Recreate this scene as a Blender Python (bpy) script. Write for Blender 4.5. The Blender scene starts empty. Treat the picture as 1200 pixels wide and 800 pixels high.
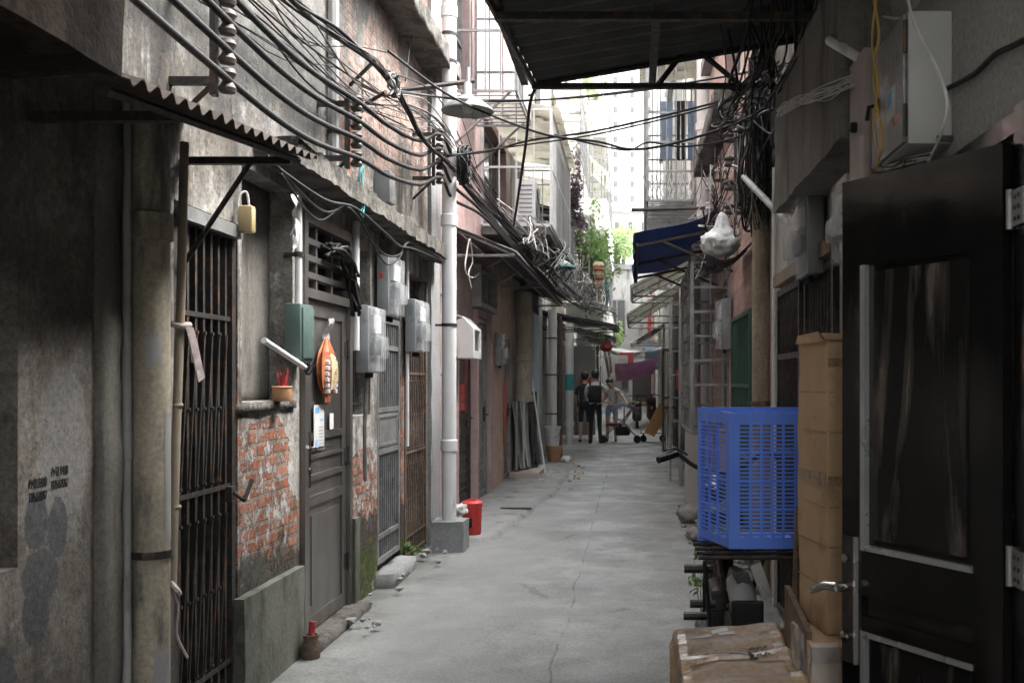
import bpy, bmesh, math, random
from mathutils import Vector, Matrix, noise
R = math.radians
PI = math.pi
random.seed(7)
S = bpy.context.scene
C = S.collection

# ------------------------------------------------------------------ camera, sky, sun, exposure
cam = bpy.data.objects.new('camera', bpy.data.cameras.new('camera'))
C.objects.link(cam)
cam.location = (0, 0, 1.55)
cam.rotation_euler = (R(90), 0, 0)
cam.data.lens = 36.0
cam.data.sensor_width = 36.0
cam.data.shift_x = -140 / 1200
cam.data.shift_y = 45 / 1200
cam.data.clip_start = 0.05
cam.data.clip_end = 1000
cam.data.dof.use_dof = True
cam.data.dof.focus_distance = 7.5
cam.data.dof.aperture_fstop = 7.0
S.camera = cam

SUN_EL, SUN_AZ = R(54), R(68)          # high, veiled sun to the right of the lane
w = bpy.data.worlds.new('World')
S.world = w
w.use_nodes = True
wn = w.node_tree
bg = wn.nodes['Background']
sky = wn.nodes.new('ShaderNodeTexSky')
sky.sky_type = 'NISHITA'
sky.sun_disc = False
sky.sun_elevation = SUN_EL
sky.sun_rotation = SUN_AZ
sky.air_density = 1.5
sky.dust_density = 5.0
hs = wn.nodes.new('ShaderNodeHueSaturation')
hs.inputs['Saturation'].default_value = 0.22
wn.links.new(sky.outputs[0], hs.inputs['Color'])
wn.links.new(hs.outputs[0], bg.inputs['Color'])
bg.inputs['Strength'].default_value = 0.15
sun = bpy.data.objects.new('sun', bpy.data.lights.new('sun', 'SUN'))
C.objects.link(sun)
sun.data.energy = 0.85
sun.data.angle = R(22)
sun.data.color = (1.0, 0.985, 0.96)
d = Vector((math.sin(SUN_AZ) * math.cos(SUN_EL), math.cos(SUN_AZ) * math.cos(SUN_EL), math.sin(SUN_EL)))
sun.rotation_euler = d.to_track_quat('Z', 'Y').to_euler()
S.view_settings.view_transform = 'Standard'
S.view_settings.look = 'None'
S.view_settings.exposure = 3.2
S.view_settings.gamma = 1.0
S.render.engine = 'CYCLES'
S.cycles.use_denoising = True
S.cycles.denoising_prefilter = 'ACCURATE'
S.cycles.max_bounces = 8
S.cycles.volume_bounces = 1
S.cycles.diffuse_bounces = 5
S.cycles.glossy_bounces = 3
S.cycles.transmission_bounces = 6
S.cycles.transparent_max_bounces = 12
S.cycles.sample_clamp_indirect = 6
S.cycles.caustics_reflective = False
S.cycles.caustics_refractive = False

# ------------------------------------------------------------------ measuring helpers (photo pixel -> place)
def WX(px, py, X):
    Y = 1200 * X / (px - 740)
    return Vector((X, Y, 1.55 - (py - 445) / 1200 * Y))
def WD(px, py, Y):
    return Vector(((px - 740) / 1200 * Y, Y, 1.55 - (py - 445) / 1200 * Y))

# ------------------------------------------------------------------ materials
class NT:
    def __init__(s, name):
        s.m = bpy.data.materials.new(name)
        s.m.use_nodes = True
        s.t = s.m.node_tree
        s.b = s.t.nodes['Principled BSDF']
        s.pos = s.n('ShaderNodeNewGeometry').outputs['Position']
    def n(s, typ, **kw):
        nd = s.t.nodes.new(typ)
        for k, v in kw.items():
            setattr(nd, k, v)
        return nd
    def set(s, sock, v):
        if isinstance(v, bpy.types.NodeSocket):
            s.t.links.new(v, sock)
        elif isinstance(v, (tuple, list)) and len(v) == 3 and sock.type == 'RGBA':
            sock.default_value = (*v, 1)
        else:
            sock.default_value = v
    def math(s, op, a, b=0.0, clamp=False):
        nd = s.n('ShaderNodeMath', operation=op, use_clamp=clamp)
        s.set(nd.inputs[0], a); s.set(nd.inputs[1], b)
        return nd.outputs[0]
    def vec(s, op, a, b=(0, 0, 0)):
        nd = s.n('ShaderNodeVectorMath', operation=op)
        s.set(nd.inputs[0], a); s.set(nd.inputs[1], b)
        return nd.outputs['Value'] if op in ('LENGTH', 'DOT_PRODUCT') else nd.outputs[0]
    def scale(s, v):
        return s.vec('MULTIPLY', s.pos, v)
    def noise(s, scale, detail=4, rough=0.6, vec=None, dist=0.0):
        nd = s.n('ShaderNodeTexNoise')
        s.set(nd.inputs['Vector'], vec if vec is not None else s.pos)
        nd.inputs['Scale'].default_value = scale
        nd.inputs['Detail'].default_value = detail
        nd.inputs['Roughness'].default_value = rough
        nd.inputs['Distortion'].default_value = dist
        return nd.outputs['Fac']
    def ramp(s, fac, a, b, lo=0.0, hi=1.0):
        nd = s.n('ShaderNodeMapRange', interpolation_type='SMOOTHSTEP')
        s.set(nd.inputs['Value'], fac)
        nd.inputs['From Min'].default_value = a; nd.inputs['From Max'].default_value = b
        nd.inputs['To Min'].default_value = lo; nd.inputs['To Max'].default_value = hi
        return nd.outputs[0]
    def mix(s, f, a, b):
        nd = s.n('ShaderNodeMix', data_type='RGBA')
        s.set(nd.inputs['Factor'], f)
        s.set(nd.inputs[6], a); s.set(nd.inputs[7], b)
        return nd.outputs[2]
    def fmix(s, f, a, b):
        nd = s.n('ShaderNodeMix', data_type='FLOAT')
        s.set(nd.inputs['Factor'], f)
        s.set(nd.inputs[2], a); s.set(nd.inputs[3], b)
        return nd.outputs[0]
    def bump(s, h, strength=0.3, dist=0.01):
        nd = s.n('ShaderNodeBump')
        nd.inputs['Strength'].default_value = strength
        nd.inputs['Distance'].default_value = dist
        s.set(nd.inputs['Height'], h)
        s.t.links.new(nd.outputs[0], s.b.inputs['Normal'])
    def brick(s, c1, c2, mortar, bw, bh, ms, yz=True):
        nd = s.n('ShaderNodeTexBrick')
        sep = s.n('ShaderNodeSeparateXYZ'); s.set(sep.inputs[0], s.pos)
        cb = s.n('ShaderNodeCombineXYZ')
        s.set(cb.inputs[0], s.math('ADD', sep.outputs[1], sep.outputs[0])); s.set(cb.inputs[1], sep.outputs[2])
        wob = s.n('ShaderNodeTexNoise'); s.set(wob.inputs['Vector'], s.pos); wob.inputs['Scale'].default_value = 6
        v = s.vec('ADD', cb.outputs[0], s.vec('MULTIPLY', s.vec('SUBTRACT', wob.outputs['Color'], (.5, .5, .5)), (.012, .012, 0)))
        s.set(nd.inputs['Vector'], v)
        s.set(nd.inputs['Color1'], c1); s.set(nd.inputs['Color2'], c2); s.set(nd.inputs['Mortar'], mortar)
        nd.inputs['Scale'].default_value = 1
        nd.inputs['Brick Width'].default_value = bw
        nd.inputs['Row Height'].default_value = bh
        nd.inputs['Mortar Size'].default_value = ms
        nd.inputs['Mortar Smooth'].default_value = 0.3
        return nd.outputs['Color'], nd.outputs['Fac']
    def blobs(s, lst, amt=0.7, lo=0.45, hi=0.6, nscale=5):
        """1 inside irregular patches centred at (x?, y, z) with half sizes (b, c)"""
        best = None
        for (yc, zc, b, c) in lst:
            v = s.vec('MULTIPLY', s.vec('SUBTRACT', s.pos, (0, yc, zc)), (0, 1 / b, 1 / c))
            dd = s.math('SUBTRACT', 1.0, s.vec('LENGTH', v))
            best = dd if best is None else s.math('MAXIMUM', best, dd)
        nz = s.math('MULTIPLY', s.math('SUBTRACT', s.noise(nscale, 5, 0.65), 0.5), amt * 2)
        return s.ramp(s.math('ADD', best, nz), lo - 0.3, hi - 0.3)

def mat(name, c1, c2=None, s=4.0, dirt=None, ds=2.0, dthr=(0.5, 0.62), dvec=(1, 1, 1), rough=0.7, rvar=0.15,
        metal=0.0, bump=0.15, bs=30, bd=0.004, cvec=(1, 1, 1), spec=0.5, trans=None, fine=45):
    k = NT(name)
    c2 = c2 or tuple(x * 0.75 for x in c1)
    f = k.ramp(k.noise(s, 5, 0.6, k.scale(cvec)), 0.3, 0.7)
    col = k.mix(f, c1, c2)
    if dirt:
        dm = k.ramp(k.noise(ds, 6, 0.7, k.scale(dvec)), *dthr)
        col = k.mix(dm, col, dirt)
    if fine and bump >= .25: col = k.mix(k.ramp(k.noise(fine, 6, .85), .35, .65), k.vec('MULTIPLY', col, (.74, .74, .74)), k.vec('MULTIPLY', col, (1.18, 1.18, 1.18)))
    k.set(k.b.inputs['Base Color'], col)
    k.set(k.b.inputs['Roughness'], k.ramp(k.noise(s * 3, 3, 0.6), 0.25, 0.75, max(0.02, rough - rvar), min(1, rough + rvar)))
    k.b.inputs['Metallic'].default_value = metal
    k.b.inputs['Specular IOR Level'].default_value = spec
    if trans:
        k.b.inputs['Transmission Weight'].default_value = trans
    if bump:
        k.bump(k.noise(bs, 5, 0.65), bump, bd)
    return k.m

MT = {}
def old_plaster():
    k = NT('weathered_plaster_over_brick')
    base = k.mix(k.ramp(k.noise(1.3, 6, 0.65), 0.35, 0.65), (.30, .285, .26), (.19, .178, .158))
    sp = k.ramp(k.noise(5, 8, 0.75), 0.49, 0.60)
    base = k.mix(k.math('MULTIPLY', sp, .7), base, (.47, .455, .435))
    streak = k.ramp(k.noise(3.4, 7, 0.75, k.scale((1, 1, .09))), 0.48, 0.62)
    base = k.mix(k.math('MULTIPLY', streak, .85), base, (.075, .068, .058))
    spots = k.ramp(k.noise(2.1, 9, 0.8), 0.53, 0.62)
    base = k.mix(k.math('MULTIPLY', spots, .8), base, (.055, .05, .042))
    peel = k.ramp(k.noise(3.3, 9, 0.72, k.vec('ADD', k.pos, (7, 3, 1))), 0.555, 0.575)
    base = k.mix(k.math('MULTIPLY', peel, .8), base, (.20, .165, .135))
    ochre = k.ramp(k.noise(.9, 5, 0.65), 0.53, 0.66)
    base = k.mix(k.math('MULTIPLY', ochre, .3), base, (.19, .155, .11))
    soot = k.ramp(k.noise(1.5, 9, .78, k.scale((1, .8, .5))), .46, .60)
    base = k.mix(k.math('MULTIPLY', soot, .8), base, (.075, .073, .07))
    # the dim wall by the window: shade put into the colour, a lighter skim coat, grey paint over old stencils
    dim = k.blobs([(2.6, 1.4, 1.6, 2.2)], .35, .3, .5, 3)
    base = k.mix(k.math('MULTIPLY', dim, .6), base, k.mix(k.ramp(k.noise(3, 8, .7), .4, .6), (.165, .145, .12), (.095, .083, .07)))
    light = k.blobs([(3.43, 1.35, .19, .30)], .30, .40, .50, 4)
    base = k.mix(k.math('MULTIPLY', light, .75), base, (.20, .195, .185))
    grey = k.blobs([(3.27, 1.10, .075, .10), (3.39, 1.06, .07, .12), (3.29, .92, .13, .10), (3.26, .80, .09, .11), (3.10, .62, .07, .13)], .34, .42, .47, 8)
    base = k.mix(k.math('MULTIPLY', grey, .9), base, (.075, .078, .085))
    bc, bf = k.brick((.40, .125, .055), (.20, .065, .035), (.22, .19, .16), .235, .068, .012)
    bn = k.ramp(k.noise(16, 6, 0.75), .42, .62)
    bc = k.mix(k.math('MULTIPLY', bn, .65), bc, (.30, .19, .14))
    bd_ = k.ramp(k.noise(7, 7, 0.75), .50, .62)
    bc = k.mix(k.math('MULTIPLY', bd_, .7), bc, (.075, .05, .035))
    low = [(5.25, 1.02, .46, .40), (5.55, .72, .34, .26), (7.2, .82, .48, .32), (7.3, .55, .40, .34), (7.9, 1.2, .25, .8),
           (6.85, 3.75, .30, 1.1), (8.55, 1.0, .16, 1.0), (9.2, 3.9, .9, .7), (9.4, 4.9, .4, .45), (7.9, 3.7, .9, .7), (4.9, .9, .10, .9)]
    m1 = k.blobs(low, .55, .42, .46, 4)
    # lime wash still clinging to single bricks inside the bare patches
    cling = k.ramp(k.noise(9, 8, .75, k.vec('ADD', k.pos, (2, 9, 4))), .505, .54)
    bm_ = k.math('MULTIPLY', m1, k.math('SUBTRACT', 1.0, cling))
    fade = k.blobs([(8.4, 3.9, 1.9, 1.3)], .3, .3, .6, 2)
    bc = k.mix(k.math('MULTIPLY', fade, .5), bc, (.42, .34, .305))
    rim = k.blobs([(5.3, .95, .62, .62), (7.25, .85, .6, .6)], .5, .35, .6, 5)
    base = k.mix(k.math('MULTIPLY', rim, .6), base, k.mix(k.ramp(k.noise(11, 7, .75), .42, .58), (.52, .51, .495), (.24, .225, .20)))
    col = k.mix(bm_, base, bc)
    damp = k.blobs([(5.4, .46, .75, .30), (7.3, .34, .60, .36), (8.5, .2, .3, .4)], .8, .38, .66, 7)
    col = k.mix(k.math('MULTIPLY', damp, .88), col, (.035, .034, .026))
    moss = k.blobs([(7.35, .17, .40, .26), (7.0, .30, .14, .24), (8.5, .12, .3, .16)], 1.3, .45, .62, 13)
    col = k.mix(k.math('MULTIPLY', moss, .9), col, k.mix(k.ramp(k.noise(24, 4), .4, .6), (.075, .10, .022), (.035, .05, .014)))
    upper = k.blobs([(4.6, 4.1, 3.2, 1.5)], .5, .3, .55, 3)
    col = k.mix(k.math('MULTIPLY', upper, k.ramp(k.noise(4, 8, .75, k.scale((1, 1, .3))), .32, .58, .45, .92)), col, (.085, .083, .078))
    col = k.mix(k.ramp(k.noise(55, 7, .85), .35, .65), k.vec('MULTIPLY', col, (.66, .66, .66)), k.vec('MULTIPLY', col, (1.25, 1.25, 1.25)))
    k.set(k.b.inputs['Base Color'], col)
    k.set(k.b.inputs['Roughness'], .9); k.b.inputs['Specular IOR Level'].default_value = .2
    h = k.fmix(bm_, k.math('ADD', k.math('MULTIPLY', k.noise(9, 6, .7), .40), .75), k.math('ADD', k.math('MULTIPLY', k.math('SUBTRACT', 1.0, bf), .5), k.math('MULTIPLY', k.noise(14, 5, .7), .35)))
    h = k.math('SUBTRACT', h, k.math('MULTIPLY', peel, .15))
    h = k.math('ADD', h, k.math('MULTIPLY', k.noise(45, 4, .7), .18))
    k.bump(h, .85, .02)
    return k.m
def tile_wall(name, c1, c2, mortar, bw, bh, ms, grime=.5):
    k = NT(name)
    bc, bf = k.brick(c1, c2, mortar, bw, bh, ms)
    st = k.ramp(k.noise(2.5, 6, .7, k.scale((1, 1, .12))), .5, .7)
    bc = k.mix(k.math('MULTIPLY', st, grime), bc, (.12, .10, .09))
    lt = k.ramp(k.noise(1.1, 5, .6), .5, .66)
    bc = k.mix(k.math('MULTIPLY', lt, .3), bc, (.50, .42, .40))
    k.set(k.b.inputs['Base Color'], bc)
    k.set(k.b.inputs['Roughness'], k.ramp(k.noise(5), .3, .7, .35, .7))
    k.bump(k.math('ADD', k.math('SUBTRACT', 1.0, bf), k.math('MULTIPLY', k.noise(30), .3)), .5, .006)
    return k.m
def ground_mat():
    k = NT('worn_concrete_paving')
    col = k.mix(k.ramp(k.noise(.55, 6, .6), .35, .65), (.20, .203, .195), (.245, .248, .238))
    col = k.mix(k.math('MULTIPLY', k.ramp(k.noise(2.4, 7, .7), .52, .66), .4), col, (.12, .121, .115))
    col = k.mix(k.math('MULTIPLY', k.ramp(k.noise(1.6, 7, .75, k.scale((1.6, .7, 1))), .54, .66), .35), col, (.31, .312, .30))
    col = k.mix(k.math('MULTIPLY', k.ramp(k.noise(60, 4, .8), .55, .75), .55), col, (.06, .06, .056))
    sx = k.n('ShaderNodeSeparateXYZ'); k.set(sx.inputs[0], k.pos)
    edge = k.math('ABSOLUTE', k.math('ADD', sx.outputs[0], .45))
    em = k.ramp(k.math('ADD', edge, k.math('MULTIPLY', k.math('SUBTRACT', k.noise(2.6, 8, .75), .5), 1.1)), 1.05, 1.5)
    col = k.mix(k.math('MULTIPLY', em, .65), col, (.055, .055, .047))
    gr = k.ramp(k.noise(130, 3, .8), .60, .68)
    col = k.mix(k.math('MULTIPLY', gr, .5), col, (.30, .30, .285))
    pt = k.ramp(k.noise(5.5, 8, .8), .58, .63)
    col = k.mix(k.math('MULTIPLY', pt, .3), col, (.10, .10, .095))
    jt = k.math('ABSOLUTE', k.math('ADD', k.math('ADD', sx.outputs[0], .42), k.math('MULTIPLY', k.math('SUBTRACT', k.noise(1.2, 4, .6), .5), .12)))
    jm = k.math('MULTIPLY', k.ramp(jt, .004, .010, 1, 0), k.ramp(k.noise(1.7), .40, .52))
    col = k.mix(k.math('MULTIPLY', jm, .6), col, (.05, .05, .046))
    # hairline cracks
    wv = k.n('ShaderNodeTexVoronoi', feature='DISTANCE_TO_EDGE')
    wn_ = k.n('ShaderNodeTexNoise'); k.set(wn_.inputs['Vector'], k.pos); wn_.inputs['Scale'].default_value = 2.2
    k.set(wv.inputs['Vector'], k.vec('ADD', k.pos, k.vec('MULTIPLY', wn_.outputs['Color'], (.5, .5, 0))))
    wv.inputs['Scale'].default_value = .45
    cr = k.ramp(wv.outputs['Distance'], .004, .010, 1, 0)
    cr = k.math('MULTIPLY', cr, k.ramp(k.noise(.9), .54, .64))
    col = k.mix(k.math('MULTIPLY', cr, .5), col, (.09, .09, .085))
    col = k.mix(k.ramp(k.noise(48, 7, .9), .36, .64), k.vec('MULTIPLY', col, (.66, .66, .65)), k.vec('MULTIPLY', col, (1.26, 1.26, 1.26)))
    k.set(k.b.inputs['Base Color'], col)
    k.set(k.b.inputs['Roughness'], k.ramp(k.noise(1.8, 6, .65), .35, .65, .42, .85))
    h = k.math('ADD', k.math('MULTIPLY', k.noise(1.6, 5, .6), .5), k.math('MULTIPLY', k.noise(55, 6, .85), .30))
    h = k.math('SUBTRACT', h, k.math('MULTIPLY', cr, .5))
    k.bump(h, .55, .02)
    return k.m
def steel_door_mat(name, c1, c2, rough):
    k = NT(name)
    col = k.mix(k.ramp(k.noise(2.2, 5, .6, k.scale((1, 1, .35))), .35, .65), c1, c2)
    sc = k.ramp(k.noise(5, 9, .8, k.scale((1, 1, .22))), .60, .66)
    sm = k.ramp(k.noise(1.8, 6, .7, k.scale((1, 1, .4))), .50, .66)
    col = k.mix(k.math('MULTIPLY', sm, .5), col, tuple(min(.3, x * 1.9) for x in c1))
    col = k.mix(k.math('MULTIPLY', sc, .35), col, (.34, .33, .31))
    k.set(k.b.inputs['Base Color'], col)
    k.b.inputs['Metallic'].default_value = .85
    r = k.ramp(k.noise(3, 5, .6, k.scale((1, 1, .18))), .3, .75, rough - .06, rough + .16)
    k.set(k.b.inputs['Roughness'], r)
    k.bump(k.math('ADD', k.noise(2.0, 3, .5, k.scale((1, 1, .4))), k.math('MULTIPLY', k.noise(90, 2), .03)), .25, .02)
    return k.m
def clear_plastic(name, tint=(.70, .72, .73), alpha=.30, bump=0):
    k = NT(name)
    k.set(k.b.inputs['Base Color'], k.mix(k.ramp(k.noise(12, 4), .4, .7), tint, tuple(x * .6 for x in tint)))
    k.b.inputs['Roughness'].default_value = .18
    k.set(k.b.inputs['Alpha'], k.ramp(k.noise(5, 3, .6), .3, .75, max(0, alpha - .08), min(1, alpha + .12)))
    if bump: k.bump(k.noise(16, 3), bump, .01)
    return k.m
def door_panel_mat():
    k = NT('glossy_black_panel_with_painted_reflections')
    st = k.ramp(k.noise(7, 5, .6, k.scale((1, 1, .16)), .6), .50, .62)  # lighter brown bands: vertical reflections painted into the colour
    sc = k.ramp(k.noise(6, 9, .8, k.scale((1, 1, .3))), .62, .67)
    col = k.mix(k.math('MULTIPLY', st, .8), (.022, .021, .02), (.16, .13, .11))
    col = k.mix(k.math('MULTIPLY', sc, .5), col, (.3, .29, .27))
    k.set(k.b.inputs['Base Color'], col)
    k.b.inputs['Metallic'].default_value = .45
    k.set(k.b.inputs['Roughness'], k.fmix(st, .10, .32))
    k.bump(k.noise(1.6, 2, .5, k.scale((1, 1, .35))), .18, .03)
    return k.m
def trans_mat(name, a, b, s=3, frac=.5, rough=.5, dirt=None, bump=.25, bs=9, bd=.02):
    k = NT(name)
    col = k.mix(k.ramp(k.noise(s, 5, .6), .35, .65), a, b)
    if dirt: col = k.mix(k.ramp(k.noise(s * 1.7, 7, .7), .52, .66), col, dirt)
    k.set(k.b.inputs['Base Color'], col); k.b.inputs['Roughness'].default_value = rough
    k.bump(k.noise(bs, 4), bump, bd)
    tr = k.n('ShaderNodeBsdfTranslucent'); k.set(tr.inputs[0], col)
    mx = k.n('ShaderNodeMixShader'); mx.inputs[0].default_value = frac
    k.t.links.new(k.b.outputs[0], mx.inputs[1]); k.t.links.new(tr.outputs[0], mx.inputs[2])
    k.t.links.new(mx.outputs[0], k.t.nodes['Material Output'].inputs[0])
    return k.m
def leaf_mat(name, a, b):
    k = NT(name)
    oi = k.n('ShaderNodeTexWhiteNoise', noise_dimensions='3D')
    k.set(oi.inputs['Vector'], k.vec('SNAP', k.pos, (.12, .12, .12)))
    k.set(k.b.inputs['Base Color'], k.mix(oi.outputs['Value'], a, b))
    k.b.inputs['Roughness'].default_value = .5
    k.b.inputs['Subsurface Weight'].default_value = 0
    tr = k.n('ShaderNodeBsdfTranslucent'); k.set(tr.inputs[0], tuple(x * 1.5 for x in b))
    mx = k.n('ShaderNodeMixShader'); mx.inputs[0].default_value = .35
    k.t.links.new(k.b.outputs[0], mx.inputs[1]); k.t.links.new(tr.outputs[0], mx.inputs[2])
    k.t.links.new(mx.outputs[0], k.t.nodes['Material Output'].inputs[0])
    return k.m

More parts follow.
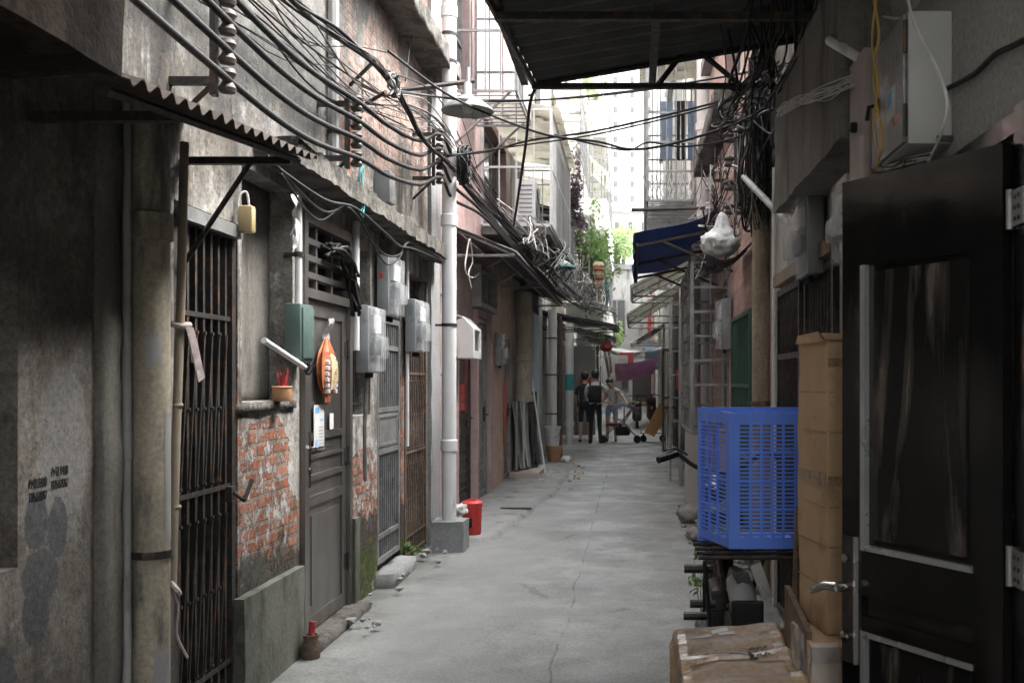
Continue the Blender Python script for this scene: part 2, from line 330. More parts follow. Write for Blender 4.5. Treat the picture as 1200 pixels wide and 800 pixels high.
MT.update(
    plaster=old_plaster(), ground=ground_mat(),
    pave=mat('pavement_cement', (.27, .272, .26), (.20, .20, .19), 2, (.10, .10, .095), 3, (.55, .68), rough=.85, bump=.4, bs=25, bd=.01),
    pink=tile_wall('pink_mosaic_tile', (.47, .315, .29), (.41, .265, .245), (.36, .31, .30), .20, .06, .006, .55),
    obrick=tile_wall('orange_brick_tile', (.56, .35, .25), (.50, .29, .20), (.42, .38, .34), .22, .065, .009, .5),
    pbrick=tile_wall('faded_pink_brick', (.46, .29, .25), (.38, .22, .19), (.36, .32, .29), .24, .07, .010, .5),
    whitetile=tile_wall('white_wall_tile', (.62, .61, .57), (.54, .53, .50), (.40, .39, .37), .10, .10, .006, .35),
    cement=mat('grey_cement', (.27, .275, .275), (.20, .20, .195), 1.5, (.08, .078, .07), 2.5, (.54, .66), (1, 1, .15), .9, bump=.5, bs=22, bd=.008),
    ledge=mat('weathered_concrete_ledge', (.15, .138, .12), (.085, .078, .066), 5, (.035, .032, .026), 6, (.46, .60), rough=.95, bump=.9, bs=28, bd=.02),
    greywall=mat('grey_painted_wall', (.36, .36, .342), (.28, .28, .265), 1.2, (.13, .12, .105), 1.8, (.56, .70), (1, 1, .2), .85, bump=.35, bs=16, bd=.006),
    brownwall=mat('stained_brown_cement', (.17, .158, .138), (.10, .093, .08), 2, (.06, .05, .045), 3, (.5, .64), (1, 1, .12), .9, bump=.5, bs=22, bd=.008),
    cream=mat('cream_wall', (.62, .58, .50), (.52, .485, .42), 1.2, (.25, .22, .18), 2.2, (.56, .70), (1, 1, .15), .9, bump=.2),
    white=mat('white_wall', (.78, .77, .74), (.68, .67, .64), .6, (.42, .40, .37), 1.0, (.58, .75), (1, 1, .15), .9, bump=.1),
    dirtywhite=mat('dirty_white_wall', (.48, .47, .44), (.36, .35, .33), 1.5, (.14, .13, .115), 2.4, (.52, .66), (1, 1, .15), .9, bump=.4, bs=20, bd=.008),
    dampcement=mat('damp_green_cement', (.13, .13, .11), (.085, .088, .07), 3, (.045, .052, .03), 3, (.46, .62), (1, 1, .5), .85, bump=.5, bs=26, bd=.008),
    sootwall=mat('shade_black_cement', (.030, .025, .021), (.018, .0155, .014), 3, (.05, .038, .03), 4, (.5, .62), (1, 1, .2), .95, bump=.6, bs=20, bd=.012, spec=.06),  # near-black colour stands in for the shade on the slab
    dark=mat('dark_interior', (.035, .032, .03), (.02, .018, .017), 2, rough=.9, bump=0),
    iron=mat('dark_iron', (.045, .042, .04), (.03, .028, .026), 9, (.10, .055, .03), 14, (.52, .64), rough=.55, metal=.35, bump=.25, bs=70, bd=.002),
    rust=mat('rusty_iron', (.105, .075, .055), (.06, .045, .036), 10, (.17, .10, .06), 18, (.5, .64), rough=.85, metal=.1, bump=.4, bs=60, bd=.003),
    galv=mat('galvanised_steel', (.30, .30, .30), (.20, .20, .195), 6, (.11, .075, .05), 9, (.58, .70), rough=.5, metal=.6, bump=.15, bs=60, bd=.002),
    whitebar=mat('white_painted_bars', (.66, .66, .64), (.55, .55, .53), 8, (.30, .20, .13), 12, (.6, .72), rough=.55, bump=.1),
    door=steel_door_mat('grey_brown_steel', (.235, .22, .205), (.15, .14, .13), .36),
    doordark=steel_door_mat('dark_stainless', (.060, .059, .058), (.036, .0355, .035), .15),
    stain=mat('bright_stainless', (.46, .46, .45), (.38, .38, .37), 3, rough=.30, rvar=.05, metal=.55, bump=0),
    pvc=mat('white_plastic_pipe', (.66, .66, .645), (.56, .56, .545), 3, (.30, .29, .27), 4, (.56, .72), (1, 1, .25), .5, bump=.06),
    oldpvc=mat('aged_beige_pipe', (.40, .355, .27), (.30, .265, .20), 3, (.13, .115, .10), 3.5, (.52, .64), (1, 1, .25), .7, bump=.3, bs=18, bd=.006),
    greypipe=mat('grey_pipe', (.33, .32, .31), (.25, .245, .235), 4, (.12, .11, .10), 5, (.55, .68), (1, 1, .2), .6, bump=.1),
    polemat=mat('brown_cement_pole', (.27, .215, .15), (.19, .15, .105), 3, (.09, .075, .06), 3, (.5, .66), (1, 1, .2), .75, bump=.3, bs=25, bd=.005),
    meter=mat('grey_meter_plastic', (.23, .24, .24), (.18, .19, .19), 8, (.14, .14, .13), 9, (.58, .7), rough=.45, bump=.05),
    clear=clear_plastic('cloudy_clear_plastic'),
    film=clear_plastic('thin_clear_film', (.85, .86, .86), .25, .3),
    green_box=mat('teal_green_metal', (.075, .115, .105), (.055, .088, .08), 6, (.13, .10, .07), 9, (.56, .7), rough=.5, bump=.1),
    green_bar=mat('dark_green_bars', (.035, .09, .065), (.025, .065, .05), 9, (.10, .07, .045), 14, (.6, .72), rough=.5, bump=.1),
    green_win=mat('faded_green_frame', (.13, .19, .165), (.09, .13, .115), 8, (.10, .08, .06), 10, (.54, .66), rough=.7, bump=.2),
    yellow_box=mat('ochre_plastic', (.33, .26, .13), (.26, .20, .10), 9, (.16, .12, .07), 12, (.6, .72), rough=.5, bump=.05),
    black=mat('black_rubber', (.011, .011, .0115), (.007, .007, .007), 20, rough=.6, bump=.05, spec=.3),
    cablegrey=mat('weathered_grey_cable', (.16, .155, .15), (.07, .068, .065), 9, rough=.6, bump=.05),
    cablewhite=mat('dirty_white_cable', (.55, .54, .51), (.40, .39, .37), 9, rough=.6, bump=.0),
    cableyellow=mat('yellow_wire_plastic', (.50, .33, .07), (.40, .26, .06), 9, rough=.5, bump=0),
    porcelain=mat('brown_glazed_porcelain', (.075, .06, .05), (.045, .038, .033), 12, (.13, .12, .10), 14, (.55, .68), rough=.7, bump=.05),
    blue=mat('cobalt_blue_plastic', (.12, .27, .90), (.14, .30, .93), 5, (.16, .25, .66), 9, (.66, .8), rough=.42, bump=.08, bs=50),
    card=mat('brown_cardboard', (.56, .385, .235), (.48, .325, .195), 3, (.36, .24, .145), 5, (.56, .72), rough=.8, bump=.22, bs=8, bd=.02, spec=.3),
    card2=mat('worn_grey_brown_cardboard', (.34, .235, .155), (.27, .185, .12), 3, (.18, .12, .075), 6, (.54, .70), rough=.6, bump=.5, bs=7, bd=.03, spec=.4),
    tape=mat('shiny_brown_packing_tape', (.36, .24, .14), (.31, .20, .115), 6, rough=.30, rvar=.08, bump=.5, bs=18, bd=.008),
    paper=mat('white_paper', (.55, .55, .53), (.46, .46, .44), 12, rough=.7, bump=.05),
    ink=mat('black_ink', (.015, .015, .015), (.02, .02, .02), 12, rough=.7, bump=0),
    blueink=mat('light_blue_print', (.12, .30, .55), (.20, .40, .62), 20, rough=.6, bump=0),
    red=mat('red_plastic', (.52, .035, .03), (.44, .03, .025), 5, (.25, .03, .025), 10, (.62, .75), rough=.4, bump=.06),
    redpaper=mat('red_couplet_paper', (.36, .028, .03), (.28, .02, .022), 9, (.42, .22, .08), 22, (.58, .64), rough=.7, bump=.05),
    terracotta=mat('terracotta', (.42, .22, .11), (.35, .18, .09), 6, (.25, .15, .09), 9, (.58, .7), rough=.8, bump=.15),
    bluetarp=trans_mat('navy_blue_tarpaulin', (.008, .05, .17), (.012, .065, .22), 4, .4, .5),
    purple=trans_mat('plum_purple_cloth', (.26, .11, .19), (.20, .08, .15), 3, .4, .85),
    whitetarp=trans_mat('white_tarpaulin', (.75, .75, .72), (.64, .64, .61), 1.5, .45, .7),
    sheet=mat('dark_corrugated_sheet', (.075, .075, .075), (.05, .05, .05), 3, (.10, .065, .045), 5, (.56, .70), rough=.7, metal=.15, bump=.2, bs=35),
    rustsheet=mat('rusted_corrugated_sheet', (.075, .055, .045), (.045, .035, .03), 5, (.11, .085, .075), 9, (.55, .68), rough=.85, metal=.1, bump=.3),
    poly=trans_mat('yellowed_polycarbonate', (.72, .71, .65), (.58, .57, .51), 2, .55, .4, (.28, .25, .20)),
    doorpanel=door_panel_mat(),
    paleblue=mat('pale_blue_paint', (.42, .52, .60), (.36, .45, .53), 6, (.30, .27, .23), 9, (.58, .7), rough=.6, bump=.1),
    wood=mat('weathered_wood', (.22, .15, .095), (.14, .095, .06), 6, (.08, .055, .04), 9, (.54, .68), (1, 1, .2), .85, bump=.4, bs=30, cvec=(1, 1, .1)),
    bamboo=mat('bleached_bamboo', (.36, .31, .24), (.28, .235, .18), 5, (.15, .12, .09), 8, (.58, .7), (1, 1, .3), .6, bump=.1),
    orangeboard=mat('orange_cardboard', (.55, .30, .12), (.48, .25, .10), 4, rough=.7, bump=.1),
    bag=mat('white_plastic_bag', (.74, .74, .72), (.62, .62, .60), 6, rough=.35, bump=.7, bs=14, bd=.03, trans=.1),
    skin=mat('skin', (.52, .33, .24), (.48, .30, .21), 9, rough=.55, bump=0),
    hair=mat('black_hair', (.012, .011, .011), (.02, .018, .017), 30, rough=.45, bump=.2, bs=80),
    whiteshirt=mat('white_cotton', (.70, .70, .70), (.60, .60, .60), 8, rough=.9, bump=.3, bs=12, bd=.02),
    printshirt=mat('white_tshirt_with_brown_print', (.68, .66, .63), (.60, .58, .55), 8, (.28, .17, .13), 9, (.56, .6), rough=.9, bump=.2),
    blackcloth=mat('black_cloth', (.014, .014, .016), (.02, .02, .022), 8, rough=.9, bump=.2),
    denim=mat('pale_denim', (.25, .33, .44), (.19, .26, .36), 12, rough=.9, bump=.2),
    greycloth=mat('dark_grey_fabric', (.075, .085, .10), (.05, .055, .065), 8, rough=.9, bump=.2),
    rosecloth=mat('dusty_rose_fabric', (.34, .13, .13), (.27, .10, .10), 8, rough=.9, bump=.2),
    teal=mat('teal_paint', (.04, .30, .30), (.035, .26, .26), 8, rough=.5, bump=.05),
    mint=mat('pale_mint_paint', (.33, .50, .46), (.28, .43, .40), 8, (.25, .22, .18), 9, (.6, .72), rough=.6, bump=.05),
    enamel=mat('grey_enamel', (.30, .32, .31), (.24, .26, .25), 8, (.12, .10, .08), 12, (.6, .72), rough=.35, bump=.05),
    tealenamel=mat('teal_enamel', (.22, .36, .32), (.18, .31, .28), 8, rough=.35, bump=.05),
    glass=mat('dusty_window_glass', (.03, .035, .036), (.05, .055, .055), 3, rough=.18, rvar=.1, bump=0, spec=.6),
    leaf=leaf_mat('green_leaves', (.05, .11, .025), (.11, .20, .045)),
    farleaf=leaf_mat('pale_green_leaves', (.10, .16, .05), (.18, .26, .09)),
    plum=leaf_mat('dark_purple_leaves', (.05, .03, .045), (.085, .055, .075)),
    bark=mat('bark', (.12, .095, .07), (.08, .06, .045), 8, rough=.9, bump=.5),
    stone=mat('rubble_stone', (.30, .29, .27), (.22, .21, .195), 6, rough=.9, bump=.5, bs=20, bd=.01),
    orange=mat('orange_paper', (.34, .075, .03), (.40, .15, .05), 26, rough=.6, bump=.3),
    gold=mat('gold_and_cream_paper', (.45, .30, .10), (.58, .52, .42), 34, (.10, .07, .05), 30, (.56, .62), rough=.5, bump=.4, bs=40),
    pinkwhite=mat('pink_white_frill', (.55, .49, .47), (.46, .36, .35), 30, rough=.7, bump=.4, bs=50),
    pinkboard=mat('pinkish_grey_board', (.36, .30, .285), (.30, .25, .235), 4, rough=.7, bump=.1),
    cab=mat('pale_grey_painted_steel', (.47, .47, .44), (.41, .41, .385), 3, (.22, .21, .19), 5, (.6, .74), rough=.5, bump=.05),
    cabside=mat('grey_galvanised_cabinet', (.25, .25, .25), (.20, .20, .20), 3, (.12, .115, .11), 5, (.54, .68), rough=.5, metal=.3, bump=.05),
    chrome=mat('chrome', (.6, .6, .6), (.5, .5, .5), 9, rough=.15, rvar=.08, metal=1, bump=0),
)
# ------------------------------------------------------------------ mesh builder
class MB:
    def __init__(s):
        s.v, s.f, s.mi, s.cur, s.mats = [], [], [], 0, []
    def mat(s, m):
        if m not in s.mats: s.mats.append(m)
        s.cur = s.mats.index(m); return s
    def add(s, vs, fs):
        o = len(s.v)
        s.v += [Vector(p) for p in vs]
        s.f += [tuple(i + o for i in f) for f in fs]
        s.mi += [s.cur] * len(fs)
        return s
    def box(s, x0, x1, y0, y1, z0, z1, rot=None, piv=None):
        if x0 > x1: x0, x1 = x1, x0
        if y0 > y1: y0, y1 = y1, y0
        if z0 > z1: z0, z1 = z1, z0
        vs = [Vector((x, y, z)) for z in (z0, z1) for y in (y0, y1) for x in (x0, x1)]
        if rot is not None:
            p = Vector(piv) if piv is not None else Vector(((x0 + x1) / 2, (y0 + y1) / 2, (z0 + z1) / 2))
            vs = [rot @ (v - p) + p for v in vs]
        return s.add(vs, [(0, 2, 3, 1), (4, 5, 7, 6), (0, 1, 5, 4), (2, 6, 7, 3), (0, 4, 6, 2), (1, 3, 7, 5)])
    def bevbox(s, x0, x1, y0, y1, z0, z1, b=.01):
        bm = bmesh.new(); bmesh.ops.create_cube(bm, size=1)
        for v in bm.verts:
            v.co = Vector(((x0 + x1) / 2 + v.co.x * abs(x1 - x0), (y0 + y1) / 2 + v.co.y * abs(y1 - y0), (z0 + z1) / 2 + v.co.z * abs(z1 - z0)))
        bmesh.ops.bevel(bm, geom=bm.edges[:], offset=b, segments=2, profile=.5, affect='EDGES')
        return s.frombm(bm)
    def roughbox(s, x0, x1, y0, y1, z0, z1, step=.12, amp=.02, sc=5.0):
        """box with an uneven, crumbled surface"""
        bm = bmesh.new(); bmesh.ops.create_cube(bm, size=1)
        for v in bm.verts:
            v.co = Vector(((x0 + x1) / 2 + v.co.x * abs(x1 - x0), (y0 + y1) / 2 + v.co.y * abs(y1 - y0), (z0 + z1) / 2 + v.co.z * abs(z1 - z0)))
        for _ in range(7):
            es = [e for e in bm.edges if e.calc_length() > step]
            if not es or len(bm.verts) > 9000: break
            bmesh.ops.subdivide_edges(bm, edges=es, cuts=1, use_grid_fill=True)
        for v in bm.verts:
            v.co += noise.noise_vector(v.co * sc) * amp + noise.noise_vector(v.co * sc * 3.1) * amp * .4
        return s.frombm(bm)
    def frombm(s, bm, M=None):
        bm.verts.index_update()
        s.add([(M @ v.co if M is not None else v.co) for v in bm.verts], [tuple(v.index for v in f.verts) for f in bm.faces])
        bm.free(); return s
    def quad(s, a, b, c, d_):
        return s.add([a, b, c, d_], [(0, 1, 2, 3)])
    def slab(s, pts, thick):
        """planar polygon extruded by vector thick"""
        n = len(pts); t = Vector(thick)
        vs = [Vector(p) for p in pts] + [Vector(p) + t for p in pts]
        fs = [tuple(range(n))[::-1], tuple(range(n, 2 * n))] + [(i, (i + 1) % n, n + (i + 1) % n, n + i) for i in range(n)]
        return s.add(vs, fs)
    def tube(s, pts, r, n=6, smooth=0, cap=True):
        P = [Vector(p) for p in pts]
        if smooth and len(P) > 2:
            Q = []
            for i in range(len(P) - 1):
                p0, p1, p2, p3 = P[max(i - 1, 0)], P[i], P[i + 1], P[min(i + 2, len(P) - 1)]
                for k in range(smooth):
                    t = k / smooth
                    Q.append(.5 * ((2 * p1) + (p2 - p0) * t + (2 * p0 - 5 * p1 + 4 * p2 - p3) * t * t + (3 * p1 - p0 - 3 * p2 + p3) * t ** 3))
            Q.append(P[-1]); P = Q
        rr = r if isinstance(r, (list, tuple)) else None
        m = len(P); vs = []; fs = []
        up = None
        for i in range(m):
            t = (P[min(i + 1, m - 1)] - P[max(i - 1, 0)])
            if t.length < 1e-9: t = Vector((0, 0, 1))
            t.normalize()
            if up is None:
                up = Vector((0, 0, 1)) if abs(t.z) < .9 else Vector((1, 0, 0))
            a = t.cross(up)
            if a.length < 1e-6: a = t.orthogonal()
            a.normalize(); b = a.cross(t).normalized(); up = b
            ri = r if rr is None else rr[0] + (rr[-1] - rr[0]) * i / (m - 1) if len(rr) == 2 else rr[min(i, len(rr) - 1)]
            for j in range(n):
                an = 2 * PI * j / n
                vs.append(P[i] + (a * math.cos(an) + b * math.sin(an)) * ri)
        for i in range(m - 1):
            for j in range(n):
                fs.append((i * n + j, i * n + (j + 1) % n, (i + 1) * n + (j + 1) % n, (i + 1) * n + j))
        if cap:
            fs.append(tuple(range(n))[::-1]); fs.append(tuple((m - 1) * n + j for j in range(n)))
        return s.add(vs, fs)
    def lathe(s, prof, c=(0, 0, 0), n=20, axis=None):
        """prof: list of (radius, height) turned about axis (default z) at c"""
        q = Vector(axis).normalized().to_track_quat('Z', 'Y').to_matrix() if axis is not None else Matrix.Identity(3)
        c = Vector(c); vs = []; fs = []
        for (r, h) in prof:
            for j in range(n):
                a = 2 * PI * j / n
                vs.append(c + q @ Vector((r * math.cos(a), r * math.sin(a), h)))
        m = len(prof)
        for i in range(m - 1):
            for j in range(n):
                fs.append((i * n + j, i * n + (j + 1) % n, (i + 1) * n + (j + 1) % n, (i + 1) * n + j))
        if prof[0][0] > 1e-4: fs.append(tuple(range(n))[::-1])
        if prof[-1][0] > 1e-4: fs.append(tuple((m - 1) * n + j for j in range(n)))
        return s.add(vs, fs)
    def corr(s, a, b, c, d_, waves, amp, t=.004, sub=8, nv=2, sag=0.0):
        """corrugated sheet over quad a-b (first edge) / d-c; corrugation runs along a-d"""
        a, b, c, d_ = map(Vector, (a, b, c, d_))
        nrm = (b - a).cross(d_ - a).normalized()
        nu = waves * sub; vs = []; fs = []
        for lay in (0, 1):
            for j in range(nv + 1):
                for i in range(nu + 1):
                    u, v = i / nu, j / nv
                    p = (a * (1 - u) + b * u) * (1 - v) + (d_ * (1 - u) + c * u) * v
                    off = amp * math.sin(2 * PI * waves * u) + lay * t - sag * math.sin(PI * u) * v
                    off += .25 * amp * noise.noise(Vector((u * 9, v * 5, waves)))
                    vs.append(p + nrm * off)
        N = (nu + 1) * (nv + 1)
        for j in range(nv):
            for i in range(nu):
                k = j * (nu + 1) + i
                fs.append((k, k + 1, k + nu + 2, k + nu + 1))
                fs.append((N + k, N + k + nu + 1, N + k + nu + 2, N + k + 1))
        for i in range(nu):
            for j0 in (0, nv):
                k = j0 * (nu + 1) + i
                fs.append((k, N + k, N + k + 1, k + 1) if j0 == 0 else (k, k + 1, N + k + 1, N + k))
        for j in range(nv):
            for i0 in (0, nu):
                k = j * (nu + 1) + i0
                fs.append((k, k + nu + 1, N + k + nu + 1, N + k))
        return s.add(vs, fs)
    def cloth(s, a, b, c, d_, nu=14, nv=8, sag=.1, amp=.02, t=.004, sc=4):
        a, b, c, d_ = map(Vector, (a, b, c, d_))
        nrm = (b - a).cross(d_ - a).normalized()
        vs = []; fs = []
        for lay in (0, 1):
            for j in range(nv + 1):
                for i in range(nu + 1):
                    u, v = i / nu, j / nv
                    p = (a * (1 - u) + b * u) * (1 - v) + (d_ * (1 - u) + c * u) * v
                    p = p + Vector((0, 0, -sag * math.sin(PI * u))) + nrm * (amp * noise.noise(p * sc) * 2 + lay * t)
                    vs.append(p)
        N = (nu + 1) * (nv + 1)
        for j in range(nv):
            for i in range(nu):
                k = j * (nu + 1) + i
                fs.append((k, k + 1, k + nu + 2, k + nu + 1))
                fs.append((N + k, N + k + nu + 1, N + k + nu + 2, N + k + 1))
        return s.add(vs, fs)
    def wall(s, X, t, Y0, Y1, Z0, Z1, holes=(), step=None):
        """wall facing +-x with its face on X, thickness t (signed, away from the alley), holes (y0,y1,z0,z1)"""
        ys = sorted({Y0, Y1, *[h[0] for h in holes], *[h[1] for h in holes]}); ys = [y for y in ys if Y0 <= y <= Y1]
        zs = sorted({Z0, Z1, *[h[2] for h in holes], *[h[3] for h in holes]}); zs = [z for z in zs if Z0 <= z <= Z1]
        def solid(i, j):
            if i < 0 or j < 0 or i >= len(ys) - 1 or j >= len(zs) - 1: return False
            yc, zc = (ys[i] + ys[i + 1]) / 2, (zs[j] + zs[j + 1]) / 2
            return not any(h[0] < yc < h[1] and h[2] < zc < h[3] for h in holes)
        A, B = X, X + t
        for i in range(len(ys) - 1):
            for j in range(len(zs) - 1):
                if not solid(i, j): continue
                y0, y1, z0, z1 = ys[i], ys[i + 1], zs[j], zs[j + 1]
                s.quad((A, y0, z0), (A, y1, z0), (A, y1, z1), (A, y0, z1))
                s.quad((B, y0, z0), (B, y0, z1), (B, y1, z1), (B, y1, z0))
                if not solid(i - 1, j): s.quad((A, y0, z0), (A, y0, z1), (B, y0, z1), (B, y0, z0))
                if not solid(i + 1, j): s.quad((A, y1, z0), (B, y1, z0), (B, y1, z1), (A, y1, z1))
                if not solid(i, j - 1): s.quad((A, y0, z0), (B, y0, z0), (B, y1, z0), (A, y1, z0))
                if not solid(i, j + 1): s.quad((A, y0, z1), (A, y1, z1), (B, y1, z1), (B, y0, z1))
        return s
    def build(s, name, m=None, parent=None, local=False, smooth=False, label=None, weld=True):
        me = bpy.data.meshes.new(name)
        off = Vector((0, 0, 0)); P = parent
        if parent is not None and not local:
            while P is not None:
                off += P.location; P = P.parent
        me.from_pydata([tuple(v - off) for v in s.v], [], s.f)
        ms = s.mats or [m]
        if s.mats and m is not None and m not in ms: ms = [m] + [x for x in ms]
        for x in ms: me.materials.append(MT[x])
        if s.mats: me.polygons.foreach_set('material_index', s.mi)
        bm = bmesh.new(); bm.from_mesh(me)
        if weld: bmesh.ops.remove_doubles(bm, verts=bm.verts, dist=1e-5)
        bmesh.ops.recalc_face_normals(bm, faces=bm.faces)
        bm.to_mesh(me); bm.free()
        if smooth:
            me.polygons.foreach_set('use_smooth', [True] * len(me.polygons))
            if smooth != 'all': me.set_sharp_from_angle(angle=R(40))
        o = bpy.data.objects.new(name, me); C.objects.link(o)
        if parent is not None: o.parent = parent
        if label: o['label'] = label
        return o
    def thing(s, name, m, label, cat, group=None, smooth=False, kind=None):
        """a top-level thing that is one mesh; its origin goes to its base"""
        xs = [v.x for v in s.v]; ys = [v.y for v in s.v]; z0 = min(v.z for v in s.v)
        c = Vector(((min(xs) + max(xs)) / 2, (min(ys) + max(ys)) / 2, z0))
        s.v = [v - c for v in s.v]
        o = s.build(name, m, None, smooth=smooth)
        o.location = c
        return tag(o, label, cat, group, kind)

def tag(o, label, cat, group=None, kind=None):
    if label: o['label'] = label
    if cat: o['category'] = cat
    if group: o['group'] = group
    if kind: o['kind'] = kind
    return o
def thing(name, label, cat, loc=(0, 0, 0), rz=0, group=None):
    o = bpy.data.objects.new(name, None); C.objects.link(o)
    o.empty_display_size = .2
    o.location = loc; o.rotation_euler = (0, 0, rz)
    return tag(o, label, cat, group)
def dup(root, loc, rz=0, label=None, group=None):
    r = root.copy(); C.objects.link(r); r.location = loc; r.rotation_euler = (0, 0, rz)
    if label: r['label'] = label
    if group: r['group'] = group
    for ch in list(root.children):
        c = ch.copy(); C.objects.link(c); c.parent = r
        for g in list(ch.children):
            e = g.copy(); C.objects.link(e); e.parent = c
    return r
def text_mesh(txt, size, M, mname, name, parent=None, ext=.0008):
    cu = bpy.data.curves.new(name, 'FONT'); cu.body = txt; cu.size = size; cu.extrude = ext
    cu.align_x = 'CENTER'; cu.align_y = 'CENTER'; cu.resolution_u = 3
    o = bpy.data.objects.new(name, cu); C.objects.link(o)
    bpy.context.view_layer.update()
    me = bpy.data.meshes.new_from_object(o.evaluated_get(bpy.context.evaluated_depsgraph_get()))
    bpy.data.objects.remove(o); me.transform(M); me.materials.clear(); me.materials.append(MT[mname])
    r = bpy.data.objects.new(name, me); C.objects.link(r)
    if parent is not None: r.parent = parent
    return r
# ------------------------------------------------------------------ ground
def ground_h(x, y):
    return .012 * noise.noise(Vector((x * .8, y * .35, 3))) + .006 * noise.noise(Vector((x * 2.5, y * 1.2, 7)))
g = MB()
xs = [-300, -60, -12, -4] + [-2.4 + .1 * i for i in range(40)] + [4, 12, 60, 300]
ys = [-300, -40, -8] + [-2 + .2 * i for i in range(170)] + [36, 42, 50, 62, 80, 120, 200, 500]
vs = [(x, y, ground_h(x, y) if -3 < x < 2 and -3 < y < 40 else 0) for y in ys for x in xs]
n = len(xs)
g.add(vs, [(j * n + i, j * n + i + 1, (j + 1) * n + i + 1, (j + 1) * n + i) for j in range(len(ys) - 1) for i in range(n - 1)])
go = g.build('ground', 'ground', smooth='all'); go['kind'] = 'structure'
# raised cement strip with a ragged edge along the pink house
g = MB(); ed = []
for i in range(45):
    y = 9.62 + i * .2
    xw = -1.34 + .30 * min(1, max(0, (y - 9.6) / 5)) + .09 * noise.noise(Vector((y * .9, 1, 5))) + .03 * noise.noise(Vector((y * 4, 1, 5)))
    if i == 0: xw = -1.75
    if i == 1: xw = -1.45
    ed.append((xw, y))
vs = []; fs = []
for i, (xw, y) in enumerate(ed):
    vs += [(-1.9, y, .055), ((-1.9 + xw) / 2, y, .058), (xw - .05, y, .05 + .006 * noise.noise(Vector((xw, y * 3, 0)))), (xw, y, .03), (xw + .04, y, -.02)]
for i in range(len(ed) - 1):
    for k in range(4):
        a = i * 5 + k; fs.append((a, a + 1, a + 6, a + 5))
fs.append((0, 1, 2, 3, 4))
g.add(vs, fs)
po = g.build('pavement', 'pave', smooth='all'); po['kind'] = 'structure'
b = MB(); b.box(-1.52, -1.16, 11.86, 11.92, .05, .068)
for i in range(12): b.box(-1.51 + i * .029, -1.495 + i * .029, 11.865, 11.915, .0685, .071)
b.thing('drain_grate', 'iron', 'narrow dark iron drain grate set in the pavement strip', 'drain grate')

LX, RX = -1.9, 1.0
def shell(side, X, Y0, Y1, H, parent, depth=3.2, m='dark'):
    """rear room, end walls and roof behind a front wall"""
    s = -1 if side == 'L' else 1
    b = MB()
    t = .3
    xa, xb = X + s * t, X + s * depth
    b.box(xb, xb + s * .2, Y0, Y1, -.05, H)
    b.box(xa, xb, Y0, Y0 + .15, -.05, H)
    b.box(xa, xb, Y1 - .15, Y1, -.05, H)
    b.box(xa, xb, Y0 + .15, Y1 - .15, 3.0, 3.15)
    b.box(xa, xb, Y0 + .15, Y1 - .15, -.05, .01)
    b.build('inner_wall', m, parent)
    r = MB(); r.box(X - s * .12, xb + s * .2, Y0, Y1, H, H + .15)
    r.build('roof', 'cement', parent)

def frame_yz(b, X0, X1, y0, y1, z0, z1, w):
    b.box(X0, X1, y0, y0 + w, z0, z1); b.box(X0, X1, y1 - w, y1, z0, z1)
    b.box(X0, X1, y0 + w, y1 - w, z1 - w, z1); b.box(X0, X1, y0 + w, y1 - w, z0, z0 + w)

def folding_gate(parent, X, y0, y1, z0, z1, m='iron', frame='galv', pitch=.085, label=None):
    f = MB(); w = .045
    f.box(X - .02, X + .025, y0, y1, z1 - .06, z1); f.box(X - .02, X + .025, y0, y0 + w, z0, z1 - .06)
    f.box(X - .02, X + .025, y1 - w, y1, z0, z1 - .06); f.box(X - .02, X + .02, y0 + w, y1 - w, z0, z0 + .025)
    fo = f.build('folding_gate', frame, parent, label=label)
    l = MB(); n = max(2, int((y1 - y0 - 2 * w) / pitch)); dy = (y1 - y0 - 2 * w) / n
    ya = [y0 + w + dy * (i + .5) for i in range(n)]
    for y in ya:
        l.box(X - .012, X + .012, y - .011, y + .011, z0 + .025, z1 - .06)
    H = z1 - z0
    for zc in (z0 + H * .25, z0 + H * .62):
        h = H * .15
        for i in range(n - 1):
            for sg in (1, -1):
                l.tube([(X + .014 * sg, ya[i], zc - sg * h), (X + .014 * sg, ya[i + 1], zc + sg * h)], .0065, 5)
        for i in range(n - 1):
            for zz in (zc - h, zc + h, zc):
                l.tube([(X - .02, ya[i], zz), (X + .022, ya[i], zz)], .009, 6)
    for zz in (z0 + H * .08, z0 + H * .45, z0 + H * .80):
        l.box(X + .012, X + .017, y0 + w, y1 - w, zz, zz + .022)
    l.build('lattice', m, fo)
    return fo

def bar_gate(parent, X, y0, y1, z0, z1, m='iron', nb=9, panel=None, name='bar_gate', label=None, r=.009, rails=()):
    f = MB(); frame_yz(f, X - .018, X + .018, y0, y1, z0, z1, .04)
    for z in rails: f.box(X - .016, X + .016, y0 + .04, y1 - .04, z - .018, z + .018)
    fo = f.build(name, m, parent, label=label)
    b = MB()
    for i in range(nb):
        y = y0 + .04 + (y1 - y0 - .08) * (i + 1) / (nb + 1)
        b.tube([(X, y, z0 + .04), (X, y, z1 - .04)], r, 6)
    b.build('bars', m, fo)
    if panel:
        p = MB(); p.box(X - .008, X + .010, y0 + .04, y1 - .04, panel[0], panel[1])
        frame_yz(p, X + .0105, X + .016, y0 + .06, y1 - .06, panel[0] + .02, panel[1] - .02, .02)
        p.build('panel', 'galv', fo)
    return fo

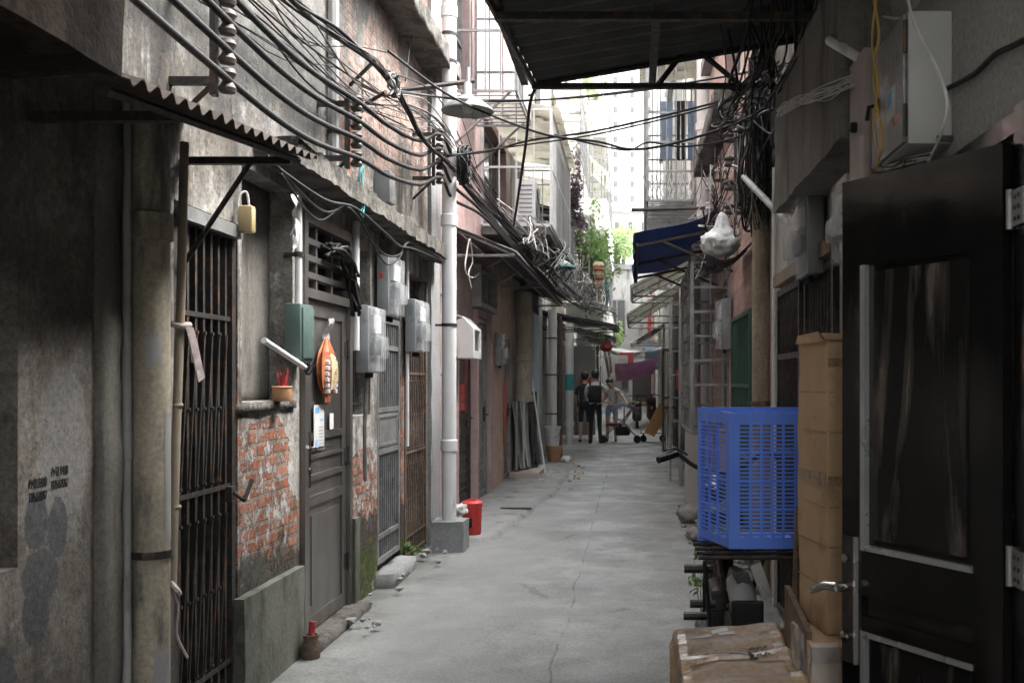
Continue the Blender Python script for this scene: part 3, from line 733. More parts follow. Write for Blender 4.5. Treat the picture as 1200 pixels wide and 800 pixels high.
def window_unit(parent, X, y0, y1, z0, z1, m='galv', nv=2, nh=1, bars=0, s=1, label=None, pane='glass'):
    """frame and glass set on plane X; s=+1 looks towards +x"""
    f = MB(); frame_yz(f, X - .025, X + .025, y0, y1, z0, z1, .04)
    for i in range(1, nv):
        y = y0 + (y1 - y0) * i / nv; f.box(X - .022, X + .022, y - .016, y + .016, z0 + .04, z1 - .04)
    for i in range(1, nh):
        z = z0 + (z1 - z0) * i / nh; f.box(X - .020, X + .020, y0 + .04, y1 - .04, z - .016, z + .016)
    for i in range(bars):
        y = y0 + .03 + (y1 - y0 - .06) * (i + .5) / bars
        f.tube([(X + s * .06, y, z0), (X + s * .06, y, z1)], .007, 5)
    if bars:
        for z in (z0 + .06, z1 - .06): f.box(X + s * .052, X + s * .068, y0, y1, z - .008, z + .008)
    w_ = f.build('window', m, parent, label=label)
    q = MB(); q.box(X - .006, X + .004, y0 + .035, y1 - .035, z0 + .035, z1 - .035); q.build('pane', pane, w_)
    return w_

# ------------------------------------------------------------------ LEFT: old plastered house
A = thing('plaster_house', 'old grey plastered house with bare red brick patches on the left of the lane', 'house', (LX, 2.0, 0))
holesA = [(2.2, 3.17, .97, 1.92), (4.25, 4.94, -.05, 2.30), (4.99, 5.74, 1.44, 2.60), (5.86, 6.88, -.05, 2.53),
          (6.95, 7.45, 1.30, 2.48), (7.65, 8.42, .10, 2.46), (8.56, 9.50, .03, 2.46), (5.2, 6.3, 4.6, 5.8), (2.6, 3.6, 4.2, 5.4)]
b = MB(); b.wall(LX, -.3, -13, 9.55, -.05, 8, holesA); b.build('wall', 'plaster', A)
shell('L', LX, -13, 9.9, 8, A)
b = MB(); b.roughbox(LX - .25, LX + .035, 9.55, 10.0, -.05, 8, .25, .012); b.build('pilaster', 'cement', A, smooth=True)
b = MB(); b.roughbox(LX - .05, LX + .22, 5.15, 9.72, 2.655, 2.765, .06, .016, 9); b.build('concrete_ledge', 'ledge', A, smooth=True)
b = MB(); b.roughbox(LX - .05, LX + .26, 6.6, 9.8, 4.38, 4.55, .08, .02, 6); b.build('concrete_ledge', 'ledge', A, smooth='all')
b = MB(); b.roughbox(LX - .05, LX + .05, 4.90, 5.80, -.05, .50, .07, .005, 5); b.build('cement_plinth', 'dampcement', A, smooth=True, label='damp cement plinth under the exposed brick')
b = MB(); b.roughbox(LX - .2, LX + .035, 3.62, 3.75, -.05, 2.7, .08, .010, 7); b.build('pilaster', 'brownwall', A, smooth='all', label='brown stained pilaster')
b = MB(); b.roughbox(LX - .03, LX + .05, 6.86, 6.98, 0, .62, .07, .007); b.build('door_kerb', 'dampcement', A, smooth=True)
b = MB(); b.roughbox(LX - .1, LX + .13, 5.84, 6.96, -.05, .055, .07, .008); b.build('doorstep', 'ledge', A, smooth='all')
b = MB(); b.roughbox(LX - .2, LX + .13, 7.62, 8.40, -.05, .10, .08, .02); b.build('doorstep', 'cement', A, smooth='all', label='broken cement doorstep under the barred gate')
b = MB(); b.roughbox(LX - .05, -1.36, -3, 2.74, 2.36, 2.76, .12, .012, 5); b.build('balcony_slab', 'sootwall', A, smooth=True, label='projecting slab over the near wall, its shade put into the black colour')
# recess with narrow green window and a plastered pier
b = MB(); b.roughbox(LX - .36, LX - .13, 5.20, 5.76, 1.42, 2.62, .08, .008, 6); b.build('plaster_pier', 'brownwall', A, smooth='all')
window_unit(A, LX - .20, 5.0, 5.20, 1.46, 2.58, 'green_win', 1, 3, label='narrow window with faded green frame')
b = MB(); b.roughbox(LX - .3, LX + .02, 4.93, 5.76, 1.39, 1.435, .07, .008); b.build('window_sill', 'ledge', A, smooth='all')
window_unit(A, LX - .14, 2.22, 3.15, .99, 1.90, 'iron', 2, 1, 8, pane='dark')
window_unit(A, LX - .16, 6.97, 7.43, 1.32, 2.44, 'iron', 1, 2, 6)
window_unit(A, LX - .16, 5.22, 6.28, 4.62, 5.78, 'green_win', 2, 2)
window_unit(A, LX - .16, 2.62, 3.58, 4.22, 5.38, 'green_win', 2, 2)
# folding gate by the beige pipe
fg = folding_gate(A, LX - .03, 4.26, 4.93, .02, 2.28, 'iron', 'iron', .075, 'tall dark folding gate with galvanised top rail')
b = MB(); b.box(LX - .055, LX + .03, 4.26, 4.93, 2.225, 2.285); b.build('top_rail', 'galv', fg)
b = MB(); b.tube([(LX + .03, 4.82, 1.02), (LX + .10, 4.76, .99), (LX + .13, 4.68, 1.015)], .009, 8); b.tube([(LX + .10, 4.76, .99), (LX + .115, 4.82, 1.08)], .010, 8); b.box(LX, LX + .03, 4.79, 4.85, .98, 1.05)
b.build('handle', 'iron', fg)
# steel door with louvred fanlight
X = LX - .02
b = MB()
b.box(X - .06, X + .05, 5.87, 5.93, .05, 2.525); b.box(X - .06, X + .05, 6.81, 6.87, .05, 2.525)
b.box(X - .06, X + .05, 5.93, 6.81, 2.465, 2.525); b.box(X - .06, X + .05, 5.93, 6.81, 2.03, 2.085)
dr = b.build('steel_door', 'door', A, label='grey brown steel door with an open fanlight grille')
b = MB()
b.box(X - .02, X + .012, 5.935, 6.805, .065, 2.025)
st = X + .024
for (y0, y1, z0, z1) in ((5.936, 6.03, .066, 2.024), (6.71, 6.804, .066, 2.024), (6.03, 6.71, 1.93, 2.024), (6.03, 6.71, 1.19, 1.235), (6.03, 6.71, 1.08, 1.10),
                         (6.03, 6.71, .95, .985), (6.03, 6.71, .80, .86), (6.03, 6.71, .066, .15)):
    b.box(X + .0125, st, y0, y1, z0, z1)
b.box(X + .0125, X + .018, 6.09, 6.65, .21, .74)
b.build('door_leaf', 'door', dr)
b = MB()
for yy in (6.18, 6.50): b.box(X - .02, X + .02, yy - .017, yy + .017, 2.085, 2.465)
for zz in (2.17, 2.27, 2.37): b.box(X - .035, X + .028, 5.93, 6.81, zz - .02, zz + .016)
b.build('fanlight_grille', 'door', dr)
b = MB().mat('black'); b.bevbox(st, st + .018, 5.96, 6.005, .92, 1.25, .004)
b.mat('chrome'); b.tube([(st + .018, 5.985, 1.15), (st + .06, 5.985, 1.15), (st + .06, 6.10, 1.15)], .011, 8); b.lathe([(.014, 0), (.014, .01)], (st + .018, 5.983, 1.02), 10, (1, 0, 0))
b.build('handle', 'black', dr)
for z in (.35, 1.05, 1.75):
    b = MB(); b.tube([(st + .012, 6.81, z - .06), (st + .012, 6.81, z + .06)], .013, 8); b.box(st, st + .006, 6.765, 6.855, z - .05, z + .05); b.build('hinge', 'iron', dr)
# barred gate and rusty folding gate
bar_gate(A, LX - .02, 7.67, 8.41, .16, 2.03, 'galv', 9, (1.02, 1.30), label='grey barred gate with a plain middle panel', rails=(.36, 1.0, 1.32, 1.80))
folding_gate(A, LX - .02, 8.58, 9.48, .05, 1.98, 'rust', 'rust', .07, label='rusty folding gate with crossed lattice')
b = MB(); b.box(LX - .06, LX - .02, 8.58, 9.48, 2.0, 2.05); b.build('gate_lintel', 'rust', A)

# ------------------------------------------------------------------ LEFT: pink tiled house
B = thing('pink_tiled_house', 'pink mosaic tiled house with caged balconies behind the white downpipe', 'house', (LX, 13, 0))
holesB = [(11.35, 12.32, .05, 2.12), (12.42, 13.55, .05, 2.35), (12.3, 13.75, 2.45, 2.92), (11.1, 12.3, 4.75, 6.3), (13.3, 15.6, 3.75, 5.0)]
b = MB(); b.wall(LX - .01, -.3, 10.0, 14.0, -.05, 10, holesB); b.wall(LX - .01, -.3, 14.0, 16.2, 3.2, 10, holesB)
b.build('wall', 'pink', B)
b = MB(); b.wall(LX + .012, -.3, 14.0, 16.2, -.05, 3.2, [(15.1, 15.95, .05, 2.2)]); b.build('brick_front', 'obrick', B)
shell('L', LX, 10.0, 16.2, 10, B)
def leaf_door(parent, X, y0, y1, z0, z1, m, couplets=False, s=1, label=None):
    b = MB(); frame_yz(b, X - .05, X + .05, y0, y1, z0, z1, .06)
    d_ = b.build('door', m, parent, label=label)
    b = MB(); b.box(X - .02, X + .02, y0 + .065, y1 - .065, z0 + .01, z1 - .065)
    H = z1 - z0
    for (za, zb) in ((.06, .42), (.50, .92)):
        frame_yz(b, X + s * .0205, X + s * .034, y0 + .15, y1 - .15, z0 + H * za, z0 + H * zb, .04)
        for i in range(7):
            z = z0 + H * (za + (zb - za) * (i + 1) / 8); b.box(X + s * .0208, X + s * .029, y0 + .19, y1 - .19, z - .012, z + .012)
    b.build('door_leaf', m, d_)
    b = MB(); b.bevbox(X + s * .02, X + s * .045, y1 - .17, y1 - .12, 1.0, 1.2, .004); b.tube([(X + s * .04, y1 - .15, 1.1), (X + s * .09, y1 - .15, 1.1), (X + s * .09, y1 - .27, 1.1)], .01, 6)
    b.build('handle', 'iron', d_)
    return d_
d1 = leaf_door(B, LX - .08, 11.37, 12.30, .07, 2.10, 'iron', label='dark grilled door flanked by red paper couplets')
b = MB(); b.box(LX - .06, LX - .052, 11.46, 11.62, 1.15, 2.0); b.box(LX - .06, LX - .052, 12.05, 12.21, 1.15, 2.0); b.box(LX - .06, LX - .054, 11.7, 11.98, 1.2, 1.5); b.build('couplets', 'redpaper', d1)
leaf_door(B, LX - .06, 12.44, 13.53, .07, 2.33, 'galv', label='plain steel door between pink pilasters')
leaf_door(B, LX - .04, 15.12, 15.93, .07, 2.18, 'galv', label='pale grey door in the orange brick front')
b = MB(); b.box(LX - .01, LX + .05, 12.32, 12.42, -.05, 2.4); b.box(LX - .01, LX + .05, 13.56, 13.70, -.05, 2.4); b.build('pilaster', 'pink', B)
b = MB(); frame_yz(b, LX - .05, LX + .10, 12.28, 13.77, 2.43, 2.94, .06); b.box(LX - .02, LX + .07, 13.0, 13.05, 2.49, 2.88)
wv = b.build('window', 'galv', B, label='projecting grey window frame under the awning')
b = MB(); b.box(LX - .04, LX - .03, 12.34, 13.71, 2.48, 2.89); b.build('pane', 'glass', wv)
window_unit(B, LX - .15, 11.12, 12.28, 4.77, 6.28, 'galv', 3, 2)
window_unit(B, LX - .15, 13.32, 15.58, 3.77, 4.98, 'galv', 3, 2)
def cage(parent, side, X0, X1, y0, y1, z0, z1, m='whitebar', pitch=.11, nh=3, label=None, r=.009, roof=True):
    """window security cage: X0 at the wall, X1 at its front"""
    b = MB(); w_ = .018
    for x in (X0, X1):
        for y in (y0, y1): b.box(x - w_, x + w_, y - w_, y + w_, z0, z1)
    for z in [z0 + (z1 - z0) * i / nh for i in range(nh + 1)]:
        b.box(X1 - .012, X1 + .012, y0 + w_, y1 - w_, z - .014, z + .014)
        for y in (y0, y1): b.box(min(X0, X1) + w_, max(X0, X1) - w_, y - .012, y + .012, z - .013, z + .013)
    c_ = b.build('window_cage', m, parent, label=label)
    q = MB()
    n_ = max(2, int((y1 - y0) / pitch))
    for i in range(1, n_):
        y = y0 + (y1 - y0) * i / n_; q.tube([(X1, y, z0), (X1, y, z1)], r, 5)
        q.tube([(X0, y, z0), (X1, y, z0)], r, 4)
    n_ = max(2, int(abs(X1 - X0) / pitch))
    for i in range(1, n_):
        x = X0 + (X1 - X0) * i / n_
        for y in (y0, y1): q.tube([(x, y, z0), (x, y, z1)], r, 5)
    q.build('bars', m, c_)
    if roof:
        t = MB(); t.corr((X0, y0, z1 + .16), (X0, y1, z1 + .16), (X1 * 1.0 + (X1 - X0) * .12, y1, z1 + .03), (X1 + (X1 - X0) * .12, y0, z1 + .03), int((y1 - y0) / .12), .012)
        t.build('cage_roof', 'poly', c_)
    return c_
cage(B, 'L', LX, -1.24, 11.0, 12.5, 4.65, 6.6, 'galv', .16, 3, 'grey barred balcony cage high on the pink wall', roof=False)
b = MB(); b.slab([(-1.235, 11.6, 4.7), (-1.235, 12.5, 4.7), (-1.235, 12.5, 6.6), (-1.235, 11.6, 6.6)], (.012, 0, 0)); b.build('balcony_panel', 'greywall', B)
b = MB()
for y in (11.05, 12.4): b.tube([(LX, y, 4.1), (-1.30, y, 4.66)], .016, 5)
b.build('cage_strut', 'galv', B)
cg = cage(B, 'L', LX, -1.02, 13.0, 16.8, 3.52, 4.98, 'whitebar', .2, 2, 'white barred balcony cage holding an air conditioner')
b = MB(); b.box(LX, -1.04, 13.02, 16.78, 3.40, 3.50); b.build('balcony_floor', 'brownwall', B)
b = MB(); b.box(-1.03, -1.012, 13.9, 16.75, 3.55, 4.75); b.build('balcony_panel', 'greywall', B)
b = MB()
for y in (13.1, 14.8, 16.5): b.tube([(LX, y, 2.95), (-1.1, y, 3.42)], .018, 5)
b.build('cage_strut', 'galv', B)

# ------------------------------------------------------------------ LEFT: houses further along
def house(name, label, side, X, Y0, Y1, H, m, wins, doors, wm='galv', extra=None):
    s = 1 if side == 'L' else -1
    t = thing(name, label, 'house', (X, (Y0 + Y1) / 2, 0))
    holes = list(wins) + list(doors)
    b = MB(); b.wall(X, -s * .3, Y0, Y1, -.05, H, holes); b.build('wall', m, t)
    shell(side, X, Y0, Y1, H, t)
    for i, (y0, y1, z0, z1) in enumerate(wins): window_unit(t, X - s * .1, y0 + .01, y1 - .01, z0 + .01, z1 - .01, wm, 2, 2 if z1 - z0 > 1.1 else 1, 0, s)
    for i, (y0, y1, z0, z1) in enumerate(doors): leaf_door(t, X - s * .08, y0 + .02, y1 - .02, z0 + .06, z1 - .02, ('galv', 'door', 'iron')[i % 3], s=s)
    return t
Cc = house('grey_plaster_house', 'dirty off-white house next to the pink one with flue pipe and boards in front', 'L', LX, 16.2, 23.5, 9.2, 'dirtywhite',
           [(17.0, 18.2, 4.0, 5.3), (19.2, 20.6, 4.0, 5.3), (21.4, 22.8, 4.0, 5.3), (17.2, 18.2, 6.8, 8.0), (20, 21.4, 6.8, 8.0)],
           [(17.2, 18.1, -.05, 2.2), (20.6, 21.6, -.05, 2.2)])
b = MB(); b.roughbox(LX - .1, LX + .22, 18.55, 19.25, -.05, 3.2, .2, .01); b.build('pilaster', 'cement', Cc, smooth=True, label='bare cement pilaster beside the white bucket')
b = MB(); b.box(LX + .20, LX + .24, 17.55, 18.45, .1, 2.7); b.build('door_panel', 'paleblue', Cc, label='pale blue painted panel')
cage(Cc, 'L', LX, -1.15, 17.6, 20.4, 3.3, 4.9, 'galv', .22, 3)
Dd = house('cream_house', 'cream coloured house with plants on its balcony on the left', 'L', LX, 23.5, 33, 12, 'cream',
           [(24.5, 26, 3.9, 5.2), (27.5, 29, 3.9, 5.2), (30.5, 32, 3.9, 5.2), (24.5, 26, 7.0, 8.3), (27.5, 29, 7, 8.3), (30.5, 32, 7, 8.3), (25, 27, 9.8, 11), (29, 31, 9.8, 11)],
           [(24.4, 25.3, -.05, 2.2), (28, 29, -.05, 2.2), (31, 32, -.05, 2.2)])
cage(Dd, 'L', LX, -1.0, 24.2, 26.4, 3.6, 5.4, 'galv', .25, 3)
cage(Dd, 'L', LX, -1.0, 27.2, 29.3, 3.6, 5.4, 'galv', .25, 3)
cage(Dd, 'L', LX, -1.2, 24.2, 26.4, 6.8, 8.4, 'galv', .25, 3)
cage(Dd, 'L', LX, -1.2, 27.2, 29.3, 6.8, 8.4, 'galv', .25, 3)
Ee = house('pale_house', 'pale three storey house further down the lane beyond the cream one', 'L', LX + .1, 33, 47, 13, 'white',
           [(34, 36, 3.6, 5), (38, 40, 3.6, 5), (42, 44, 3.6, 5), (34, 36, 7, 8.4), (38, 40, 7, 8.4), (42, 44, 7, 8.4), (36, 38, 10.2, 11.6), (41, 43, 10.2, 11.6)],
           [(35, 36, -.05, 2.2), (39, 40, -.05, 2.2), (44, 45, -.05, 2.2)])
for z0 in (3.1, 6.3, 9.5):
    b = MB(); b.box(LX + .1, -.82, 33.6, 46, z0, z0 + .18); b.build('balcony_floor', 'dirtywhite', Ee)
    b = MB(); b.box(-.90, -.82, 33.6, 46, z0 + .18, z0 + 1.2); b.box(LX + .1, -.90, 33.6, 33.68, z0 + .18, z0 + 1.2); b.build('balcony_wall', 'white', Ee)
    for q in range(5):
        b = MB(); b.box(-.90, -.84, 33.6 + q * 3.05, 33.7 + q * 3.05, z0 + 1.2, z0 + 3.0); b.build('balcony_post', 'galv', Ee)
    for q in range(3):
        b = MB(); b.box(LX + .3 + q * .3, LX + .34 + q * .3, 33.62, 33.66, z0 + 1.2, z0 + 3.0); b.build('balcony_post', 'galv', Ee)
cage(Ee, 'L', LX + .1, -1.1, 33.8, 36.2, 3.4, 5.2, 'whitebar', .3, 3)
cage(Ee, 'L', LX + .1, -1.1, 37.8, 40.2, 3.4, 5.2, 'whitebar', .3, 3)

# ------------------------------------------------------------------ RIGHT: houses
R1 = thing('grey_cement_house', 'dim grey cement house on the near right with barred gates and a concrete canopy', 'house', (RX, 1, 0))
holes1 = [(2.62, 3.35, -.05, 2.25), (4.92, 5.80, -.05, 2.16), (5.92, 6.88, -.05, 2.16)]
b = MB(); b.wall(RX, .3, -13, 7.2, -.05, 4.65, holes1); b.build('wall', 'greywall', R1)
shell('R', RX, -13, 7.2, 4.65, R1)
b = MB(); b.roughbox(RX - .2, RX + .1, 3.95, 5.75, 2.48, 3.15, .12, .012, 4); b.build('concrete_canopy', 'brownwall', R1, smooth=True)
b = MB(); b.roughbox(RX - .03, RX + .1, 3.92, 7.15, 3.16, 4.6, .3, .012, 4); b.build('stained_band', 'brownwall', R1, smooth=True)
bar_gate(R1, RX - .01, 4.94, 5.78, .03, 2.14, 'iron', 8, label='black barred gate behind the cardboard box', rails=(.5, 1.1, 1.7))
bar_gate(R1, RX - .01, 5.94, 6.86, .03, 2.14, 'iron', 9, label='black barred gate beside the brown pole', rails=(.5, 1.1, 1.7))
b = MB(); b.box(RX - .05, RX + .02, 4.92, 6.88, 2.165, 2.24); b.build('gate_lintel', 'wood', R1)
R2 = thing('pink_brick_house', 'faded pink brick house behind the brown pole with a dark green gate', 'house', (RX, 10, 0))
holes2 = [(8.25, 9.85, -.05, 2.15), (10.6, 12.4, 1.0, 2.6), (9.4, 10.8, 4.4, 5.6)]
b = MB(); b.wall(RX, .3, 7.2, 13.0, -.05, 5.4, holes2); b.build('wall', 'pbrick', R2)
shell('R', RX, 7.2, 13.0, 5.4, R2)
b = MB(); b.roughbox(RX - .22, RX + .05, 9.6, 12.9, 4.1, 4.3, .14, .015); b.build('concrete_ledge', 'ledge', R2, smooth='all')
bar_gate(R2, RX - .03, 8.27, 9.83, .03, 2.13, 'green_bar', 11, label='dark green barred gate', rails=(.9, 1.5))
window_unit(R2, RX + .12, 10.62, 12.38, 1.02, 2.58, 'mint', 2, 2, s=-1)
cage(R2, 'R', RX, .62, 10.5, 12.5, 1.0, 2.75, 'galv', .30, 7, 'grey ladder-like window cage', .007, False)
window_unit(R2, RX + .12, 9.42, 10.78, 4.42, 5.58, 'galv', 2, 1, s=-1)
R3 = thing('white_tiled_house', 'white tiled house on the right with a big caged balcony of laundry', 'house', (RX, 16.5, 0))
holes3 = [(13.6, 14.5, -.05, 2.2), (15.2, 16.6, 1.1, 2.4), (17.6, 18.5, -.05, 2.2), (14.2, 16.8, 4.2, 6.0), (14.2, 16.8, 7.0, 8.4)]
b = MB(); b.wall(RX, .3, 13.0, 20.0, -.05, 8.6, holes3); b.build('wall', 'whitetile', R3)
shell('R', RX, 13.0, 20.0, 8.6, R3)
leaf_door(R3, RX + .06, 13.62, 14.48, .05, 2.18, 'galv', s=-1); leaf_door(R3, RX + .06, 17.62, 18.48, .05, 2.18, 'iron', s=-1)
window_unit(R3, RX + .1, 15.22, 16.58, 1.12, 2.38, 'galv', 2, 1, 8, -1)
window_unit(R3, RX + .1, 14.22, 16.78, 4.22, 5.98, 'galv', 3, 2, 0, -1); window_unit(R3, RX + .1, 14.22, 16.78, 7.02, 8.38, 'galv', 3, 2, 0, -1)
cage(R3, 'R', RX, .22, 14.0, 17.0, 4.0, 6.4, 'galv', .13, 6, 'big caged balcony hung with laundry', .010)
cage(R3, 'R', RX, .35, 14.0, 17.0, 6.8, 8.6, 'galv', .2, 4)
b = MB()
for i in range(12):
    x = .25 + .06 * i
    b.tube([(x, 14.02, 4.02), (x - .1, 14.0, 4.35)], .008, 4); b.tube([(x - .05, 14.0, 4.0), (x + .05, 14.0, 4.4)], .007, 4)
b.build('scroll_grille', 'whitebar', R3)
R4 = house('dark_grey_house', 'dark grey house on the right with an open mesh door and awnings', 'R', RX, 20, 33, 8.5, 'cement',
           [(21, 22.4, 3.6, 4.9), (25, 26.4, 3.6, 4.9), (29, 30.4, 3.6, 4.9), (25, 26.4, 6.2, 7.4)], [(23, 24, -.05, 2.2), (27, 28, -.05, 2.2), (31, 32, -.05, 2.2)])
R5 = house('low_white_house', 'low whitish house at the far right end of the lane', 'R', RX + .1, 33, 47, 7.0, 'dirtywhite',
           [(34, 36, 3.4, 4.8), (39, 41, 3.4, 4.8), (43, 45, 3.4, 4.8)], [(36.5, 37.5, -.05, 2.2), (41.5, 42.5, -.05, 2.2)])
house('brown_house', 'brownish house filling the left side just before the end of the lane', 'L', LX + .25, 47, 59.5, 9, 'brownwall',
      [(48, 50, 3.4, 4.8), (52, 54, 3.4, 4.8), (56, 58, 3.4, 4.8)], [(50, 51.2, -.05, 2.3), (54, 55.2, -.05, 2.3)])
house('far_brick_house', 'faded brick house on the right just before the end of the lane', 'R', RX + .15, 47, 59.5, 6.5, 'pbrick',
      [(48, 50, 3.4, 4.8), (52, 54, 3.4, 4.8), (56, 58, 3.4, 4.8)], [(50, 51.2, -.05, 2.3), (54, 55.2, -.05, 2.3)])
# ------------------------------------------------------------------ far end
def front_house(name, label, X0, X1, Y, H, m, wins, depth=8, wm='glass', frame='galv', wlabels=()):
    """building whose front looks at the camera; windows (x0,x1,z0,z1)"""
    t = thing(name, label, 'building', ((X0 + X1) / 2, Y, 0))
    b = MB(); b.box(X0, X1, Y, Y + depth, -.05, H); b.build('wall', m, t)
    b = MB(); b.box(X0 - .2, X1 + .2, Y - .2, Y + depth, H, H + .3); b.build('roof', 'cement', t)
    for (x0, x1, z0, z1) in wins:
        f = MB(); e = .06
        f.box(x0 - e, x1 + e, Y - .05, Y - .003, z1, z1 + e); f.box(x0 - e, x1 + e, Y - .08, Y - .003, z0 - e, z0)
        f.box(x0 - e, x0, Y - .05, Y - .003, z0, z1); f.box(x1, x1 + e, Y - .05, Y - .003, z0, z1)
        f.box((x0 + x1) / 2 - .03, (x0 + x1) / 2 + .03, Y - .045, Y - .003, z0, z1)
        w_ = f.build('window', frame, t)
        q = MB(); q.box(x0, x1, Y - .02, Y - .004, z0, z1); q.build('pane', wm, w_)
    return t
eh = front_house('end_house', 'whitish house closing the far end of the lane with a red shutter', -7, 6.5, 60, 8.0, 'dirtywhite',
                 [(-3.2, -2.2, 4.2, 6.0), (-1.3, -.4, 4.2, 6.2), (2.4, 3.3, 4.2, 6.2), (-1.2, -.2, 1, 2.4), (2.2, 3.2, 1, 2.4)])
b = MB(); b.box(.95, 1.75, 59.93, 59.98, 4.0, 6.3)
for i in range(18): b.box(1.0, 1.7, 59.90, 59.93, 4.1 + i * .12, 4.16 + i * .12)
b.build('shutter', 'red', eh)
b = MB(); b.box(.05, 1.15, 59.95, 59.99, 0, 2.2); b.build('door', 'iron', eh)
front_house('white_apartment_block', 'white apartment block with narrow windows in front of the tall tower', -9, 9, 120, 21, 'white',
            [(-5 + 1.55 * c, -4.6 + 1.55 * c, z, z + 1.1) for c in range(6) for z in (13.4, 16.2, 18.9)])
tw = [(-3.5 + c * 3.3, -2.85 + c * 3.3, 16 + 2.9 * r, 17.1 + 2.9 * r) for c in range(5) for r in range(18)]
front_house('tower_block', 'tall white tower block of many small windows rising behind the lane', -4.4, 15, 200, 72, 'white', tw, 16)
front_house('hazy_tower_block', 'second pale tower block partly hidden behind the cream house', -16, -3.4, 104, 38, 'cream',
            [(-8 + 2.2 * c, -7.1 + 2.2 * c, 12 + 2.9 * r, 13.4 + 2.9 * r) for c in range(2) for r in range(8)], 10)
# ------------------------------------------------------------------ overhead canopy above the camera
cn = thing('overhead_canopy', 'big black corrugated canopy on steel struts reaching over the lane from the right', 'canopy', (RX, 3, 3.3))
b = MB(); b.corr((-.80, 1.6, 3.24), (-.56, 6.0, 3.30), (RX - .01, 6.0, 3.56), (RX - .01, 1.6, 3.56), 30, .014, .004, 6, 6)
b.build('sheet', 'sheet', cn)
b = MB()
for y in (1.8, 3.7, 4.75): b.box(-.80 + .047 * (y - 1.6) + .02, RX - .05, y - .02, y + .02, 3.215, 3.25, Matrix.Rotation(0, 3, 'Y'))
for x in (-.62, .12): b.box(x - .02, x + .02, 1.6, 5.95, 3.26, 3.295, Matrix.Rotation(0, 3, 'X'))
b.tube([(-.57, 5.97, 3.27), (RX - .02, 5.97, 3.53)], .018, 5)
b.tube([(-.80, 1.6, 3.22), (-.57, 5.97, 3.275)], .018, 5)
b.build('purlin', 'iron', cn)
b = MB()
b.box(-.58, .66, 5.95, 5.985, 3.245, 3.275)
b.tube([(.15, 5.97, 3.26), (.32, 5.97, 3.48)], .017, 5); b.tube([(.36, 5.97, 3.49), (.64, 5.97, 3.26)], .017, 5)
b.box(.64, RX - .01, 5.95, 5.985, 3.245, 3.275)
b.build('truss', 'iron', cn)

# ------------------------------------------------------------------ awnings
aw = thing('corrugated_awning', 'short rusted corrugated awning over the beige pipe and folding gate', 'awning', (LX, 3.5, 2.3))
b = MB(); b.corr((LX + .004, 2.76, 2.53), (LX + .004, 4.35, 2.67), (-1.335, 4.35, 2.49), (-1.35, 2.76, 2.36), 18, .014, .004, 6, 4)
b.build('sheet', 'rustsheet', aw)
b = MB(); b.box(LX + .01, -1.43, 4.29, 4.325, 2.455, 2.485); b.box(LX + .01, -1.43, 3.2, 3.235, 2.36, 2.39); b.tube([(-1.42, 2.76, 2.33), (-1.40, 4.3, 2.47)], .015, 5)
b.tube([(LX + .01, 4.3, 2.02), (-1.60, 4.3, 2.46)], .012, 5)
b.build('frame', 'iron', aw)
def awning(name, label, side, X0, X1, y0, y1, z0, z1, m, frame='iron', waves=None, amp=.014, frontbar=True):
    """X0 wall, X1 outer edge; z0 at the wall, z1 at the outer edge"""
    t = thing(name, label, 'awning', (X0, (y0 + y1) / 2, min(z0, z1)))
    b = MB(); b.corr((X0, y0, z0), (X0, y1, z0), (X1, y1, z1), (X1, y0, z1), waves or int((y1 - y0) / .09), amp, .004, 6, 3)
    b.build('sheet', m, t)
    b = MB(); s_ = 1 if X1 > X0 else -1
    for y in (y0 + .05, (y0 + y1) / 2, y1 - .05):
        b.tube([(X0, y, z1 - .04), (X1 - s_ * .03, y, z1 - .04)], .016, 5)
        b.tube([(X0, y, z0 - .03), (X1 - s_ * .03, y, z1 - .03)], .014, 5)
    b.tube([(X1 - s_ * .03, y0, z1 - .03), (X1 - s_ * .03, y1, z1 - .03)], .016, 5)
    b.tube([((X0 + X1) / 2, y0, (z0 + z1) / 2 - .03), ((X0 + X1) / 2, y1, (z0 + z1) / 2 - .03)], .014, 5)
    b.build('frame', frame, t)
    return t
awning('corrugated_awning', 'broad dark awning added out of view above the black slab on the near left', 'L', LX, -.92, -2.0, 2.9, 3.35, 3.12, 'sheet')  # out of view, added to darken the near-left slab and wall
a1 = awning('corrugated_awning', 'long dark awning sagging along the pink house', 'L', LX, -1.24, 11.0, 18.6, 3.20, 2.93, 'sheet', 'galv', 62)
awning('corrugated_awning', 'dark flat awning above the two white pipes on the left', 'L', LX, -.26, 20.8, 23.0, 2.98, 2.66, 'sheet', 'galv')
awning('corrugated_awning', 'small dark awning behind the people on the left', 'L', LX, -.42, 27.0, 29.4, 3.05, 2.68, 'sheet', 'galv')
awning('corrugated_awning', 'dark sunshade high on the cream house wall', 'L', LX, -.95, 20.0, 22.0, 5.0, 4.8, 'sheet', 'whitebar')
awning('corrugated_awning', 'slatted pale awning far up the left houses', 'L', LX + .1, -.75, 33, 36, 9.2, 8.2, 'poly', 'whitebar')
awning('corrugated_awning', 'yellowed see-through awning on the right below the blue one', 'R', RX, -.02, 16.4, 19.4, 3.55, 3.05, 'poly', 'galv')
awning('corrugated_awning', 'larger yellowed see-through awning sloping low on the right', 'R', RX, -.10, 20.2, 25.0, 3.5, 2.85, 'poly', 'galv')
awning('corrugated_awning', 'small dark awning far down the right side', 'R', RX, .18, 30.5, 34, 3.25, 2.75, 'sheet', 'galv')
awning('corrugated_awning', 'little slatted awning over the upper right window', 'R', RX, .45, 22, 24, 5.5, 5.15, 'poly', 'galv')
awning('corrugated_awning', 'pale awning deep down the left side before the brown house', 'L', LX + .1, -.55, 36.5, 40, 3.15, 2.75, 'sheet', 'galv')
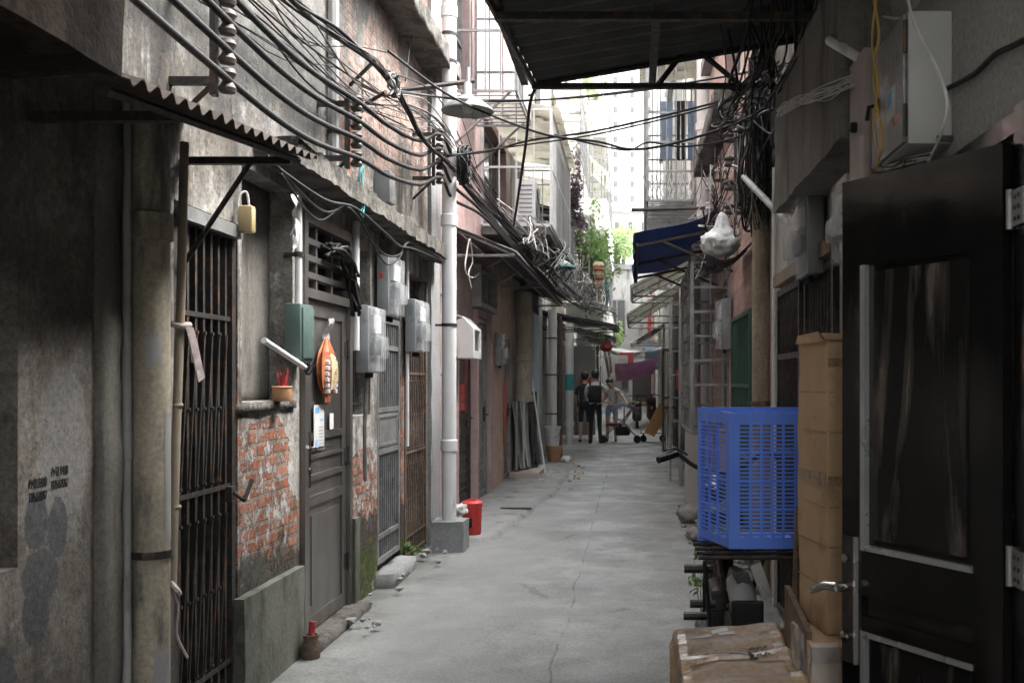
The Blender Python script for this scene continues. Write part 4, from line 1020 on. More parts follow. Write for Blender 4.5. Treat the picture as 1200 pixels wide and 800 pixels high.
awning('corrugated_awning', 'dark awning deepest on the left side', 'L', LX + .25, -.45, 47.5, 52, 3.2, 2.7, 'sheet', 'galv')
awning('corrugated_awning', 'pale see-through awning deep down the right side', 'R', RX + .1, -.05, 37, 42, 3.5, 2.9, 'poly', 'galv')
awning('corrugated_awning', 'dark awning deepest on the right side', 'R', RX + .15, .0, 48, 53, 3.3, 2.7, 'sheet', 'galv')
bt = thing('tarpaulin_awning', 'navy blue tarpaulin awning on a black frame', 'awning', (RX, 11.5, 2.9))
b = MB(); b.cloth((.84, 10.0, 3.24), (.03, 10.0, 2.97), (.03, 13.4, 2.93), (.84, 13.4, 3.16), 18, 16, .05, .022, .004, 2.2)
b.cloth((.03, 10.0, 2.97), (.03, 13.4, 2.93), (.035, 13.4, 2.80), (.035, 10.0, 2.83), 22, 3, .015, .018, .004, 4)
b.build('tarpaulin', 'bluetarp', bt, smooth='all')
b = MB()
for y in (10.1, 11.7, 13.3): b.tube([(RX, y, 3.06), (.06, y, 2.87)], .018, 5); b.tube([(RX, y, 2.62), (.30, y, 2.92)], .016, 5)
b.tube([(.06, 10, 2.87), (.06, 13.4, 2.83)], .018, 5); b.build('frame', 'iron', bt)
bt2 = MB(); bt2.cloth((RX - .01, 8.25, 2.66), (.62, 8.25, 2.55), (.62, 9.2, 2.53), (RX - .01, 9.2, 2.66), 10, 8, .07, .02)
bt2.thing('cloth_sunshade', 'black', 'ragged black cloth shade holding up the white bag', 'sunshade', smooth='all')
# white plastic bag lying on the shade
b = MB(); bm = bmesh.new(); bmesh.ops.create_icosphere(bm, subdivisions=4, radius=1)
for v in bm.verts:
    d0 = v.co.normalized(); r = 1 + .22 * noise.noise(d0 * 1.8) + .14 * noise.noise(d0 * 4.5) + .05 * noise.noise(d0 * 11)
    p = Vector((d0.x * .165, d0.y * .15, d0.z * .115)) * r
    if d0.z > .75: p.z += (d0.z - .75) * .55; p.x *= .7; p.y *= .7
    v.co = p + Vector((.745, 8.45, 2.68))
b.frombm(bm); b.thing('plastic_bag', 'bag', 'knotted white plastic bag lying on the black shade', 'bag', smooth='all')

# ------------------------------------------------------------------ pipes on the left
def pipe(label, pts, r, m, n=14, collars=(), name='pipe', cat='pipe', clips=(), band=None):
    t = thing(name, label, cat, pts[0])
    b = MB(); b.tube(pts, r, n); b.build('tube', m, t, smooth=True)
    x, y = pts[0][0], pts[0][1]
    if collars:
        for z in collars:
            b = MB(); b.lathe([(r * 1.0, -.05), (r * 1.16, -.045), (r * 1.16, .05), (r * 1.05, .055), (r, .06)], (x, y, z), n); b.build('collar', m, t, smooth=True)
    for (z, cm) in clips:
        b = MB(); b.lathe([(r + .001, -.014), (r + .007, -.014), (r + .007, .014), (r + .001, .014)], (x, y, z), n)
        b.box(x - r - .06, x - r - .001, y - .012, y + .012, z - .01, z + .01) if x < 0 else b.box(x + r + .001, x + r + .05, y - .012, y + .012, z - .01, z + .01)
        b.build('clip', cm, t)
    if band:
        b = MB(); b.lathe([(r + .001, band[0]), (r + .004, band[0]), (r + .004, band[1]), (r + .001, band[1])], (x, y, 0), n); b.build('band', band[2], t, smooth=True)
    return t
pb = pipe('thick beige downpipe with flaking grey paint beside the folding gate', [(-1.80, 3.84, -.02), (-1.80, 3.84, 2.62)], .066, 'oldpvc', 20, (2.12,), clips=((.9, 'iron'),))
for (z0, z1, a0, a1) in ((.95, 1.42, -.4, .7), (.3, .55, -1.0, .1), (1.6, 1.72, -1.4, -.6)):
    b = MB()
    for i in range(8):
        aa = a0 + (a1 - a0) * i / 8; ab = a0 + (a1 - a0) * (i + 1) / 8; e0 = .03 * noise.noise(Vector((i, z0 * 9, 1))); e1 = .05 * noise.noise(Vector((i, z1 * 9, 4)))
        f_ = lambda a, z: (-1.80 + .0672 * math.cos(a), 3.84 + .0672 * math.sin(a), z)
        b.quad(f_(aa, z0 + e0), f_(ab, z0 + e0), f_(ab, z1 + e1), f_(aa, z1 + e1))
    b.build('paint_patch', 'greypipe', pb)
pipe('thin grey drain pipe beside the thick beige downpipe', [(-1.866, 3.785, 0), (-1.866, 3.785, 2.6)], .018, 'greypipe', 10, (1.3,))
wd = pipe('tall clean white downpipe standing on a concrete block', [(-1.665, 9.35, .27), (-1.665, 9.35, 7.9)], .066, 'pvc', 20, (.95, 3.0, 4.9), clips=((2.05, 'iron'), (4.45, 'iron'), (4.7, 'iron')))
b = MB(); b.roughbox(-1.80, -1.51, 9.20, 9.52, -.03, .275, .05, .008, 8); b.thing('concrete_block', 'cement', 'mossy concrete block under the tall white downpipe', 'block', smooth=True)
pipe('grey square-looking drainpipe high on the plaster wall', [(-1.86, 6.4, 2.75), (-1.86, 6.4, 4.0)], .032, 'greypipe', 8, (3.6,), clips=((3.1, 'iron'),))
pipe('slim pale conduit between steel door and meter box', [(-1.865, 6.93, 1.75), (-1.865, 6.93, 2.62)], .024, 'pvc', 10)
pipe('white conduit above the green metal box', [(-1.86, 5.72, 1.97), (-1.86, 5.72, 2.6)], .02, 'pvc', 10, clips=((2.25, 'iron'),))
pipe('sloping white pipe stub across the plaster pier', [(-1.86, 5.18, 1.75), (-1.82, 5.70, 1.62)], .016, 'pvc', 10)
pipe('black cable conduit on the pink wall beside white downpipe', [(-1.87, 10.25, .2), (-1.87, 10.25, 3.6)], .016, 'iron', 8, clips=((2.4, 'galv'), (2.9, 'galv'), (1.6, 'galv')))
pipe('pale conduit on the rusty gate pillar', [(-1.86, 8.50, 1.0), (-1.86, 8.50, 2.62)], .014, 'pvc', 8)
pipe('broad beige flue pipe ending above leaning boards', [(-1.72, 16.4, 1.22), (-1.72, 16.4, 2.95)], .13, 'oldpvc', 18, (1.25, 1.9, 2.6))
pipe('white soil pipe with black bands above the white bucket', [(-1.52, 19.7, .05), (-1.52, 19.7, 2.9)], .085, 'pvc', 16, (), clips=((.9, 'iron'), (1.65, 'iron'), (2.35, 'iron')))
pipe('rust red pipe beside the black-banded soil pipe', [(-1.42, 20.3, 0), (-1.42, 20.3, 2.8)], .05, 'rust', 12)
pipe('white pipe with a teal painted band near the people', [(-1.49, 24.6, .0), (-1.49, 24.6, 2.9)], .10, 'pvc', 16, (.5,), band=(1.3, 1.68, 'teal'))
pipe('grey post between soil pipe and banded pipe', [(-1.62, 23.0, .0), (-1.62, 23.0, 2.7)], .055, 'greypipe', 12)
# leaning bamboo pole with ribbon
b = MB(); pts = [Vector((-1.80, 4.01, .72)), Vector((-1.80, 4.045, 1.3)), Vector((-1.79, 4.07, 1.9)), Vector((-1.79, 4.10, 2.5))]
bp = thing('bamboo_pole', 'bleached bamboo pole leaning on the folding gate, tied with cloth strip', 'pole', pts[0])
b.tube(pts, .0175, 10)
for z in (1.05, 1.45, 1.85, 2.2): b.lathe([(.0175, -.008), (.021, 0), (.0175, .008)], (-1.7935, 4.045 + (z - 1.3) * .045, z), 10)
b.build('cane', 'bamboo', bp, smooth=True)
b = MB(); b.cloth((-1.765, 4.05, 1.76), (-1.755, 4.09, 1.76), (-1.74, 4.17, 1.56), (-1.75, 4.14, 1.54), 3, 8, 0, .012); b.cloth((-1.765, 4.06, 1.76), (-1.755, 4.10, 1.75), (-1.75, 4.12, 1.62), (-1.76, 4.10, 1.62), 3, 6, 0, .01)
b.tube([(-1.82, 4.04, 1.77), (-1.77, 4.04, 1.76), (-1.765, 4.09, 1.77), (-1.81, 4.09, 1.775), (-1.82, 4.04, 1.77)], .012, 6)
b.build('ribbon', 'pinkwhite', bp, smooth='all')
b = MB(); b.tube([(-1.80, 4.0, .74), (-1.78, 4.02, .66), (-1.79, 4.03, .55), (-1.76, 4.06, .45)], .006, 5, 5); b.tube([(-1.8, 4.0, .76), (-1.77, 3.99, .73), (-1.78, 4.03, .71)], .012, 6, 3); b.build('string', 'pinkwhite', bp)

# ------------------------------------------------------------------ boxes on the left wall
def meter_box(label, X, y0, y1, z0, z1, s=1, group='plastic meter boxes'):
    t = thing('meter_box', label, 'meter box', (X, (y0 + y1) / 2, z0), 0, group)
    b = MB(); b.bevbox(X, X + s * .085, y0, y1, z0, z1, .008)
    for i in range(5): b.box(X + s * .02, X + s * .07, y0 - .004, y0 + .002, z1 - .06 - i * .018, z1 - .052 - i * .018)
    b.build('back_box', 'meter', t, smooth=True)
    b = MB(); xa, xb = X + s * .0855, X + s * .135
    b.bevbox(xa, xb, y0 + .012, y1 - .012, z0 + .012, z1 - .012, .012); b.bevbox(xa, X + s * .165, y0 + .04, y1 - .04, z0 + .10, z0 + (z1 - z0) * .55, .015)
    b.build('clear_cover', 'clear', t, smooth=True)
    b = MB(); b.mat('paper'); b.box(X + s * .086, X + s * .11, y0 + .06, y1 - .06, z0 + (z1 - z0) * .6, z1 - .06); b.mat('black'); b.box(X + s * .086, X + s * .112, y0 + .06, y1 - .06, z0 + .12, z0 + (z1 - z0) * .5)
    b.build('meter_unit', 'paper', t)
    for k in (.3, .5, .7):
        b = MB(); b.lathe([(.013, -.035), (.013, 0)], (X + s * .05, y0 + (y1 - y0) * k, z0), 8); b.build('cable_gland', 'black', t)
    return t
m1 = meter_box('grey meter box right beside the steel door', LX + .02, 6.98, 7.30, 1.60, 2.06)
b = MB(); b.tube([(LX + .06, 7.12, 1.57), (LX + .05, 7.10, 1.2), (LX + .05, 7.12, .85)], .014, 6, 5); b.build('cable', 'cablegrey', m1)
meter_box('higher grey meter box above the barred gate, red seal on its side', LX + .03, 7.52, 7.86, 2.02, 2.47)
b = MB(); b.bevbox(LX + .05, LX + .075, 7.508, 7.516, 2.30, 2.335, .003); b.thing('red_seal', 'red', 'tiny red seal on the side of the higher meter box', 'seal')
meter_box('grey meter box above the rusty folding gate', LX + .03, 8.46, 8.82, 1.78, 2.22)
b = MB(); b.bevbox(LX, LX + .09, 5.60, 5.83, 1.65, 1.97, .008); b.bevbox(LX + .091, LX + .10, 5.62, 5.81, 1.67, 1.95, .003)
gb = thing('fuse_box', 'teal green metal fuse box left of the steel door', 'fuse box', (LX, 5.7, 1.65)); b.build('box', 'green_box', gb, smooth=True)
b = MB()
for k in range(7): b.tube([(LX + .06 + .01 * k, 5.66 + .02 * k, 1.65), (LX + .08 + .02 * random.random(), 5.72 + .05 * random.random(), 1.58), (LX + .07, 5.68 + .03 * k, 1.64)], .004, 5, 5)
b.build('wire', 'black', gb)
b = MB(); b.bevbox(LX + .03, LX + .10, 4.86, 4.915, 2.25, 2.38, .012)
yb = thing('junction_box', 'ochre yellow plastic box at the gate corner', 'junction box', (LX + .05, 4.93, 2.22)); b.build('box', 'yellow_box', yb, smooth=True)
b = MB(); b.tube([(LX + .06, 4.93, 2.37), (LX + .05, 4.92, 2.45), (LX + .02, 4.90, 2.42), (LX + .02, 4.90, 2.3)], .006, 6, 5); b.build('cable', 'cablewhite', yb)
b = MB(); b.bevbox(LX, LX + .12, 7.55, 7.72, 2.86, 3.10, .01)
cb = thing('junction_box', 'dark grey box above the concrete ledge', 'junction box', (LX, 7.6, 2.86)); b.build('box', 'meter', cb, smooth=True)
b = MB()
for k in (0, 1): b.tube([(LX + .06, 7.6 + .07 * k, 2.86), (LX + .07, 7.61 + .07 * k, 2.75), (LX + .04, 7.6 + .06 * k, 2.6)], .012, 6, 5)
b.build('cable', 'black', cb)
# white ventilation hood on the pink wall
vh = thing('range_hood_cover', 'white gabled vent hood on the pink wall right of the white downpipe', 'vent hood', (LX, 11.1, 1.8))
b = MB(); y0, y1 = 10.75, 11.32; xo = LX + .24
b.slab([(LX, y0, 2.16), (LX, y0, 1.78), (xo, y0, 1.78), (xo, y0, 2.08), (LX + .12, y0, 2.2)], (0, .02, 0)); b.slab([(LX, y1 - .02, 2.16), (LX, y1 - .02, 1.78), (xo, y1 - .02, 1.78), (xo, y1 - .02, 2.08), (LX + .12, y1 - .02, 2.2)], (0, .02, 0))
b.slab([(xo, y0, 2.08), (xo, y1, 2.08), (LX + .12, y1, 2.205), (LX + .12, y0, 2.205)], (0, 0, .015)); b.slab([(LX + .119, y0, 2.205), (LX + .119, y1, 2.205), (LX, y1, 2.24), (LX, y0, 2.24)], (0, 0, .015))
b.box(xo - .02, xo, y0 + .02, y0 + .1, 1.78, 2.08); b.box(xo - .02, xo, y1 - .1, y1 - .02, 1.78, 2.08); b.box(xo - .02, xo, y0 + .1, y1 - .1, 1.78, 1.86); b.box(LX + .001, xo - .02, y0 + .02, y1 - .02, 1.78, 1.80)
b.build('hood', 'pvc', vh)
b = MB(); b.box(LX + .06, LX + .08, y0 + .03, y1 - .03, 1.82, 2.1); b.build('grille', 'iron', vh)
meter_box('grey meter box on the orange brick strip', LX + .02, 14.05, 14.42, 1.75, 2.2)

# ornament and papers on the steel door
xd = LX + .006
om = thing('door_charm', 'orange and gold paper charm wrapped in clear film on the steel door', 'door charm', (xd, 6.3, 1.4))
b = MB(); prof = [(.002, 1.40), (.028, 1.415), (.04, 1.46), (.072, 1.51), (.088, 1.59), (.088, 1.65), (.072, 1.72), (.04, 1.77), (.022, 1.80), (.003, 1.81)]
def flatlathe(prof, cx, cy, ky, kx, jag=0, n=16):
    bm = MB(); vs = []; fs = []
    for i, (r, z) in enumerate(prof):
        for j in range(n):
            a = 2 * PI * j / n; rr = r * (1 + jag * (1 if j % 2 else -1))
            vs.append((cx + kx * rr * math.sin(a), cy + ky * rr * math.cos(a), z))
    for i in range(len(prof) - 1):
        for j in range(n): fs.append((i * n + j, i * n + (j + 1) % n, (i + 1) * n + (j + 1) % n, (i + 1) * n + j))
    bm.add(vs, fs); return bm
flatlathe(prof, xd + .025, 6.28, 1.6, .4, .16).build('body', 'orange', om)
flatlathe([(.002, 1.47), (.045, 1.49), (.066, 1.55), (.07, 1.62), (.05, 1.69), (.002, 1.72)], xd + .04, 6.29, 1.35, .55, .2, 14).build('face', 'gold', om)
for sg in (-1, 1):
    b = MB()
    for k in range(6): z = 1.48 + k * .035; b.lathe([(.003, -.02), (.022, -.01), (.022, .01), (.003, .02)], (xd + .045, 6.29 + sg * (.092 - abs(k - 2.5) * .006), z), 8)
    b.build('frill', 'pinkwhite', om)
b = MB(); b.cloth((xd + .02, 6.21, 1.80), (xd + .02, 6.41, 1.80), (xd + .03, 6.37, 1.94), (xd + .03, 6.25, 1.92), 8, 6, 0, .025, .002, 14); b.build('film', 'film', om, smooth='all')
b = MB(); b.mat('paper'); b.box(xd, xd + .003, 6.10, 6.30, 1.13, 1.40); b.mat('blueink')
for (y, z, w_, h_) in ((6.12, 1.35, .08, .035), (6.13, 1.15, .05, .04), (6.22, 1.30, .06, .015)): b.box(xd + .0031, xd + .0042, y, y + w_, z, z + h_)
b.mat('meter')
for k in range(6): b.box(xd + .0031, xd + .004, 6.20, 6.28, 1.16 + k * .02, 1.166 + k * .02)
b.thing('notice_paper', 'paper', 'white and blue paper notice below the door charm', 'notice')
b = MB(); b.box(xd, xd + .003, 6.42, 6.50, 1.24, 1.34); b.thing('small_notice', 'paper', 'small white sticker right of the blue notice on the steel door', 'sticker')

# stencilled adverts on the near left wall
for (yc, zc, lab) in ((3.275, 1.205, 'black stencilled phone advert, the lower left one of two on the dim wall'), (3.40, 1.232, 'black stencilled phone advert, the higher one nearer the pilaster')):
    t = thing('stencil_advert', lab, 'stencil', (LX + .002, yc, zc - .04), 0, 'stencilled adverts on the wall')
    M_ = Matrix.Translation((0, 0, .054)) @ Matrix(((0, 0, 1, 0), (1, 0, 0, 0), (0, 1, 0, 0), (0, 0, 0, 1)))
    text_mesh('办证刻章', .027, M_ @ Matrix.Scale(1.3, 4, (0, 1, 0)), 'ink', 'lettering', t)
    M_ = Matrix.Translation((0, 0, .012)) @ Matrix(((0, 0, 1, 0), (1, 0, 0, 0), (0, 1, 0, 0), (0, 0, 0, 1)))
    text_mesh('13754678767', .0225, M_ @ Matrix.Scale(.82, 4, (1, 0, 0)) @ Matrix.Scale(1.9, 4, (0, 1, 0)), 'ink', 'phone_number', t)

# ------------------------------------------------------------------ insulator racks and power cables on the left
def rack(label, y, z0, z1, X=-1.72, tilt=0):
    t = thing('insulator_rack', label, 'insulator rack', (LX, y, z0), 0, 'insulator racks along the left wall')
    b = MB(); b.box(X - .012, X + .012, y - .02, y + .02, z0, z1)
    for z in (z0 + .06, z1 - .06): b.box(LX - .01, X - .012, y - .018, y + .018, z - .015, z + .015)
    b.tube([(LX, y, z0 - .12), (X, y, z0 + .05)], .012, 5)
    b.build('bracket', 'iron', t)
    for k in range(4):
        z = z0 + (z1 - z0) * (k + .5) / 4; h = (z1 - z0) * .105
        b = MB(); b.lathe([(.012, -h), (.030, -h * .95), (.037, -h * .6), (.028, -h * .3), (.020, 0), (.028, h * .3), (.037, h * .6), (.030, h * .95), (.012, h)], (X + .055, y, z), 14)
        b.build('insulator', 'porcelain', t, smooth=True)
    return t
rack('rack of four brown insulators, nearest the corrugated awning', 4.22, 2.72, 3.20)
rack('middle rack of brown insulators on the brick pier', 6.20, 2.83, 3.28)
rack('insulator rack right beside the tall white downpipe', 8.90, 3.24, 3.74)
xc = -1.655
for k, lab in enumerate(('topmost of four thick power cables sweeping along the left wall', 'second from the top of the four thick power cables on the left',
                         'third from the top of the four thick power cables on the left', 'lowest of the four thick power cables sweeping along the left wall')):
    a, c_, e = 3.14 - .12 * k, 3.225 - .1125 * k, 3.68 - .125 * k
    pts = [(xc, 1.2, a + .35), (xc, 2.6, a + .10), (xc, 4.22, a), (xc, 5.2, a + .0), (xc + .01, 6.20, c_), (xc + .02, 6.9, c_ + .035), (xc + .02, 7.9, c_ + .17), (xc, 8.90, e),
           (xc + .02, 9.4, e - .10), (-1.58 + .02 * k, 10.4, 3.40 - .06 * k), (-1.36, 11.6, 3.12 - .02 * k), (-1.26 - .02 * k, 14.0, 3.02), (-1.22 - .02 * k, 17.0, 3.0), (-1.0, 19.5, 2.95), (-.75 - .1 * k, 24, 3.2)]
    b = MB(); b.tube(pts, .0155, 8, 6); b.thing('power_cable', 'black', lab, 'cable', 'thick power cables on the left wall', smooth='all')
def cable(label, pts, r=.006, m='black', sm=6, group=None, name='cable', n=6):
    b = MB(); b.tube(pts, r, n, sm); return b.thing(name, m, label, 'cable', group, smooth='all')
def bundle(name, label, lines, r, m, cat='cable bundle', ms=None):
    b = MB()
    for i, l in enumerate(lines):
        if ms: b.mat(ms[i % len(ms)])
        b.tube(l, r if not isinstance(r, tuple) else random.uniform(*r), 5, 5)
    return b.thing(name, m, label, cat, smooth='all')
def jit(pts, a):
    return [Vector(p) + Vector((random.uniform(-a, a), random.uniform(-a, a), random.uniform(-a, a))) for p in pts]
# bundle falling from the top left to the coil
base = [WX(310, -30, -1.6), WX(345, 5, -1.6), WX(395, 40, -1.62), WX(440, 72, -1.62), WX(462, 100, -1.62), WX(478, 128, -1.62), WX(498, 165, -1.62), WX(530, 195, -1.6), WX(560, 230, -1.55), WX(600, 275, -1.45), WX(640, 315, -1.3)]
bundle('cable_bundle', 'loose bundle of thin black wires dropping past the lamp bracket', [jit(base, .022) for _ in range(9)], (.004, .009), 'black', ms=['black', 'black', 'cablegrey'])
b = MB()
for k in range(26):
    r = .125 + .03 * random.uniform(-1, 1); ph = random.uniform(0, 6.28)
    b.tube([(-1.52 + .05 * random.uniform(-1, 1) , 9.3 + r * .85 * math.cos(a + ph), 3.50 + r * 1.15 * math.sin(a + ph)) for a in [i * 2 * PI / 14 for i in range(15)]], .008, 5, 2)
b.thing('cable_coil', 'black', 'thick coil of spare black cable hung beside the white downpipe', 'cable coil', smooth='all')
b = MB()
for k in range(9):
    r = .07 + .012 * random.uniform(-1, 1)
    b.tube([WX(462, 100, -1.6) + Vector((.03 * random.uniform(-1, 1), r * math.cos(a), r * math.sin(a))) for a in [i * 2 * PI / 12 for i in range(13)]], .005, 5, 2)
b.thing('cable_coil', 'cablegrey', 'small grey coil of wire tied at the wire bracket', 'cable coil', smooth='all')
wb = thing('wire_bracket', 'black angled bracket holding wires above the middle insulators', 'bracket', WX(405, 105, LX))
b = MB(); p0 = WX(410, 100, LX); p1 = WX(440, 70, -1.62); p2 = WX(415, 130, LX); p3 = WX(452, 108, -1.6)
b.tube([p0, p1], .014, 5); b.tube([p2, p3], .014, 5); b.tube([WX(424, 92, LX), WX(424, 132, LX)], .014, 5); b.tube([WX(424, 100, LX + .02), WX(452, 112, -1.6), WX(462, 104, -1.6)], .01, 5, 4); b.build('bracket_arm', 'iron', wb)
for k, lab in enumerate(('thin wire above the topmost thick power cable', 'second thin wire above the thick power cables', 'slack thin wire weaving between the thick power cables')):
    cable(lab, jit([(-1.7, 1.5, 3.75 - .3 * k), (-1.72, 3, 3.42 - .12 * k), (-1.74, 4.4, 3.40 - .1 * k), (-1.76, 5.8, 3.52 - .16 * k), (-1.74, 7.2, 3.75 - .18 * k), (-1.68, 8.9, 3.98 - .2 * k), (-1.6, 10.5, 3.7 - .1 * k), (-1.4, 12.5, 3.3)], .03), .006)
lines = []
for k in range(12):
    a = random.uniform(-.1, .5); q = random.uniform(-.12, .12)
    lines.append(jit([(-1.72, 2.2, 3.5 + a), (-1.74, 3.6, 3.15 + a * .7), (-1.74, 5.0, 3.2 + a * .6 + q), (-1.72, 6.4, 3.3 + a * .5 - q), (-1.7, 7.8, 3.5 + a * .4 + q), (-1.66, 8.9, 3.72 + a * .3), (-1.5, 10.4, 3.45 + a * .2), (-1.3, 12.6, 3.15)], .045))
bundle('cable_bundle', 'straggling thin black wires woven around the insulator racks on the left wall', lines, (.0025, .006), 'black', ms=['black', 'black', 'cablegrey'])
# lines crossing the lane
pR = lambda px, py, Y=7.3: WD(px, py, Y)
cable('thick twin wire dipping low across the lane below the canopy', [WX(455, 60, -1.65), WX(520, 108, -1.45), pR(575, 135, 8.6), pR(640, 158, 8.3), pR(700, 166, 8), pR(740, 175, 7.9), pR(790, 168, 7.8), pR(860, 145, 7.6), pR(900, 115, 7.4)], .010)
cable('upper straight wire running across just under the canopy bar', [WX(462, 106, -1.6), pR(560, 119, 8.6), pR(650, 116, 8.3), pR(760, 104, 8), pR(860, 88, 7.6), pR(910, 75, 7.4)], .008)
cable('second wire of the pair under the canopy bar', [WX(462, 108, -1.6), pR(560, 117, 8.6), pR(640, 117, 8.3), pR(740, 108, 8), pR(850, 90, 7.6), pR(905, 80, 7.4)], .007)
cable('long wire rising from the coil across to the right pole', [WX(520, 182, -1.55), pR(570, 178, 9), pR(620, 165, 8.6), pR(690, 155, 8.3), pR(760, 140, 8), pR(840, 120, 7.8), pR(890, 103, 7.4)], .010)
cable('wire following the long one from coil to pole', [WX(522, 184, -1.55), pR(600, 172, 8.8), pR(690, 159, 8.4), pR(780, 139, 8), pR(850, 120, 7.8), pR(892, 100, 7.4)], .007)
cable('thin wire with a kink at the middle of the lane', [pR(650, 158, 8.3), pR(700, 170, 8.1), pR(737, 176, 8), pR(760, 167, 8), pR(800, 172, 7.8), pR(850, 165, 7.7), pR(880, 155, 7.6)], .008)
cable('black wire hanging down from the canopy corner', [pR(655, -5, 6.1), pR(648, 40, 6.1), pR(636, 85, 6.15), pR(622, 118, 6.3), pR(616, 170, 6.8), pR(608, 225, 7.5), pR(602, 265, 8.5)], .010)
cable('second black wire hanging from the canopy corner', [pR(660, -5, 6.05), pR(645, 60, 6.1), pR(628, 105, 6.2), pR(620, 112, 6.3)], .007)
cable('thin wire along the upper plaster wall', [WX(320, 15, -1.8), WX(350, 48, -1.8), WX(380, 54, -1.8), WX(420, 55, -1.75), WX(455, 62, -1.7)], .005)
cable('slack thin wire under the upper plaster wire', [WX(318, 0, -1.8), WX(345, 40, -1.8), WX(385, 56, -1.8)], .005)
cable('thin wire slanting over the pink wall to the lamp', [WX(505, 80, -1.8), WX(525, 98, -1.75), WX(545, 150, -1.7), WX(560, 200, -1.65)], .004)
cable('hanging vertical wire pair from the upper ledge', [WX(492, -5, -1.8), WX(482, 45, -1.8), WX(475, 95, -1.75)], .005)
cable('white looped wire end dangling under the pink house awning', [WX(550, 280, -1.7), WX(545, 310, -1.7), WX(548, 322, -1.7), WX(555, 325, -1.7), WX(562, 320, -1.7)], .008, 'cablewhite')
cable('second white wire end dangling under the pink house awning', [WX(551, 280, -1.7), WX(554, 305, -1.7), WX(549, 320, -1.7), WX(553, 338, -1.7)], .007, 'cablewhite')
# snarl of cables along the pink house awning
lines = []
for k in range(20):
    o = random.uniform(-.14, .14); q = random.uniform(0, .26)
    pts = [(-1.45 + o * .5, 10.8 + random.random(), 3.25 + q), (-1.30 + o * .5, 12.2, 3.12 + q * .8), (-1.22 + o * .5, 14, 3.06 + q * .7), (-1.18 + o * .6, 16, 3.02 + q * .6), (-1.10 + o, 18, 2.98 + q * .6), (-.9 + o, 20, 2.96 + q * .5), (-.55 + o, 22, 2.98 + q * .5), (-.5 + o, 26, 3.1 + q)]
    lines.append(jit(pts, .06))
bundle('cable_bundle', 'thick snarl of grey and black cables along the sagging awning edge', lines, (.003, .010), 'cablegrey', ms=['black', 'cablegrey', 'cablewhite', 'cablegrey'])
lines = []
for k in range(60):
    y = random.uniform(11.2, 21.5); x = -1.2 + (y - 12) * .06
    r0 = random.uniform(.1, .3)
    p = Vector((x, y, 3.15))
    lines.append(jit([p, p + Vector((.06, .2, r0 * .9)), p + Vector((-.05, .6, r0 * 1.5)), p + Vector((.08, 1.0, .5 * r0)), p + Vector((-.1, 1.3, -.1))], .12))
bundle('cable_tangle', 'messy loops of pale and black wire above the sagging awning', lines, (.003, .009), 'cablegrey', 'cable tangle', ['cablegrey', 'black', 'cablewhite', 'cablewhite'])
# cables on the left facade below the ledge
for k, lab in enumerate(('thin black wire sagging over the fanlight', 'thicker wire running under the concrete ledge', 'loose wire drooping from the ledge to the meter box')):
    cable(lab, jit([(-1.60, 4.6, 2.55 - .03 * k), (-1.6, 5.3, 2.50 - .05 * k), (-1.62, 6.0, 2.56), (-1.6, 6.6, 2.46 - .06 * k), (-1.65, 7.2, 2.5 - .05 * k), (-1.72, 8, 2.6), (-1.7, 9.2, 2.62)], .03), .008 - .001 * k)
lines = [jit([(-1.85, 6.25, 2.33), (-1.83, 6.45, 2.36), (-1.82, 6.65, 2.28), (-1.84, 6.8, 2.2), (-1.83, 6.85, 2.0)], .05) for _ in range(9)]
bundle('cable_tangle', 'dark knot of wires stuffed in the fanlight grille', lines, (.008, .014), 'black', 'cable tangle')
# white rag and teal string
b = MB(); b.cloth((-1.66, 5.02, 2.46), (-1.66, 5.08, 2.46), (-1.66, 5.12, 2.28), (-1.66, 5.03, 2.26), 6, 10, 0, .02, .003, 12); b.cloth((-1.66, 5.04, 2.30), (-1.66, 5.08, 2.3), (-1.665, 5.09, 2.21), (-1.665, 5.06, 2.19), 4, 6, 0, .012, .003, 14)
b.thing('plastic_rag', 'bag', 'torn white plastic rag hanging from a wire over the window', 'rag', smooth='all')
lines = [jit([WX(424, 195, -1.7), WX(422, 215, -1.7), WX(425, 235, -1.7), WX(423, 252, -1.7)], .02) for _ in range(6)]
bundle('string', 'teal string hanging from the lowest cable', lines, .004, 'teal', 'string')
# street lamps
def street_lamp(label, p_wall, p_end, p_shade, rad, m):
    t = thing('street_lamp', label, 'street lamp', p_wall, 0, 'saucer street lamps')
    b = MB(); b.tube([p_wall, p_end], .02, 8); b.build('arm', 'iron', t)
    x, y, z = p_shade
    b = MB(); b.lathe([(.03, .20), (.035, .10), (.06, .085), (rad * .55, .05), (rad, -.03), (rad, -.045), (rad * .55, .03), (.05, .06), (.028, .07)], (x, y, z), 28); b.build('lamp_shade', m, t, smooth='all')
    b = MB(); b.lathe([(.018, .33), (.018, .17), (.03, .165), (.03, .07), (.02, .065)], (x, y, z), 12); b.build('stem', 'greypipe', t)
    b = MB(); b.lathe([(.02, .06), (.035, .03), (.045, -.01), (.035, -.045), (.001, -.06)], (x, y, z), 14); b.build('bulb', 'cablewhite', t, smooth='all')
    return t
street_lamp('grey enamelled saucer street lamp on a black arm near the white downpipe', WX(468, 106, LX), WD(555, 95, 8.7), WD(548, 128, 8.6) + Vector((0, 0, .02)), .22, 'enamel')
street_lamp('teal saucer street lamp further along by the balcony plants', (LX, 14.6, 3.36), WD(666, 298, 15.4), WD(655, 311, 15.2), .26, 'tealenamel')
